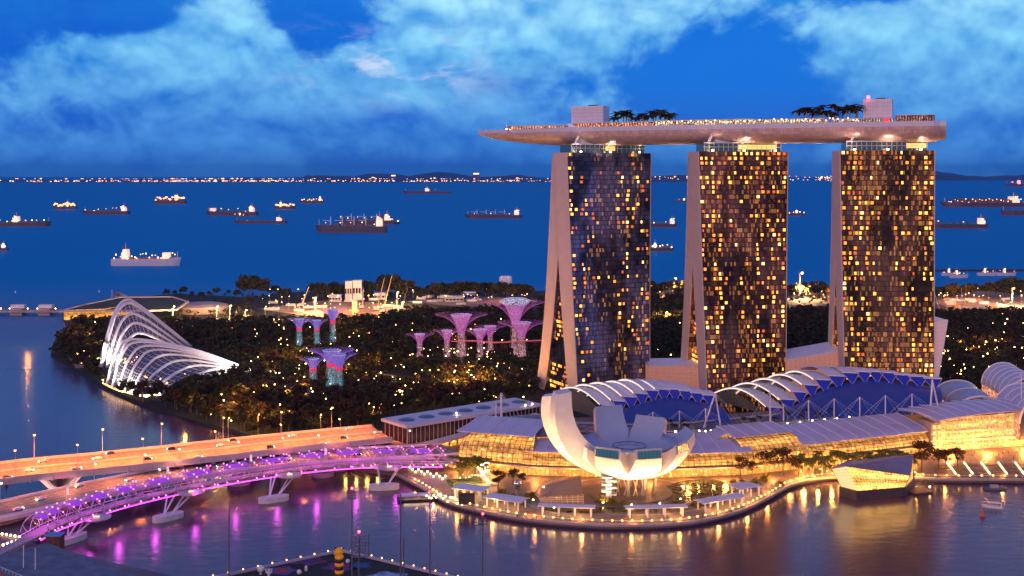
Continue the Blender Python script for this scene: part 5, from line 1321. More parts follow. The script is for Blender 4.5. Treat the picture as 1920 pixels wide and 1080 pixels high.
for i, px in enumerate([112, 352, 560]):
    k = nearest(HW, px); q, d, n_ = side(HW, k, 0); c = Vector((q.x, q.y, 0))
    pr_ = thing('pier', '', ''); del pr_['label']; del pr_['category']; pr_.parent = HB
    MB().box(c + Vector((0, 0, .9)), (34, 9, 2.4), math.atan2(n_.y, n_.x)).build('pile_cap', mat('pile_cap', (.22, .19, .18), .8, var=.2, vs=.3), pr_)
    for off in (-15, -9, -3, 3, 9, 15):
        for sg in (-1, 1):
            b0 = c + n_ * off + d * sg * 1.5 + Vector((0, 0, 2)); b1 = Vector((q.x, q.y, 0)) + n_ * off + d * sg * 10 + Vector((0, 0, 11.0)); MB().beam(b0, b1, 1.7, 1.5).build('leg', M_gird if off > -15 else mat('rose_lit_leg', (.60, .34, .34), .6), pr_)  # front legs carry rose light in their base colour
    for sg in (-1, 1): f1 = c + n_ * -24 + d * sg * 10 + Vector((0, 0, 3.2)); spot('pier_fill', f1, c + n_ * -2 + d * sg * 5 + Vector((0, 0, 7)), 9000, (1, .72, .62), R(110), .6, .5, HB)  # spots added over the water to brighten the legs, no fixtures
    f0 = c + n_ * -21 + Vector((0, 0, 2.4)); spot('leg_flood', f0 + n_ * -3, c + n_ * -15 + Vector((0, 0, 8)), 7000, (1, .12, .20), R(100), .6, .5, HB)
# highway lamps
k = 0
for i, px in enumerate([-20, 67, 196, 317, 428, 545, 640]):
    j = nearest(HW, px); q, d, n_ = side(HW, j, 18.3, 0); PL1.put(q, math.atan2(-n_.y, -n_.x), '%s tall lamp from the left along the far side of the highway bridge' % nth(i + 1), 'lamps along the far side of the highway bridge')
for i, px in enumerate([22, 138, 263, 383, 505, 622]):
    j = nearest(HW, px); q, d, n_ = side(HW, j, -18.3, 0); PL1.put(q, math.atan2(n_.y, n_.x), '%s tall lamp from the left along the near side of the highway bridge' % nth(i + 1), 'lamps along the near side of the highway bridge')
for i, px in enumerate([-90, 0, 60, 130, 200, 260, 320, 380, 440, 500, 560, 620, 680]):
    j = nearest(HW, px)
    for off in (-11, 11):
        q, d, n_ = side(HW, j, off, 12.8); spot('road_light', q, q - Vector((0, 0, 10)), 36000, (1, .25, .035), R(150), .5, .4, HB)
# road bridge beside the footbridge
rp = [G(-230, 1000, 9), G(0, 957, 9), G(180, 917, 9), G(330, 887, 9), G(480, 867, 9), G(640, 854, 9), G(800, 846, 9), G(845, 843, 8.6)]
RB = cr(rp, 70)
RO = thing('road_bridge', 'curving road bridge with pale parapets running just behind the purple footbridge', 'bridge', RB[30])
ribbon(MB(), RB, 27, -1.6, 0).build('deck', M_gird, RO); ribbon(MB(), RB, 25, .02, .05).build('road_surface', mat('bridge_asphalt', (.16, .12, .12), .5, var=.2, vs=.06), RO)
for s_ in (-1, 1): ribbon(MB(), RB, .8, 0, 1.2, s_ * 13.2).build('parapet', mat('pale_parapet', (.66, .58, .56), .5), RO)
ribbon(MB(), RB, 4, .05, .3, -10.6).build('footway', M_conc, RO)
ln = MB()
for off in (-4, 0, 4, 8):
    for k in range(0, 69):
        a, _, _ = side(RB, k, off, .056); b, _, n_ = side(RB, k + 1, off, .056); b = a.lerp(b, .45 if off else .98); ln.quad(a - n_ * .12, b - n_ * .12, b + n_ * .12, a + n_ * .12)
ln.build('lane_marking', mat('road_paint'), RO)
for i, px in enumerate([250, 287, 440, 478, 600, 640, 760]):
    j = nearest(RB, px); q, d, n_ = side(RB, j, -6 if i % 2 == 0 else 5); c = Vector((q.x, q.y, 0)); MB().lathe([(6, -1), (6.4, 1.6), (5.6, 2.4), (0.1, 2.5)], c, 16).build('pile_cap', mat('pale_pile_cap', (.45, .35, .33), .7), RO)
    for sg in (-1, 1): MB().beam(c + Vector((0, 0, 2)), c + d * sg * 5 + Vector((0, 0, 8)), 2.2, 1.4).build('leg', M_gird, RO)
for i, px in enumerate([22, 208, 295, 350, 457, 540, 605, 700, 775]):
    j = nearest(RB, px); q, d, n_ = side(RB, j, 13.0, .2); t = PL2.put(q, math.atan2(-n_.y, -n_.x), '%s slim lamp from the left on the far edge of the curving road bridge' % nth(i + 1), 'lamps on the curving road bridge')
for i, px in enumerate([-60, 40, 130, 230, 330, 430, 530, 630, 730, 810]):
    j = nearest(RB, px); q, d, n_ = side(RB, j, 4, 8.5); spot('road_light', q, q - Vector((0, 0, 8)), 4500, (1, .34, .18) if i < 6 else (1, .16, .16), R(150), .5, .4, RO)
for i, px in enumerate([100, 287, 457, 605]):
    j = nearest(RB, px); q, d, n_ = side(RB, j, -12.4, .2); t = thing('banner_post', '%s pale banner post from the left between the footbridge and the road' % nth(i + 1), 'banner', q, 'banner posts on the road bridge')
    MB().tube([q, q + Vector((0, 0, 9))], .1, 5).build('post', M_steel, t); MB().box(q + Vector((.5, 0, 5.6)), (1.3, .1, 3.6)).build('banner', mat('banner_cloth', (.75, .7, .68), .7, em=(1, .85, .8), es=.3), t)
# cars on both bridges
def car_proto(m, nm):
    t = thing('car', '', 'car'); b = MB()
    prof = [(-2.2, .35), (2.2, .35), (2.25, .75), (1.2, .95), (.6, 1.42), (-1.2, 1.45), (-1.9, .98), (-2.25, .9)]
    vs = [(x, s_ * (.86 if z < 1.2 else .7), z) for s_ in (-1, 1) for x, z in prof]; n = 8
    b.add(vs, [tuple(range(n)), tuple(range(2 * n - 1, n - 1, -1))] + [(i + n, (i + 1) % n + n, (i + 1) % n, i) for i in range(n)]); b.build('body', m, t)
    MB().add([(.62, -.72, 1.36), (.62, .72, 1.36), (1.15, .8, 1.0), (1.15, -.8, 1.0)], [(0, 1, 2, 3)]).build('windscreen', M_glassd, t)
    for x in (-1.4, 1.4):
        for y in (-.85, .85): MB().tube([(x, y - .1, .33), (x, y + .1, .33)], .33, 10).build('wheel', M_dark, t)
    for y in (-.6, .6):
        MB().ball((2.26, y, .68), .16, 6, 4).build('headlight', emit('headlight', (1, .85, .6), 40), t); MB().ball((-2.27, y, .82), .14, 6, 4).build('taillight', emit('taillight', (1, .04, .03), 25), t)
    return Proto(t)
CARS = [car_proto(mat('car_silver', (.55, .55, .56), .3, metal=.6), 's'), car_proto(mat('car_dark', (.04, .04, .05), .25, metal=.4), 'd'), car_proto(mat('car_white', (.75, .75, .74), .3), 'w')]
CN = ['silver', 'dark', 'white']; rng = random.Random(8)
for P, lanes, n, nm, x0, x1 in ((HW, (-15.7, -11.2, -6.7, 6.7, 11.2, 15.7), 16, 'highway bridge', -10, 700), (RB, (-6, -2, 2, 6, 10), 12, 'curving road bridge', 0, 830)):
    for i in range(n):
        off = lanes[(i * 2 + i // 3) % len(lanes)]; j = nearest(P, lerp(x0, x1, (i + rng.uniform(.2, .8)) / n)); q, d, n_ = side(P, j, off, .06); a = math.atan2(d.y, d.x) + (math.pi if off > 0 else 0); c = rng.randrange(3)
        CARS[c].put(q, a, '%s car driving on the %s, %s car from the left' % (CN[c], nm, nth(i + 1)), 'cars on the ' + nm)
# ------------------------------------------------------------------ twisting footbridge
fp = [(-60, 1050, 10), (45, 1000, 10), (110, 968, 11), (250, 925, 11.5), (450, 884, 11.5), (650, 860, 11.5), (830, 857, 10.5), (858, 860, 10)]
NH = 420; FB = cr([G(x, y, z) for x, y, z in fp], NH)
FO = thing('helix_footbridge', 'steel footbridge wrapped in twisting tubes with strings of magenta lights', 'footbridge', FB[200])
ft = [0.0]
for a, b in zip(FB, FB[1:]): ft.append(ft[-1] + (b - a).length)
HS = [min(range(NH), key=lambda k: abs(FB[k].x / FB[k].y * F + 960 - x)) for x in (58, 838)]
ribbon(MB(), FB[::6], 6.5, -3.4, -2.8).build('walkway', mat('footbridge_deck', (.34, .27, .28), .5), FO)
for s_ in (-1, 1):
    rr_ = MB(); rr_.tube([side(FB[::6], k, s_ * 3.2, -1.7)[0] for k in range(len(FB[::6]))], .12, 4)
    for k in range(0, len(FB[::6])): q = side(FB[::6], k, s_ * 3.2, -2.9)[0]; rr_.tube([q, q + Vector((0, 0, 1.2))], .07, 3)
    rr_.build('railing', M_steel, FO)
M_tube = mat('helix_steel', (.55, .48, .52), .3, metal=.6)
pitch = 21.0
def hel(k, ph, r, dirn):
    q, d, n_ = side(FB, k, 0, 0); a = dirn * 2 * math.pi * ft[k] / pitch + ph; return q + n_ * (r * math.cos(a)) + Vector((0, 0, r * math.sin(a)))
for dirn, r, phs in ((1, 5.4, (0, 2.09, 4.19)), (-1, 4.7, (0.3, 2.4, 4.5))):
    for ph in phs: MB().tube([hel(k, ph, r, dirn) for k in range(HS[0], HS[1], 2)], .19 if dirn > 0 else .14, 5).build('helix_tube', M_tube, FO)
lts = []; 
for ph in (0, 2.09, 4.19):
    s = 2.0
    while s < ft[HS[1]] - 1:
        k = int(np.searchsorted(ft, s))
        if k > HS[0]:
            q, d, n_ = side(FB, k, 0); a = 2 * math.pi * ft[k] / pitch + ph
            if -.9 < math.cos(a) < .35 and math.sin(a) > -.75: lts.append(hel(k, ph, 5.75, 1))
        s += 1.35
lts.sort(key=lambda p: p.y); rest = MB()
M_magL = emit('magenta_bead', (1, .16, .74), 9)
for i, p in enumerate(lts):
    if i % max(1, len(lts) // 92) == 0 and i < 99 * max(1, len(lts) // 92): MB().ball(p, .26, 6, 4).build('bead_light', M_magL, FO)
    else: rest.ball(p, .24, 5, 3)
stuff(rest.build('string_light', M_magL, FO))
lo_ = MB()
for k in range(HS[0], HS[1], 11): q, d, n_ = side(FB, k, -4.6, -3.6); lo_.ball(q, .32, 6, 4)
stuff(lo_.build('edge_light', emit('pink_edge', (1, .18, .60), 8), FO))
ed = MB(); ed.tube([side(FB, k, -4.6, -3.9)[0] for k in range(HS[0], HS[1], 6)], .22, 4)
for k in range(HS[0], HS[1], 11): ed.tube([side(FB, k, -4.6, -3.9)[0], side(FB, k, -3.2, -3.1)[0]], .12, 3)
ed.build('edge_beam', M_tube, FO)
for k in range(HS[0] + 12, HS[1] - 8, 21):
    j = k + 13
    def cn(a, b, k=k, j=j): q, d, n_ = side(FB, int(lerp(k, j, a)), lerp(-3.6, 3.6, b)); return q + Vector((0, 0, 3.2 + 1.2 * math.sin(b * math.pi)))
    MB().slab(cn, 3, 5, .08).build('shade_canopy', mat('purple_canopy', (.16, .05, .30), .4, em=(.42, .05, .95), es=.5 ), FO)
for i in range(13):
    k = int(lerp(HS[0] + 10, HS[1] - 14, i / 12)); q, d, n_ = side(FB, k, 0, 2.6); point('bridge_glow', q, 1500, (.9, .10, .85), 1.0, FO)
for off_, zz_ in ((-4.9, -4.4), (3.4, -3.4)): MB().tube([side(FB, k, off_, zz_)[0] for k in range(HS[0], HS[1], 6)], .20, 5).build('glow_tube', emit('magenta_strip', (.80, .07, .75), 4.0), FO)  # glowing tubes added for a broad purple reflection in the water
for i, (px, py) in enumerate([(135, 1015), (315, 974), (513, 940), (720, 917)]):
    c = G(px, py, 0); t = thing('footbridge_pier', '', ''); del t['label']; del t['category']; t.parent = FO
    k = min(range(NH), key=lambda k: abs(FB[k].x - c.x)); q, d, n_ = side(FB, k, 0); rz = math.atan2(n_.y, n_.x)
    pl = [(11 * .5 * math.cos(a) * 1.0 + (2.6 if math.cos(a) > 0 else -2.6), 3.2 * math.sin(a)) for a in [j / 16 * 2 * math.pi for j in range(16)]]
    rz = math.atan2(d.y, d.x); ca, sa = math.cos(rz), math.sin(rz)
    MB().prism([(c.x + x * ca - y * sa, c.y + x * sa + y * ca) for x, y in pl], -1, 2.6).build('pontoon', mat('pontoon_white', (.66, .60, .60), .6, var=.15, vs=.5), t)
    for sx_ in (-1, 1):
        for sy_ in (-1, 1): b = c + d * sx_ * 2.2 + Vector((0, 0, 2.4)); e = q + d * sx_ * 6 + n_ * sy_ * 3.4 + Vector((0, 0, -4.2)); MB().tube([b, e], .45, 6).build('strut', M_white, t)
    e = side(FB, k, -8.5, -3.8)[0]; pod = MB().lathe([(.1, -1.2), (3.5, -1.0), (6.2, -.2), (6.6, .2), (6.6, .5), (.1, .5)], e, 24); pod.build('viewing_pod', mat('pod_steel', (.55, .45, .42), .3, metal=.5), t)
    rl_ = MB(); rl_.tube([e + Vector((6.5 * math.cos(a), 6.5 * math.sin(a), 1.6)) for a in [j / 20 * 2 * math.pi for j in range(21)]], .1, 3, False); rl_.build('pod_railing', M_steel, t)
    MB().box(e + Vector((0, 0, .9)), (2.6, .8, .3)).build('pod_light', emit('pod_light', (1, .5, .25), 3), t)
# landing of the footbridge at the lower left
qy = [(-80, 1000), (0, 1000), (45, 985), (75, 1010), (60, 1030), (90, 1040), (150, 1052), (230, 1072), (330, 1095), (330, 1300), (-80, 1300)]
qz = [G(x, y, 0) for x, y in qy]; struct(MB().prism([(p.x, p.y) for p in qz], -4, 3.0).build('near_quay', mat('near_paving', (.16, .13, .14), .7, var=.3, vs=.1)))
for k in range(9):
    x, y = (4 + k * 8, 1004 + k * 1.3) if k < 5 else (30 - (k - 5) * 8, 1017 + (k - 5) * 2.6); PS.put(G(x, y, 3.0), 0, '%s lamp of the yellow lit deck under the left end of the footbridge' % nth(k + 1), 'lamps of the lit deck at the left', 1.4)
t = thing('ventilation_shaft', 'rust brown square shaft with a blue top at the lower left water edge', 'shaft', G(103, 1058, 3)); p = G(103, 1056, 3)
MB().box(p + Vector((0, 0, 6)), (6.2, 5, 12)).build('wall', mat('rust_wall', (.12, .04, .025), .8, var=.5, vs=.6), t); MB().box(p + Vector((0, 0, 12.2)), (6.9, 5.6, .4)).build('top', mat('blue_top', (.12, .28, .55), .6), t)
t = thing('near_building', 'flat grey roofed building with a red trimmed facade cut by the lower left corner', 'building', Q(40, 1060, 420))
a, b = Q(-40, 1046, 430), Q(128, 1076, 392); d = (b - a).normalized(); nn = Vector((-d.y, d.x, 0)) * 1; 
c4 = [a - nn * 0, b, b + nn * 26, a + nn * 26]; c4 = [Vector((p.x, p.y, 0)) for p in c4]
zt = 24.5
MB().prism([(p.x, p.y) for p in c4], 3, zt).build('wall', mat('grey_wall', (.30, .27, .30), .7), t)
MB().prism([(p.x, p.y) for p in [c4[0] - nn, c4[1] - nn + d, c4[2] + nn + d, c4[3] + nn]], zt + .01, zt + .7).build('roof', mat('grey_roof', (.12, .13, .17), .6, var=.4, vs=.2), t)
rr_ = MB()
for k in range(26): q = c4[0].lerp(c4[1], k / 25) + Vector((0, 0, zt + .7)); rr_.beam(q, q + Vector((0, 0, 1.1)), .12, .12)
rr_.beam(c4[0] + Vector((0, 0, zt + 1.8)), c4[1] + Vector((0, 0, zt + 1.8)), .15, .15); rr_.build('roof_railing', M_steel, t)
wn = MB()
for k in range(16):
    q = c4[0].lerp(c4[1], (k + .5) / 16) - nn * .1; MB().box(q + Vector((0, 0, zt - 3.2)), (3.2, .3, 3.0), math.atan2(d.y, d.x)).build('window', M_glassd, t)
MB().beam(c4[0] - nn * .3 + Vector((0, 0, zt - 1.0)), c4[1] - nn * .3 + Vector((0, 0, zt - 1.0)), .5, .9).build('red_trim', mat('red_trim', (.45, .12, .10), .6), t)
for k, (px, yt, yb) in enumerate([(44, 1022, 1064), (66, 1028, 1068)]):
    p = Q(px, yb, 408); t = thing('flagpole', '%s white flagpole on the grey roof at the lower left' % ('left', 'right')[k], 'flagpole', p, 'flagpoles at the lower left'); MB().tube([p, Q(px, yt, 408)], .16, 5).build('pole', M_white, t)
for k, (x, y) in enumerate([(152, 1056), (186, 1066), (220, 1077)]):
    PL = PU; PE.put(G(x, y, 3.0), 0, '%s bright quay lamp from the left at the lower left water edge' % nth(k + 1), 'quay lamps at the lower left', 1.3 if k == 0 else .9)
# ------------------------------------------------------------------ floating platform
fpz = 1.6
pts = [G(640, 1034, fpz), G(880, 1092, fpz), G(900, 1300, fpz), G(300, 1300, fpz), G(370, 1092, fpz)]
struct(MB().prism([(p.x, p.y) for p in pts], -1, fpz).build('floating_platform', mat('dark_turf', (.018, .022, .018), .95, var=.5, vs=.1)))
eb = MB()
for a, b in ((pts[4], pts[0]), (pts[0], pts[1])): eb.beam(a + Vector((0, 0, .5)), b + Vector((0, 0, .5)), .8, 1.0)
tag(eb.build('platform_barrier', mat('pale_barrier', (.4, .4, .5), .6)), 'low pale barrier along the edge of the floating platform', 'barrier')
n1 = 9
for k in range(11): PE.put(pts[0].lerp(pts[4], (k) / 10) + Vector((0, .4, .6)), 0, '%s globe lamp down the left edge of the floating platform, counted from its far corner' % nth(k + 1), 'lamps of the floating platform', .6)
for k in range(1, 12): PE.put(pts[0].lerp(pts[1], k / 12) + Vector((0, .4, .6)), 0, '%s globe lamp down the right edge of the floating platform, counted from its far corner' % nth(k), 'lamps of the floating platform', .6)
M_ye = mat('yellow_vinyl', (.75, .32, .02), .4, em=(1, .40, .02), es=.12); M_br = mat('dark_stripe', (.06, .015, .02), .5)
p = G(636, 1082, fpz); t = thing('inflatable_bear_post', 'tall inflatable column with yellow and dark stripes and a yellow bear head', 'inflatable', p)
for k in range(6): MB().lathe([(1.5, 0), (1.85, .5), (1.85, 1.0), (1.5, 1.5)], p + Vector((0, 0, k * 1.5)), 14).build('stripe', (M_br, M_ye)[k % 2], t, smooth=True)
hd = MB().ball(p + Vector((0, 0, 10.5)), 1.9, 14, 8, .85).build('head', M_ye, t, smooth=True)
for s_ in (-1, 1): MB().ball(p + Vector((s_ * 1.5, 0, 12.0)), .45, 8, 5).build('ear', M_br, hd)
MB().ball(p + Vector((-1.5, -1.2, 10.1)), .7, 8, 5).build('muzzle', M_ye, hd); MB().ball(p + Vector((-2.1, -1.5, 10.3)), .3, 6, 4).build('nose', M_br, hd)
for k, (x, y, r, nm) in enumerate([(489, 1072, 1.5, 'larger white ball on a short stand, leftmost on the floating platform'), (561, 1072, 1.0, 'pale white ball between the coloured patch and the striped column'), (652, 1051, .9, 'small white ball right of the striped column')]):
    p = G(x, y + 5, fpz); t = thing('inflatable_ball', nm, 'inflatable', p); MB().ball(p + Vector((0, 0, r + (.8 if k == 0 else 0))), r, 14, 8).build('ball', M_white, t, smooth=True)
    if k == 0: MB().lathe([(.5, 0), (.4, .9)], p, 8).build('stand', M_white, t)
p = G(504, 1082, fpz); t = thing('inflatable_cactus', 'small white branching inflatable beside the larger white ball', 'inflatable', p); MB().tube([p, p + Vector((0, 0, 3.4))], .55, 8).build('trunk', M_white, t)
for s_ in (-1, 1): MB().tube([p + Vector((0, 0, 1.6)), p + Vector((s_ * 1.1, 0, 1.9)), p + Vector((s_ * 1.2, 0, 3.4))], .36, 7).build('arm', M_white, t)
p = G(574, 1070, fpz); t = thing('inflatable_bollard', 'short white rounded post left of the striped column', 'inflatable', p); MB().lathe([(.6, 0), (.6, 1.7), (.3, 2.1), (.05, 2.2)], p, 10).build('post', M_white, t)
def blob(x, y, rx, ry, cs, lab, seed):
    c = G(x, y, fpz); c2 = G(x + rx, y, fpz); r1 = (c2 - c).length; r2 = abs(G(x, y - ry, fpz).y - c.y); r_ = random.Random(seed); t = thing('ground_mural', lab, 'mural', c)
    for i, col in enumerate(cs):
        k = 1 - i * .3; n = 40; pl = [(c.x + r1 * k * math.cos(a) * (1 + .15 * math.sin(a * (5 + i) + seed)), c.y + r2 * k * math.sin(a) * (1 + .15 * math.sin(a * (5 + i) + seed))) for a in [j / n * 2 * math.pi for j in range(n)]]
        MB().prism(pl, fpz, fpz + .01 + .006 * i).build('paint_shape', mat('mural_%d' % (seed * 10 + i), col, .8, var=.5, vs=.4), t)
blob(528, 1070, 26, 8, [(.03, .06, .28), (.35, .05, .06)], 'blue oval floor painting with red figures near the white ball', 1)
blob(577, 1052, 32, 7, [(.20, .02, .10), (.05, .03, .10)], 'dark pink outlined painting near the far corner of the platform', 2)
blob(640, 1063, 34, 8, [(.10, .02, .10), (.22, .03, .12)], 'purple painting behind the striped column', 3)
blob(672, 1060, 24, 7, [(.02, .05, .14), (.02, .1, .2)], 'dark blue painting right of the striped column', 4)
blob(726, 1082, 38, 10, [(.12, .25, .40), (.25, .35, .45)], 'large pale blue patterned painting near the right edge of the platform', 5)
# tall lighting masts standing on and around the platform
def fmast(px, yt, d, lab, head=0, red=False, yb=1130):
    b = Q(px, yt, d); b.z = 1.6; tp_ = Q(px, yt, d); t = thing('lighting_mast', lab, 'mast', b, 'tall masts around the floating platform')
    MB().tube([b, tp_], [.40, .2], 8).build('pole', mat('mast_grey', (.12, .11, .14), .5), t)
    if head == 1:
        h_ = MB()
        for k in range(3): h_.box(tp_ + Vector((0, 0, -.8 - k * 1.1)), (3.4, .5, .18)); [h_.box(tp_ + Vector((-1.4 + j * .9, -.4, -1.0 - k * 1.1)), (.5, .4, .5)) for j in range(4)]
        h_.build('lamp_rack', M_dark, t)
    if head == 2:
        fr_ = MB(); W_, Hh = 5.6, 6.6
        c = tp_ + Vector((.4, -.4, -Hh / 2 - .6))
        for k in range(7): fr_.beam(c + Vector((-W_ / 2, 0, -Hh / 2 + k * Hh / 6)), c + Vector((W_ / 2, 0, -Hh / 2 + k * Hh / 6)), .16, .16)
        for k in range(5): fr_.beam(c + Vector((-W_ / 2 + k * W_ / 4, 0, -Hh / 2)), c + Vector((-W_ / 2 + k * W_ / 4, 0, Hh / 2)), .16, .16)
        fr_.build('rack', M_dark, t)
        for k in range(7):
            for j in range(6): MB().lathe([(.42, 0), (.35, .4), (.1, .6)], c + Vector((-W_ / 2 + .4 + j * .95, -.3, -Hh / 2 + k * Hh / 6 - .2)), 8).build('lamp', mat('lamp_glass', (.22, .20, .26), .3, metal=.3), t)
    if red: MB().ball(tp_ + Vector((0, 0, .5)), .42, 8, 5).build('beacon', M_red, t)
fmast(660, 918, 430, 'tall mast with a small lamp rack and red beacon, left of the grid shaped rack', 1, True)
fmast(673, 1000, 375, 'mast carrying a big grid shaped rack of floodlights under a red beacon', 2, True)
fmast(751, 932, 420, 'thin bare mast below the moored tour boat'); fmast(757, 1008, 380, 'shorter bare mast right beside the thin one below the tour boat')
fmast(806, 938, 430, 'thin bare mast under the boat landing'); fmast(905, 966, 420, 'mast with a red beacon in front of the second white shelter', 1, True); fmast(429, 940, 430, 'bare dark mast in the bay left of the middle footbridge pier')
# ------------------------------------------------------------------ long building with round roof lights
LB = thing('long_hall', 'long dark glazed hall with a pale roof and seven round roof lights', 'hall', G(763, 835, 2.5))
p0 = Q(764, 797, 706); p1 = Q(1012, 764, 772); p0.z = p1.z = 15.2; d = (p1 - p0).normalized(); nn = Vector((-d.y, d.x, 0)); L = (p1 - p0).length
c4 = [p0, p1, p1 + nn * 24, p0 + nn * 24]
def quadz(c4, z0, z1): return [(p.x, p.y) for p in c4]
MB().prism(quadz(c4, 0, 0), 3, 14.2).build('wall', mat('hall_glass', (.07, .04, .06), .25, metal=.3, var=.2, vs=.2), LB)
o4 = [p0 - d * 2 - nn * 2, p1 - nn * 2, p1 + nn * 26, p0 - d * 2 + nn * 26]
MB().prism(quadz(o4, 0, 0), 14.21, 16.0).build('roof', mat('pale_pink_roof', (.62, .56, .60), .5, var=.04, vs=.1), LB)
MB().prism(quadz([q + (q - (p0 + p1) / 2 - nn * 12) * .02 for q in c4], 0, 0), 2.2, 4.2).build('base', mat('pink_plinth', (.45, .32, .30), .7), LB)
for k in range(7): c = p0 + d * (L * (k + .5) / 7) + nn * 12; MB().lathe([(5.2, 16.01), (5.2, 16.3), (3, 17.1), (.1, 17.4)], (c.x, c.y, 0), 24).build('round_roof_light', mat('blue_disc', (.10, .17, .24), .3, metal=.3), LB)
co = MB()
for k in range(34): q = p0 + d * (L * k / 33) - nn * .3; q.z = 4; co.beam(q, q + Vector((0, 0, 10.2)), .45, .45)
for k in range(6): q = p0 + nn * (24 * k / 5) - d * .3; q.z = 4; co.beam(q, q + Vector((0, 0, 10.2)), .45, .45)
co.build('mullion', mat('pink_mullion', (.42, .32, .33), .5), LB)
for k, (x, y, dd) in enumerate([(856, 787, 735), (985, 766, 760), (998, 766, 764)]): 
    p = Q(x, y + 4, dd); p.z = 16.0; PRL.put(p, 0, '%s lamp from the left on the roof of the long hall' % nth(k + 1), 'lamps on the long hall', 1.2)
p = G(770, 835, 4); 
# ------------------------------------------------------------------ conservatories
M_rib = mat('rib_white', (.80, .78, .80), .4)
M_shell = mat('conservatory_glass', (.05, .07, .12), .12, metal=.25, alpha=.42)
M_shell2 = M_shell
def shell_mat():
    t = NT(M_shell.node_tree); b = t.n['Principled BSDF']; tcn = t.new('ShaderNodeTexCoord'); s_ = t.new('ShaderNodeSeparateXYZ'); t.l.new(tcn.outputs['UV'], s_.inputs[0])
    g = t.m('MAXIMUM', t.m('LESS_THAN', t.m('FRACT', s_.outputs[0]), .10), t.m('LESS_THAN', t.m('FRACT', s_.outputs[1]), .10))
    t.put(b.inputs['Base Color'], t.mix(g, (.09, .09, .15, 1), (.6, .56, .6, 1))); t.put(b.inputs['Alpha'], t.m('ADD', t.m('MULTIPLY', g, .45), .50))
shell_mat()
def dome(name, label, ribs, cat='conservatory', rr=1.0, spots=True, loc=None, en=9e4):
    t = thing(name, label, cat, ribs[0][0]); curves = []
    for r_ in ribs: curves.append(cr(r_, 36))
    for i, c in enumerate(curves):
        MB().tube(c, [rr * (1 if j < 26 else lerp(1, .6, (j - 26) / 10)) for j in range(36)], 6).build('rib', M_rib, t, smooth=True)
    g = MB(); nc = len(curves)
    def P_(a, b):
        x = a * (nc - 1); k = min(int(x), nc - 2); j = int(round(b * 35)); p = curves[k][j].lerp(curves[k + 1][j], x - k); return p - Vector((0, -.3, 1.2))
    g.grid(P_, (nc - 1) * 2, 35, uv=lambda a, b: (a * (nc - 1) * 4, b * 40)); g.build('glass_shell', M_shell, t, smooth=True)
    rod = MB()
    for k in range(nc - 1):
        for j in range(2, 33, 2): rod.tube([curves[k][j], P_((k + .5) / (nc - 1), j / 35)], .14, 3, False); rod.tube([P_((k + .5) / (nc - 1), j / 35), curves[k + 1][j]], .14, 3, False)
    rod.build('tie_rod', M_rib, t)
    if spots:
        for i, c in enumerate(curves):
            f = c[0]; dirv = (c[5] - c[0]).normalized(); side_ = Vector((-1.5, -5.0, .9))
            spot('rib_flood', f + side_, c[7], en, (1, .80, .68), R(70), .7, .4, t)
    return t, curves
TIP = Q(469, 692, 986)
feet = [(200, 720), (210, 725), (220, 730), (232, 735), (245, 737), (256, 741), (274, 744), (297, 741), (352, 724)]
apx = [(250, 636, 936), (262, 641, 932), (277, 648, 929), (292, 656, 927), (312, 665, 926), (335, 676, 930), (362, 686, 938), (398, 693, 950), (424, 697, 962)]
ribs = []
for i, (f_, a_) in enumerate(zip(feet, apx)):
    F0 = G(f_[0], f_[1], 2.4); A = Q(*a_); m1 = F0.lerp(A, .5); m1 += Vector((-A.z * .10 + 1, -2, A.z * .22))
    T1 = TIP + Vector((0, 0, -.5 * i)) ; m2 = A.lerp(T1, .5) + Vector((0, 0, A.z * .12)); 
    ribs.append([F0, m1, A, m2, T1])
FD, FC = dome('flower_conservatory', 'nearer glass conservatory whose white ribs sweep down to a bright point at the right', ribs)
p = TIP + Vector((2, -3, -1.5)); t = thing('apex_light', 'very bright star like light where the ribs of the nearer conservatory meet', 'lamp', p); MB().ball(p, 1.6, 10, 6).build('globe', emit('apex_globe', (1, .82, .6), 60), t)
spot('apex_flood', TIP + Vector((8, -8, 2)), TIP + Vector((-30, -20, 10)), 3e5, (1, .8, .65), R(80), .8, .5, t)
cf = []
OUT = [(187, 688, 1000), (199, 636, 1008), (216, 584, 1022), (237, 562, 1035), (260, 572, 1045), (305, 606, 1060), (360, 650, 1075)]
INN = [(219, 690, 996), (226, 668, 1000), (238, 640, 1006), (257, 625, 1012), (278, 628, 1018), (300, 638, 1024), (322, 648, 1030)]
for i, u in enumerate((0, .10, .42, .70, 1.0)): cf.append([Q(*[lerp(a_, b_, u) for a_, b_ in zip(p_, q_)]) for p_, q_ in zip(OUT, INN)])
CD, CC = dome('cloud_conservatory', 'taller glass conservatory behind, with white ribs rising to a high rounded peak', cf, rr=1.3, en=1.5e5)
random.seed(31)
GL = thing('garden_lamp', '', 'lamp'); MB().tube([(0, 0, 0), (0, 0, 1.6)], .1, 4).build('post', M_dark, GL); MB().ball((0, 0, 1.9), .40, 6, 4).build('globe', emit('garden_globe', (1, .50, .12), 24), GL); PG = Proto(GL)
GLT = []
for hh_ in (4.5, 7.5):
    g_ = thing('garden_lamp', '', 'lamp'); MB().tube([(0, 0, 0), (0, 0, hh_)], .12, 4).build('post', M_dark, g_); MB().ball((0, 0, hh_ + .3), .42, 6, 4).build('globe', MATS['garden_globe'], g_); GLT.append(Proto(g_))
GLT = [PG] + GLT
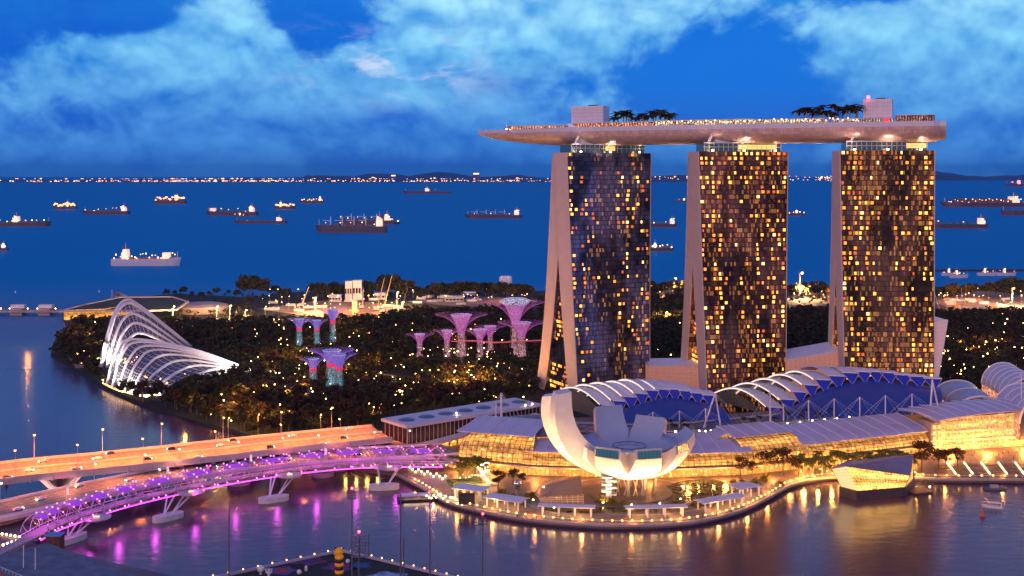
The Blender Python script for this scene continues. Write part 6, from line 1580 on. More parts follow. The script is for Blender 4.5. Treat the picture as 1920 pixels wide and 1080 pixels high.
for (cv, n, nm) in ((FC, 26, 'nearer'), (CC, 14, 'taller')):
    for k in range(n):
        i = random.randrange(len(cv) - 1); j = random.randrange(4, 26); p = cv[i][j].lerp(cv[i + 1][j], .5); p = Vector((p.x, p.y + 3, 2.4 + max(0, p.z - 4) * random.uniform(.0, .35)))
        PG.put(Vector((p.x, p.y, 2.4)), 0, 'warm garden lamp glowing inside the %s conservatory' % nm, 'lamps inside the %s conservatory' % nm, random.uniform(.9, 1.6))
for k in range(22):
    q = FC[min(8, int(k / 22 * 9))][0].lerp(FC[min(8, int(k / 22 * 9) + 1)][0], (k * 9 / 22) % 1); PG.put(Vector((q.x - 1, q.y - 5, 2.0)), 0, '%s lamp from the left along the feet of the nearer conservatory' % nth(k + 1), 'lamps at the feet of the nearer conservatory', 1.0)

# ------------------------------------------------------------------ supertrees
def supertree(px, pyt, pyb, hw, scheme, label, i):
    b = G(px, pyb, 2.2); sc = F / b.y; h = (pyb - pyt) / sc; Rr = hw / sc; t = thing('supertree', label, 'supertree', b, 'artificial trees with %s canopies' % ('blue' if scheme == 0 else 'purple'))
    r0 = 3.6 if hw < 36 else 5.2
    hc = h * (.58 if scheme == 0 else .54)
    cs = [((.06, .05, .75), (.22, .22, 1.0), (.05, .5, .7)), ((.42, .02, .38), (.95, .30, .70), (.55, .22, .25))][scheme]
    tm = speck_mat('trunk_lights_%d' % scheme, (.0, .12, .25) if scheme == 0 else (.35, .08, .25), (.2, .8, .9) if scheme == 0 else (1, .6, .5), 1.5, .9)
    MB().lathe([(r0 * .95, 0), (r0 * .72, h * .15), (r0 * .58, hc * .7), (r0 * .6, hc)], b, 14).build('trunk', tm, t, smooth=True)
    st = MB()
    for k in range(14):
        a = 2 * math.pi * k / 14
        for dr in (1, -1): st.tube([b + Vector((r0 * (1.1 - .34 * u) * math.cos(a + dr * u * 1.2), r0 * (1.1 - .34 * u) * math.sin(a + dr * u * 1.2), hc * u)) for u in (0, .25, .5, .75, 1)], .14, 3, False)
    st.build('trunk_lattice', mat('trunk_steel_%d' % scheme, (.2, .12, .16), .5), t)
    nr = 26 if hw > 36 else 20
    prof = [(r0 * .62 + (Rr - r0 * .62) * (u ** 1.9), hc + (h - hc) * (1 - (1 - u) ** 1.35)) for u in [j / 7 for j in range(8)]]
    cn = MB()
    for k in range(nr):
        for da in (.10, -.10):
            cn.tube([b + Vector((r * math.cos(2 * math.pi * k / nr + da * j), r * math.sin(2 * math.pi * k / nr + da * j), z)) for j, (r, z) in enumerate(prof)], .10, 3, False)
    cn.build('canopy', mat('canopy_rods_%d' % scheme, (.3, .2, .3), .5, em=cs[0], es=.55 if scheme == 0 else .34), t)
    co = MB(); ri = Rr * .40; hi = h * .985
    co.lathe([(r0 * .6 + (ri - r0 * .6) * (u ** 1.7), hc + (hi - hc) * u) for u in [j / 6 for j in range(7)]], b, 20, False)
    cm = mat('core_%d' % scheme, (.2, .2, .3), .5)
    if not cm.get('done'):
        cm['done'] = 1; tt_ = NT(cm.node_tree); bb = tt_.n['Principled BSDF']; tc_ = tt_.new('ShaderNodeTexCoord')
        n_ = tt_.noise(tc_.outputs['Object'], .9, 4, .7); tt_.put(bb.inputs['Emission Color'], tt_.mix(n_, (*cs[0], 1), (*cs[1], 1))); tt_.put(bb.inputs['Emission Strength'], tt_.mr(n_, .42, .68, .10, 1.25 if scheme else .8))
    co.build('lit_core', cm, t, smooth=True)
    MB().lathe([(ri * .98, hi - .3), (ri * 1.04, hi), (ri * .98, hi + .3)], b, 20, False).build('top_ring', mat('ring_%d' % scheme, (.4, .45, .5), .4, em=(.4, .6, .8), es=.25), t)
    if scheme == 0: MB().lathe([(r0 * .70, hc - h * .02), (r0 * .78, hc + h * .03), (r0 * .74, hc + h * .08)], b, 14).build('red_collar', emit('red_collar', (.9, .02, .12), .8), t)
    point('canopy_light', b + Vector((0, -1, h * .8)), 1500 if scheme else 700, (1, .35, .8) if scheme else (.3, .35, 1), 1.5, t)
    point('base_light', b + Vector((0, -r0 - 3, 3)), 900, (1, .4, .5) if scheme else (.2, .6, 1), 1, t)
    return t, b, h
ST = [(561, 597, 648, 22, 0, 'blue supertree, leftmost of the three in the farther left group'), (594, 600, 645, 20, 0, 'smallest blue supertree, middle one of the farther left group'), (624, 579, 640, 27, 0, 'blue supertree, tallest and rightmost of the farther left group'),
      (587, 672, 726, 24, 0, 'blue supertree, leftmost of the nearer left group'), (622, 656, 728, 42, 0, 'widest blue supertree, at the back of the nearer left group'), (636, 664, 733, 32, 0, 'blue supertree in front on the right of the nearer left group'),
      (787, 626, 668, 26, 1, 'small purple supertree, leftmost of the purple group'), (838, 619, 668, 26, 1, 'small purple supertree, second from the left of the purple group'), (865, 589, 668, 50, 1, 'large white cored purple supertree, third from the left'),
      (900, 617, 670, 34, 1, 'pink purple supertree right of the large white cored one'), (919, 611, 655, 30, 1, 'small purple supertree at the back, behind the walkway'), (966, 566, 665, 56, 1, 'tallest purple supertree with a lit restaurant on its top'), (978, 604, 668, 46, 1, 'bright pink supertree nearest the left tower')]
for i, s_ in enumerate(ST): tt_, b_, h_ = supertree(*s_, i)
tt_ = [o for o in COL.objects if o.get('label', '').startswith('tallest purple')][0]; b_ = Vector(tt_.location); 
MB().lathe([(11, 38), (13, 39.5), (13, 42), (9, 43.5), (.1, 43.8)], b_ + Vector((0, 0, 8)), 24).build('restaurant', speck_mat('top_bar_lights', (.3, .3, .8), (.9, .8, 1), 1.6, .8), tt_)
sw = thing('skyway', 'thin reddish aerial walkway hung between the purple supertrees', 'walkway', G(920, 668, 2)); pts_ = cr([Q(848, 640, 1050), Q(885, 639, 1030), Q(930, 642, 1020), Q(975, 640, 1030), Q(1018, 638, 1060)], 30)
m_ = MB(); ribbon(m_, pts_, 2.4, -.4, .4); m_.build('deck', mat('skyway_red', (.5, .10, .12), .5, em=(1, .12, .12), es=.35), sw)
for k in range(0, 30, 6): MB().tube([pts_[k], Vector((pts_[k].x, pts_[k].y, 3))], .25, 4).build('support', M_dark, sw)

# ------------------------------------------------------------------ barrage with green roof
BG = thing('barrage_building', 'curved grass roofed building with a golden glass wall beside the dam', 'building', G(190, 598, 2))
a, b, c = G(120, 600, 2), G(196, 597, 2), G(248, 588, 2)
for (p, q) in ((a, b), (b, c)):
    g = MB(); g.grid(lambda u, v: p.lerp(q, u) + Vector((0, 0, 11 * v)), 12, 2, uv=lambda u, v: (u * 30, v * 4)); g.build('glass_wall', M_shop, BG)
zs = (12, 12, 12.5, 12, 14, 17, 17.5, 13.5)
rp_ = [G(x, y, z) for (x, y), z in zip([(112, 584), (200, 582), (262, 583), (330, 581), (352, 566), (322, 557), (225, 558), (158, 572)], zs)]
rt = MB(); rt.add(rp_ , [tuple(range(8))]); rt.build('grass_roof', mat('roof_grass', (.05, .06, .03), .9, var=.4, vs=.05), BG)
rm = MB()
for i in range(8): p, q = rp_[i], rp_[(i + 1) % 8]; rm.beam(p, q, 2.5, 2.0)
rm.build('roof_rim', mat('rim_pink', (.5, .40, .38), .6), BG)
cw = MB(); cc_ = G(272, 583, 2)
cw.grid(lambda u, v: Vector((cc_.x + 32 * math.cos(math.pi * (1.1 - 1.1 * u)), cc_.y + 26 * math.sin(math.pi * (1.1 - 1.1 * u)), 2 + 10 * v)), 24, 1, uv=lambda u, v: (u * 40, v * 3)); cw.build('courtyard_glass', M_shop, BG)
t = thing('sail_roof', 'small white sail roof standing on the grass roof building', 'canopy', Q(226, 556, 1500)); MB().add([Q(209, 550, 1500), Q(222, 547, 1495), Q(244, 557, 1490), Q(214, 557, 1500), Q(224, 553, 1520)], [(0, 1, 4), (1, 2, 4), (2, 3, 4), (3, 0, 4)]).build('sail', mat('sail_white', (.75, .8, .88), .4), t)
MB().tube([Q(210, 558, 1500), Q(210, 543, 1500)], .4, 4).build('mast', M_white, t)
t = thing('roof_pavilion', 'oval sandy roofed building right of the grass roof building', 'building', G(378, 585, 2)); c = G(378, 585, 2)
MB().lathe([(30, 0), (32, 7), (31, 8.5), (22, 10.5), (.1, 11.5)], c, 30).build('roof', mat('sandy_roof', (.34, .27, .24), .7, var=.2, vs=.05), t)
DM = thing('dam_bridge', 'long low dam bridge with gate piers running out of the picture at the left', 'bridge', G(0, 587, 0)); a, b = G(-140, 583, 5), G(121, 583, 5)
MB().beam(a, b, 14, 2.2).build('deck', mat('dam_deck', (.34, .28, .28), .6), DM)
for k, px in enumerate([-20, 35, 87]): p = G(px, 590, 0); MB().box(p + Vector((0, 0, 3)), (14, 16, 9)).build('gate_pier', M_conc, DM); MB().box(p + Vector((0, 0, 10)), (16, 8, 4)).build('gate_house', M_white, DM)
for k, px in enumerate([2, 18, 52, 70, 104]): p = G(px, 583, 6.2); PG.put(p, 0, '%s lamp from the left on the dam bridge' % nth(k + 1), 'lamps on the dam bridge', 1.5)

# ------------------------------------------------------------------ works yard beyond the garden
def block(name, px, py, wpx, d_, z0, z1, m, lab, cat='building', wins=0):
    p = G(px, py, 2); w_ = wpx * p.y / F; t = thing(name, lab, cat, p); MB().box((p.x, p.y + d_ / 2, (z0 + z1) / 2), (w_, d_, z1 - z0), .08).build('wall', m, t)
    MB().box((p.x, p.y + d_ / 2, z1 + .45), (w_ + 1, d_ + 1, .9), .08).build('roof', M_roofw, t)
    for k in range(wins):
        MB().box((p.x - w_ / 2 + w_ * (k + .5) / wins, p.y - .3 + (k - wins / 2) * .08 * w_ / wins, lerp(z0, z1, .5)), (w_ / wins * .7, .4, (z1 - z0) * .28)).build('window', M_glassd, t)
    return t
block('site_tower', 653, 563, 13, 12, 2, 26, M_white, 'white works building with dark floors, left one of a pair beyond the garden', wins=3)
block('site_tower', 669, 563, 16, 12, 2, 27, M_white, 'white works building with dark floors, right one of a pair beyond the garden', wins=3)
block('site_shed', 628, 566, 22, 10, 2, 10, mat('pale_shed', (.5, .5, .62), .6), 'pale low shed left of the pair of white works buildings', wins=4)
block('site_shed', 712, 562, 20, 10, 2, 10, mat('pale_shed'), 'pale low shed right of the pair of white works buildings', wins=3)
block('depot_shed', 880, 562, 22, 14, 2, 11, mat('blue_shed', (.06, .12, .40), .6), 'blue roofed depot shed beyond the purple supertrees', wins=3)
block('depot_shed', 852, 566, 34, 14, 2, 8, M_conc, 'grey depot shed left of the blue one', wins=5)
t = thing('lit_column', 'bright yellow lit column standing in the works yard', 'column', G(665, 590, 2)); p = G(665, 590, 2); MB().lathe([(3, 0), (3, 16), (2.4, 16.5)], p, 12).build('shaft', mat('lit_column', (.6, .5, .3), .6, em=(1, .6, .15), es=.9), t)
for k in range(3):
    p = G(942 + k * 6, 551, 2); t = thing('silo', '%s white silo of three beyond the purple supertrees' % ('left', 'middle', 'right')[k], 'silo', p, 'white silos'); MB().lathe([(4.3, 4), (4.6, 5), (4.6, 22), (3, 24.5), (.6, 25)], p, 16).build('tank', M_white, t, smooth=True)
    for j in range(4): a = j * 1.57 + .7; MB().beam(p + Vector((3.6 * math.cos(a), 3.6 * math.sin(a), 0)), p + Vector((3.6 * math.cos(a), 3.6 * math.sin(a), 5)), .6, .6).build('leg', M_conc, t)
def crane(px, py, dx_, dyp, lab, m=None):
    p = G(px, py, 2); s = p.y / F; t = thing('crane', lab, 'crane', p, 'cranes in the works yard'); top = p + Vector((dx_ * s, 0, dyp * s)); b = MB()
    for ox, oz in ((-.7, 0), (.7, 0), (0, 1.2)): b.tube([p + Vector((ox, 0, 2 + oz)), top], .22, 4)
    for k in range(12):
        u, v = k / 12, (k + 1) / 12; q, r = (p + Vector((-.7 * (1 - u), 0, 2))).lerp(top, u), (p + Vector((.7, 0, 2))).lerp(top, v); b.tube([q, r], .14, 3, False)
    b.build('boom', m or mat('crane_paint', (.6, .35, .10), .5), t); MB().box(p + Vector((-1, 0, 2)), (6, 4, 3)).build('cab', mat('crane_paint'), t); MB().box(p + Vector((-1, 0, .3)), (7.5, 5, 1)).build('tracks', M_dark, t)
    MB().tube([top, top - Vector((0, 0, 12))], .1, 3, False).build('hoist_rope', M_dark, t)
crane(566, 574, 13, 36, 'white crane leaning right, leftmost in the yard', M_white); crane(707, 582, 14, 62, 'orange crane boom leaning right, left one of the tall pair', mat('crane_pale', (.55, .38, .25), .5)); crane(718, 586, 17, 70, 'pale crane boom leaning right, right one of the tall pair', mat('crane_pale'))
crane(752, 583, 13, 44, 'dark crane leaning right, right of the tall pair', mat('crane_dark', (.15, .12, .10), .5)); crane(680, 578, 1, 40, 'upright brown crane mast beside the pair of white works buildings'); crane(1762, 585, -14, 50, 'orange crane leaning left at the right edge of the right tower'); crane(1803, 585, 0, 46, 'upright reddish crane mast right of the right tower')
YL = lamp_proto('yard_light', 11, 1.0, emit('yard_globe', (1, .50, .14), 22)); YL['category'] = 'floodlight'; PY = Proto(YL)
rng = random.Random(77)
yards = [(490, 760, 566, 592, 62, 'in the works yard beyond the left supertrees'), (770, 1000, 558, 572, 22, 'by the depot beyond the purple supertrees'), (1220, 1290, 548, 560, 5, 'between the left and middle towers'), (1480, 1560, 545, 572, 20, 'between the middle and right towers'), (1754, 1935, 548, 585, 46, 'in the yard right of the right tower')]
M_y = mat('site_ground', (.30, .20, .12), .9, var=.5, vs=.03)
for x0, x1, y0, y1, n, nm in yards:
    struct(MB().prism([(p.x, p.y) for p in cr([G(x0 - 10, (y0 + y1) / 2, 2.05), G(lerp(x0, x1, .5), y1 + 3, 2.05), G(x1 + 10, (y0 + y1) / 2, 2.05), G(lerp(x0, x1, .5), y0 - 3, 2.05), G(x0 - 10, (y0 + y1) / 2, 2.05)], 24)[:-1]], 1.9, 2.06).build('yard', M_y))
    for k in range(n): p = G(rng.uniform(x0, x1), rng.uniform(y0, y1), 2.1); PY.put(p, rng.uniform(0, 6), 'yard light glowing ' + nm, 'yard lights ' + nm, rng.uniform(.5, 1.0))
    for k in range(max(1, n // 8)): p = G(rng.uniform(x0, x1), rng.uniform(y0, y1), 2.1); point('yard_glow', p + Vector((0, -4, 12)), 2.6e4, (1, .32, .05), 2)
CT = thing('container', '', 'container'); MB().box((0, 0, 1.3), (12, 2.5, 2.6)).build('box', M_white, CT); dd_ = MB()
for k in range(20): dd_.box((-5.7 + k * .6, -1.28, 1.3), (.12, .1, 2.4))
dd_.build('ribs', M_conc, CT); PC = Proto(CT); cms = [mat('cont_blue', (.05, .12, .4), .6), mat('cont_green', (.04, .25, .15), .6), mat('cont_red', (.4, .06, .04), .6), M_white]
for k in range(40):
    x0, x1 = ((780, 905), (500, 760), (1756, 1910))[k % 3]; p = G(rng.uniform(x0, x1), rng.uniform(562, 586) if k % 3 else rng.uniform(556, 572), 2.1); o = PC.put(p, rng.uniform(-.4, .4), 'white site cabin or container scattered %s' % ('by the depot beyond the purple supertrees', 'in the works yard beyond the left supertrees', 'in the yard right of the right tower')[k % 3], 'containers ' + 'abc'[k % 3])
    o['group'] = ('containers by the depot', 'containers in the works yard', 'containers in the right yard')[k % 3]
for k, (px, py, s, lab) in enumerate([(324, 598, 2.4, 'bright starry floodlight right of the taller conservatory'), (406, 593, 2.0, 'bright floodlight, first of three along the garden road'), (431, 591, 2.0, 'bright floodlight, second of three along the garden road'), (460, 600, 2.0, 'bright floodlight, third of three along the garden road'), (590, 580, 2.4, 'very bright floodlight in the left half of the works yard'),
                                    (744, 566, 2.2, 'very bright floodlight right of the tall crane pair'), (754, 586, 2.2, 'bright floodlight at the right front of the works yard'), (1264, 550, 3.4, 'starry floodlight between the left and middle towers'), (1500, 553, 4.6, 'dazzling floodlight between the middle and right towers'), (1898, 567, 3.0, 'starry floodlight near the right edge of the picture'), (1249, 602, 1.8, 'orange lamp in the trees between the left and middle towers')]):
    p = G(px, py + 6, 2.1); t = PY.put(p, 0, lab, 'starry floodlights', s / 1.5); t['category'] = 'floodlight'
    point('flood_glow', p + Vector((0, -6, 13)), 1.6e5 * (s / 2) ** 1.5, (1, .55, .22), 1.5)

# ------------------------------------------------------------------ garden: paths, ponds, trees
patch('garden_lake', [(690, 712), (720, 706), (780, 708), (830, 714), (815, 728), (740, 732), (700, 724)], 2.06, M_pond)
def path(pts, w, m, z=2.07):
    P = cr([G(x, y, z) for x, y in pts], 40); return struct(ribbon(MB(), P, w, -.02, .0).build('garden_path', m))
M_path = mat('garden_path', (.30, .24, .18), .8, var=.2, vs=.1)
path([(470, 700), (520, 708), (560, 735), (620, 745), (700, 742)], 6, M_path); path([(150, 690), (130, 650), (160, 610), (200, 605)], 7, M_path); path([(330, 604), (420, 599), (520, 604), (700, 600)], 10, M_path); path([(640, 680), (690, 695), (740, 705)], 5, M_path); path([(1740, 585), (1840, 600), (1930, 590)], 12, M_path)
TR = [tree_proto(41, 11, 5.2, 330, .75, M_leafd, 8, 'garden_tree'), tree_proto(42, 13, 5.8, 360, .8, M_leafd, 9, 'garden_tree'), tree_proto(43, 9, 4.6, 280, .7, mat('olive_leaves', (.05, .05, .014), .8, var=.7, vs=.4), 7, 'garden_tree'), tree_proto(44, 14, 5.0, 340, .8, mat('maroon_leaves', (.055, .030, .018), .8, var=.7, vs=.4), 8, 'garden_tree')]
gpoly = [(100, 668), (108, 645), (135, 622), (150, 605), (330, 612), (470, 606), (700, 606), (780, 590), (1000, 590), (1010, 745), (880, 772), (735, 785), (700, 806), (480, 822), (380, 790), (300, 762), (236, 748), (150, 698)]
def inside(x, y, P):
    r = False; j = len(P) - 1
    for i in range(len(P)):
        if (P[i][1] > y) != (P[j][1] > y) and x < (P[j][0] - P[i][0]) * (y - P[i][1]) / (P[j][1] - P[i][1]) + P[i][0]: r = not r
        j = i
    return r
footp = [([ (184, 690), (240, 650), (360, 655), (470, 695), (440, 712), (352, 730), (297, 746), (196, 728)]), [(690, 714), (720, 708), (780, 710), (830, 716), (815, 726), (740, 730), (700, 722)], [(528, 610), (660, 606), (660, 612), (528, 616)], [(470, 696), (560, 728), (640, 742), (640, 748), (560, 740), (470, 706)]]
def okspot(x, y): return inside(x, y, gpoly) and not any(inside(x, y, f_) for f_ in footp) and all(abs(x - s_[0]) > 12 or not (-6 < y - s_[2] < 22) for s_ in ST)
rng = random.Random(99); cand = []
X0, X1, Y0, Y1 = -560, 140, 700, 1400
gx = 8.2
yy = Y0
while yy < Y1:
    xx = X0
    while xx < X1:
        x = xx + rng.uniform(-3.5, 3.5); y = yy + rng.uniform(-3.5, 3.5); q = (x / y * F + 960, HY + (H - 2) * F / y)
        if okspot(*q): cand.append((y, x, q))
        xx += gx
    yy += gx
cand.sort()
def region(q):
    x, y = q
    if y > 762: return 'in the dark belt of trees just behind the bridges'
    if x < 200: return 'on the wooded shore left of the conservatories'
    if x < 480: return 'in front of or beside the nearer conservatory'
    if x < 560: return 'between the conservatory tip and the blue supertrees'
    if x < 700: return 'around the nearer blue supertrees'
    if y > 700: return 'around the small lake in the garden'
    return 'below the purple supertrees'
near = cand[:290]; far = cand[290:]
for k, (y, x, q) in enumerate(near):
    if rng.random() < .06: continue
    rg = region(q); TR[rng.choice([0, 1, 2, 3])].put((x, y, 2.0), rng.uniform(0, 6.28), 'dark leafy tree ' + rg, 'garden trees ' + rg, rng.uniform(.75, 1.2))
def forest(name, spots, label, seed, nl=46, ls=1.5, s0=1.0, mats=(M_leafd,)):
    r_ = random.Random(seed); V = []; mi = []
    N = len(spots)
    for (x, y, sc) in spots:
        h = 10.5 * sc * s0; rx = 4.9 * sc * s0; mk = r_.randrange(len(mats)); cs = []
        for k in range(5): a = r_.uniform(0, 6.28); rr = rx * r_.uniform(.1, .7); cs.append((rr * math.cos(a), rr * math.sin(a), h * r_.uniform(.5, .85), rx * r_.uniform(.35, .6)))
        for k in range(nl):
            c = cs[k % 5]; v = Vector((r_.gauss(0, 1), r_.gauss(0, 1), r_.gauss(.2, .8))).normalized() * c[3] * r_.uniform(.65, 1.05); p = Vector((x + c[0] + v.x, y + c[1] + v.y, 2 + c[2] + v.z * .8))
            s = ls * r_.uniform(.5, 1.1) * sc; a = Vector((r_.gauss(0, 1), r_.gauss(0, 1), r_.gauss(0, .5))).normalized() * s; b = Vector((r_.gauss(0, 1), r_.gauss(0, 1), r_.gauss(0, 1))); b = (b - a * (b.dot(a) / a.length_squared)).normalized() * s * .7
            V += [p - a - b, p + a - b * .5, p + a * .8 + b, p - a * .6 + b * .8]; mi.append(mk)
    n = len(V); V = np.array([tuple(v) for v in V], dtype=np.float32); me = bpy.data.meshes.new(name); me.vertices.add(n); me.vertices.foreach_set('co', V.ravel()); me.loops.add(n); me.loops.foreach_set('vertex_index', np.arange(n, dtype=np.int32))
    me.polygons.add(n // 4); me.polygons.foreach_set('loop_start', np.arange(0, n, 4, dtype=np.int32)); me.polygons.foreach_set('material_index', np.array(mi, dtype=np.int32)); 
    for m_ in mats: me.materials.append(m_)
    me.update(calc_edges=True); o = bpy.data.objects.new(name, me); COL.objects.link(o); return stuff(o, label, 'wood')
FM = (M_leafd, M_leafd, mat('olive_leaves'), mat('maroon_leaves'))
forest('garden_wood', [(x, y, rng.uniform(.75, 1.25)) for (y, x, q) in far if rng.random() < .93], 'dark mass of tropical trees filling the garden behind the bridges', 5, mats=FM)
def strip(pts, n, dx, dy, s0, s1, seed):
    r_ = random.Random(seed); P = cr([G(x, y, 2) for x, y in pts], 60); out = []
    for k in range(n): p = P[r_.randrange(60)].lerp(P[r_.randrange(60)], 0) ; out.append((p.x + r_.uniform(-dx, dx), p.y + r_.uniform(-dy, dy), r_.uniform(s0, s1)))
    return out
# trees on the coast against the sea: individuals
CT_ = [tree_proto(51, 20, 11, 500, 1.3, M_leafd, 8, 'rain_tree'), tree_proto(52, 16, 8, 420, 1.2, M_leafd, 8, 'rain_tree')]
rng = random.Random(5); coast = []
for (x0, x1, n, s0, s1) in ((450, 490, 4, 1.3, 1.5), (500, 545, 4, .6, .8), (575, 700, 18, .75, 1.05), (715, 770, 9, 1.0, 1.4), (775, 815, 6, .6, .8), (820, 900, 12, .8, 1.1), (905, 1000, 12, .7, 1.0), (1215, 1290, 10, .9, 1.2), (1480, 1560, 12, .8, 1.1), (1750, 1790, 4, .5, .7), (1785, 1830, 5, .8, 1.0), (1845, 1925, 9, .9, 1.3), (300, 450, 9, .4, .6)):
    for k in range(n): coast.append((lerp(x0, x1, (k + rng.uniform(.2, .8)) / n), rng.uniform(553, 560), rng.uniform(s0, s1)))
coast.sort()
for k, (x, y, s) in enumerate(coast): CT_[k % 2].put(G(x, y, 2), rng.uniform(0, 6), 'broad dark tree standing along the sea coast %s' % ('left of the works yard' if x < 560 else 'behind the works yard' if x < 780 else 'behind the depot' if x < 1010 else 'between the left and middle towers' if x < 1300 else 'between the middle and right towers' if x < 1600 else 'right of the right tower'), 'coast trees ' + ('left' if x < 560 else 'behind the works yard' if x < 780 else 'behind the depot' if x < 1010 else 'between the left and middle towers' if x < 1300 else 'between the middle and right towers' if x < 1600 else 'right of the right tower'), s)
sp_ = []
def fill(P, step, s0=.8, s1=1.3):
    xs = [p[0] for p in P]; ys = [p[1] for p in P]; y0w = G(0, max(ys), 2).y; y1w = G(0, min(ys), 2).y; y = y0w; out = []
    while y < y1w:
        x = (min(xs) - 960) / F * y
        while x < (max(xs) - 960) / F * y + 10:
            a, b = x + rng.uniform(-4, 4), y + rng.uniform(-4, 4)
            if inside(a / b * F + 960, HY + (H - 2) * F / b, P): out.append((a, b, rng.uniform(s0, s1)))
            x += step
        y += step
    return out
sp_ += fill([(1745, 592), (1930, 592), (2050, 700), (2050, 748), (1770, 745), (1745, 700)], 9.5)
sp_ += fill([(1212, 690), (1305, 690), (1305, 720), (1212, 730)], 9.5) + fill([(1010, 566), (1300, 564), (1480, 588), (1580, 588), (1745, 590), (1745, 690), (1010, 690)], 9.5)
forest('park_wood', sp_, 'dark mass of park trees behind and right of the towers', 7, mats=FM)
forest('hedge_wood', fill([(480, 594), (560, 604), (1000, 604), (1000, 574), (760, 592), (640, 602), (480, 600)], 11, .5, .9) + fill([(330, 575), (480, 562), (480, 596), (330, 596)], 12, .4, .8) + fill([(300, 556), (560, 553), (1000, 551), (1000, 556), (560, 560), (300, 562)], 14, .35, .6) + fill([(1480, 553), (1570, 553), (1570, 572), (1480, 575)], 14, .5, .8), 'low shrubs and trees between the garden and the works yard', 8, 30, mats=FM)
# garden lamps
rng = random.Random(42); n = 0
while n < 165:
    c = rng.choice([(640, 715, 60, 22), (700, 700, 60, 22), (880, 730, 60, 14), (945, 735, 40, 12), (430, 790, 50, 14), (420, 770, 40, 10), (560, 760, 70, 20), (780, 650, 120, 30), (880, 675, 70, 6), (620, 640, 70, 20), (540, 690, 40, 20), (160, 640, 22, 30), (160, 680, 30, 12), (720, 720, 60, 12)])
    x, y = rng.gauss(c[0], c[2]), rng.gauss(c[1], c[3])
    if not inside(x, y, gpoly) or (any(inside(x, y, f_) for f_ in footp[:2])): continue
    p = G(x, y, 2); rg = region((x, y)); GLT[rng.choice([0, 1, 2, 2])].put(p, 0, 'small warm lamp among the trees ' + rg, 'garden lamps ' + rg, rng.uniform(.6, 1.25)); n += 1
for k in range(10): PG.put(G(765 + k * 6.2, 721 + k * .5, 2.3), 0, '%s lamp from the left in the straight row over the garden lake' % nth(k + 1), 'lamps over the garden lake', 1.2)
rng = random.Random(43)
for k in range(42): p = G(rng.uniform(1762, 1925), rng.gauss(668, 22), 2); GLT[rng.choice([1, 2])].put(p, 0, 'small lamp among the park trees right of the right tower', 'lamps in the right park', rng.uniform(.8, 1.7))
for k in range(14): p = G(rng.uniform(1216, 1300), rng.uniform(570, 690), 2); GLT[rng.choice([1, 2])].put(p, 0, 'small lamp among the trees between the left and middle towers', 'lamps between the towers', rng.uniform(.8, 1.4))
rng = random.Random(44)
for k in range(120):
    x, y = rng.choice([(640, 712), (700, 697), (880, 728), (945, 733), (420, 785), (560, 750), (850, 650), (160, 645), (520, 690), (930, 735), (1840, 670), (800, 740), (470, 800), (640, 640), (560, 700), (860, 735), (420, 765)]); x += rng.gauss(0, 34); y += rng.gauss(0, 12); y = max(y, 612); x = min(x, 915 - rng.random() * 70) if x < 1200 else x; p = G(x, y, 2); point('garden_fill', p + Vector((0, 0, rng.choice([9, 13, 15]))), rng.choice([2500, 4500, 8000]), (1, .44, .08), .6)  # fixtureless fill lights added above the crowns for warm pools
for k, (x, y) in enumerate([(541, 808), (428, 822), (601, 815), (484, 815), (870, 800), (700, 800)]): PL1.put(G(x, y, 2), 1.5, 'orange street lamp among the trees, %s from the left, behind the highway bridge' % nth([3, 1, 4, 2, 6, 5][k]), 'lamps behind the highway bridge', .9); point('street_glow', G(x, y, 2) + Vector((0, -2, 11)), 3500, (1, .40, .08), .5)
# breakwater and rows of lamps at the far coast
struct(MB().beam(G(1700, 508, 1), G(2200, 506, 1), 12, 4).build('breakwater', mat('rock', (.06, .05, .06), .9)))
for k in range(14): x = [505, 520, 558, 597, 655, 700, 774, 820, 865, 911, 1222, 1500, 1545, 1600][k]; PY.put(G(x, 556, 2), 0, '%s lamp from the left in the row along the far coast road' % nth(k + 1), 'lamps along the coast road', .9)

rng = random.Random(71); fl_ = MB(); cnt = 0
while cnt < 420:
    x, y = (rng.uniform(470, 1000), rng.uniform(612, 790)) if rng.random() < .75 else (rng.uniform(1760, 1930), rng.uniform(600, 745))
    if x < 1100 and not inside(x, y, gpoly): continue
    if mnoise.noise(Vector((x * .018, y * .05, 2))) < -.02: continue
    p = G(x, y, 2); fl_.k = rng.choice([0, 0, 1]); fl_.ball(p + Vector((0, 0, rng.uniform(3, 11.5))), rng.uniform(.22, .5), 5, 3); cnt += 1
stuff(fl_.build('tree_lights', [MATS['garden_globe'], emit('tree_light_pale', (1, .7, .35), 14)]), 'scattering of tiny warm lights among the tree crowns of the garden and park', 'lights')
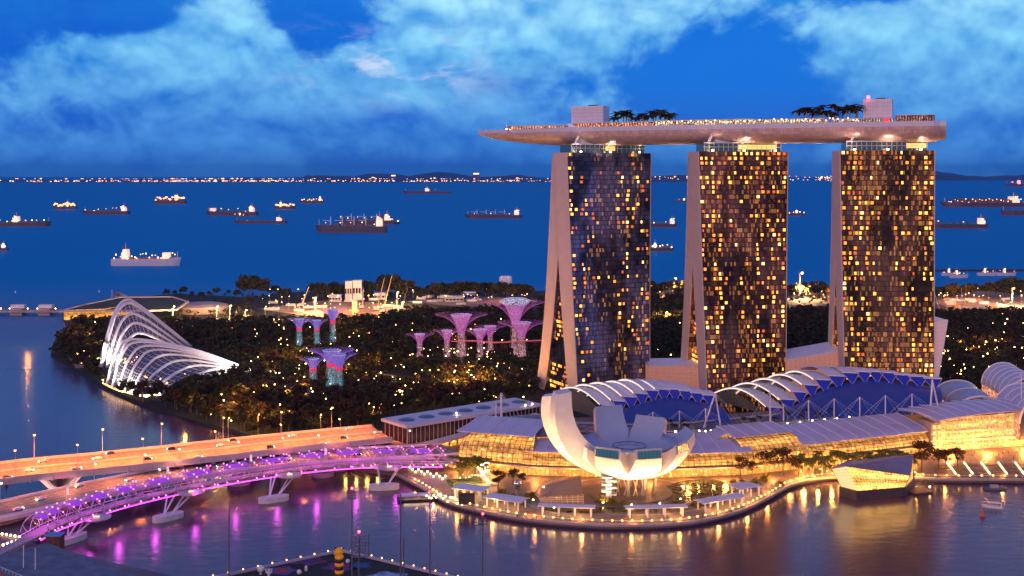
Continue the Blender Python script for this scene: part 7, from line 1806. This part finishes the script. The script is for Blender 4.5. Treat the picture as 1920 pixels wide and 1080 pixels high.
# ------------------------------------------------------------------ ships
M_hull = mat('ship_hull', (.07, .07, .10), .5, var=.15, vs=.1); M_hullr = mat('ship_boot', (.22, .05, .04), .6); M_hullw = mat('ship_hull_pale', (.55, .56, .62), .5); M_super = mat('ship_super', (.72, .70, .70), .5, em=(1, .46, .22), es=1.05)
M_slamp = emit('ship_lamp', (1, .32, .07), 9); M_swh = emit('ship_lamp_white', (1, .60, .28), 9); M_sred = emit('ship_lamp_orange', (1, .25, .05), 10)
def ship(x0, x1, py, sup, lab, cat='cargo ship', cranes=0, lit=8, pale=False, bright=1.0, hh=.075, name='cargo_ship', rake=1, sup2=False, lampc=None, boxes=0):
    'sup: where along the hull (0 left, 1 right) the superstructure stands'
    d = H * F / (py - HY); a = (x0 - 960) / F * d; b = (x1 - 960) / F * d; L = b - a; c = Vector(((a + b) / 2, d, 0)); t = thing(name, lab, cat, c)
    h = max(5, L * hh); B = L * .15; bow = 1 if sup < .5 else -1; hm = M_hullw if pale else M_hull
    def hullp(z, k): 
        pl = []
        for u, w_ in ((-.5, .35), (-.47, .46), (-.3, .5), (.3, .5), (.42, .32), (.5 + (.015 if k else -.01), .02)): pl.append((u * L * bow, -w_ * B))
        pl += [(x, -y) for x, y in reversed(pl)]
        return [Vector((c.x + x, c.y + y, z + (h * .22 if k and abs(x) > L * .4 and x * bow > 0 else 0))) for x, y in pl]
    def ring(z0, z1, k0, k1, m, nm, par):
        lo, hi = hullp(z0, k0), hullp(z1, k1); n = len(lo); mb = MB(); mb.add(lo + hi, [tuple(range(n, 2 * n))] + [(i, (i + 1) % n, (i + 1) % n + n, i + n) for i in range(n)]); return mb.build(nm, m, par)
    hl = ring(h * .28, h, 0, 1, hm, 'hull', t); ring(-1, h * .3, 0, 0, M_hullr if not pale else M_hullw, 'waterline_band', hl)
    sx_ = lerp(a, b, min(max(sup, .09), .91)); sw_ = L * .085; sh = h * 1.5
    s = MB().box((sx_, d, h + sh * .3), (sw_, B * .8, sh * .6)).box((sx_ + bow * sw_ * .08, d, h + sh * .75), (sw_ * .7, B * .85, sh * .32)).build('superstructure', M_super, t)
    MB().box((sx_ - bow * sw_ * .35, d, h + sh * 1.0), (sw_ * .3, B * .3, sh * .35)).build('funnel', M_hullr, s)
    MB().tube([(sx_, d, h + sh * .9), (sx_, d, h + sh * 1.55)], L * .004, 4).build('mast', M_white, s)
    MB().tube([(c.x + bow * L * .46, d, h), (c.x + bow * L * .46, d, h * 2.1)], L * .004, 4).build('foremast', M_white, t)
    if sup2: MB().box((lerp(a, b, 1 - sup), d, h + sh * .3), (sw_ * 1.2, B * .6, sh * .6)).build('deckhouse', M_super, t)
    cr0, cr1 = (a + L * .12, b - L * .12) if sup > .5 else (a + L * .22, b - L * .08); cr1 = cr1 if sup < .5 else b - L * .22
    for k in range(cranes):
        x = lerp(cr0, cr1, (k + .5) / cranes); cm = MB().box((x, d, h + sh * .5), (L * .012, L * .012, sh)); cm.beam((x, d, h + sh * .55), (x - L * .11, d, h + sh * .62), L * .006, L * .006); cm.build('deck_crane', M_white, t)
    hb_ = MB()
    for k in range(6): x = lerp(cr0, cr1, (k + .5) / 6); hb_.box((x, d, h + h * .1), (L * .08, B * .55, h * .25))
    stuff(hb_.build('hatch_cover', mat('hatch', (.20, .12, .10), .6), t)) if not boxes else None
    if boxes:
        bx = MB(); r_ = random.Random(3)
        for k in range(boxes): x = lerp(cr0, cr1, (k + .5) / boxes); hh_ = h * r_.choice([.4, .7, .9]); bx.box((x, d, h + hh_ / 2), (L / boxes * .7, B * .8, hh_))
        stuff(bx.build('deck_cargo', mat('cargo_stack', (.18, .10, .10), .7, var=.5, vs=.05), t))
    r_ = random.Random(int(x0 * 7 + py)); lr = max(1.5, d / F * .80)
    for k in range(lit):
        x = lerp(a + L * .03, b - L * .03, (k + r_.uniform(.2, .8)) / lit); z = h + r_.uniform(.1, .9) * h; rr = lr * r_.uniform(.6, 1.15) * bright * (1.45 if lampc else 1.15)
        MB().ball((x, d - B * .5, z), rr, 6, 4).build('deck_light', lampc or (M_slamp, M_swh)[k % 2], t)
    for k in range(5): MB().ball((sx_ + r_.uniform(-.5, .5) * sw_, d - B * .5, h + sh * r_.uniform(.1, 1)), lr * .9 * bright, 6, 4).build('deck_light', lampc or M_swh, t)
    return t
ship(-8, 95, 424, .38, 'large dark cargo ship at the left edge with a lit white superstructure amidships', bright=.8)
ship(-28, 15, 470, .8, 'stern of a brightly lit ship cut by the left edge of the picture', bright=1.1, hh=.13, lit=4)
ship(100, 144, 392, .6, 'small ship ablaze with orange lights at the far left', bright=1.25, lit=16, hh=.12, lampc=M_sred)
ship(156, 243, 402, .88, 'tanker right of the small ship ablaze with orange lights', lit=7, bright=.7)
ship(290, 349, 382, .70, 'ship glowing all along its deck with orange lights, farthest of the left ones', lit=16, bright=1.2, hh=.11, lampc=M_sred)
ship(388, 484, 404, .88, 'tanker with white lights and a small tender alongside', lit=6, bright=.7, sup2=True)
ship(438, 462, 406, .5, 'small white lit tender in front of the tanker', 'boat', name='tender', lit=3, bright=.6, hh=.12)
ship(440, 538, 419, .85, 'unlit dark ship passing right of the tanker and its tender', lit=1, bright=.4, hh=.05)
ship(515, 554, 392, .3, 'small ship ablaze with orange lights above the dark passing ship', lit=12, bright=1.2, hh=.13, lampc=M_sred)
ship(563, 607, 381, .85, 'small far ship with a row of bright deck lights, right of the blazing small ship', lit=9, bright=.9, hh=.11)
ship(634, 742, 421, .85, 'bulk carrier with three cranes lying behind another crane ship', cranes=3, lit=8, bright=.7)
ship(593, 726, 436, .89, 'nearest bulk carrier with four white deck cranes and a brown hull', cranes=4, lit=5, bright=.7, hh=.09)
ship(720, 750, 420, .4, 'small brightly lit ship behind the stern of the crane ships', lit=4, bright=.9, hh=.13)
ship(757, 845, 363, .5, 'pale unlit ship far out near the horizon, left of the towers', lit=1, bright=.3, hh=.05)
ship(873, 978, 409, .92, 'long lean bulk ship with thin masts, left of the left tower', cranes=4, lit=3, bright=.7, hh=.06)
ship(210, 338, 498, .20, 'pale hulled dredger in front, lit orange at both ends', 'dredger', pale=True, lit=22, bright=.62, hh=.10, name='dredger', sup2=True, cranes=0)
ship(1180, 1268, 426, .92, 'dark ship whose stern shows right of the left tower', lit=3, bright=.8)
ship(1205, 1262, 471, .40, 'brightly lit supply ship close behind the left tower', 'supply ship', lit=8, bright=.8, hh=.12, name='supply_ship')
ship(1476, 1510, 404, .5, 'small ship with bright lights between the middle and right towers', lit=5, bright=.9, hh=.12)
ship(1265, 1300, 379, .5, 'faint small ship just left of the middle tower', lit=2, bright=.5, hh=.08)
ship(1528, 1566, 336, .3, 'tiny row of orange ship lights on the horizon before the right tower', lit=5, bright=.8, hh=.05)
ship(1765, 1930, 388, .82, 'long ship with a string of deck lights right of the right tower', lit=24, bright=.75, hh=.05, boxes=14)
ship(1735, 1850, 428, .93, 'dark low ship with a lit stern just right of the right tower', lit=3, bright=.8, hh=.07)
ship(1877, 1990, 404, .9, 'dark bow of a ship cut by the right edge of the picture', lit=2, bright=.6)
ship(1885, 1935, 350, .5, 'small ship with a red lit block near the horizon at the right edge', lit=3, bright=.9, hh=.1, lampc=M_red)
for k, (x0, x1, y, lab) in enumerate([(1765, 1800, 517, 'white small craft, leftmost in the inlet behind the right tower'), (1780, 1815, 521, 'white small craft in front of the leftmost one in the inlet'), (1832, 1868, 517, 'white small craft moored beside the big coast trees'), (1868, 1905, 517, 'white small craft behind the big coast trees at the right')]):
    ship(x0, x1, y, .4, lab, 'small craft', name='small_craft', lit=3, bright=.28, hh=.10, pale=True)
# channel buoys
for k, (x, y, c) in enumerate([(29, 549, 0), (186, 548, 0), (12, 909, 1), (1842, 968, 1), (93, 352, 0)]):
    p = G(x, y); t = thing('buoy', '%s buoy floating alone, %s' % (('white', 'orange')[c], ('left of the barrage in the sea', 'just above the grass roof building', 'at the left edge under the highway bridge', 'right of the small white boat', 'far out at the left')[k]), 'buoy', p)
    MB().lathe([(1.2, 0), (1.2, 1.0), (.4, 1.6), (.3, 3.4), (.05, 3.6)], p, 10).build('float', (M_white, mat('orange_paint', (.7, .15, .03), .5))[c], t)

# ------------------------------------------------------------------ sea haze
hz = MB().box((0, 28000, 296), (150000, 76000, 608)).build('haze', mat('haze_surface'))
hm = bpy.data.materials.new('haze'); hm.use_nodes = True; ht = NT(hm.node_tree); ht.n.clear()
pv = ht.new('ShaderNodeVolumePrincipled'); pv.inputs['Density'].default_value = 1.3e-5; pv.inputs['Color'].default_value = (.08, .50, 1, 1); pv.inputs['Anisotropy'].default_value = .2
ho = ht.new('ShaderNodeOutputMaterial'); ht.l.new(pv.outputs[0], ho.inputs['Volume']); hz.data.materials.clear(); hz.data.materials.append(hm)
stuff(hz, 'thin blue sea haze over the strait', 'haze')
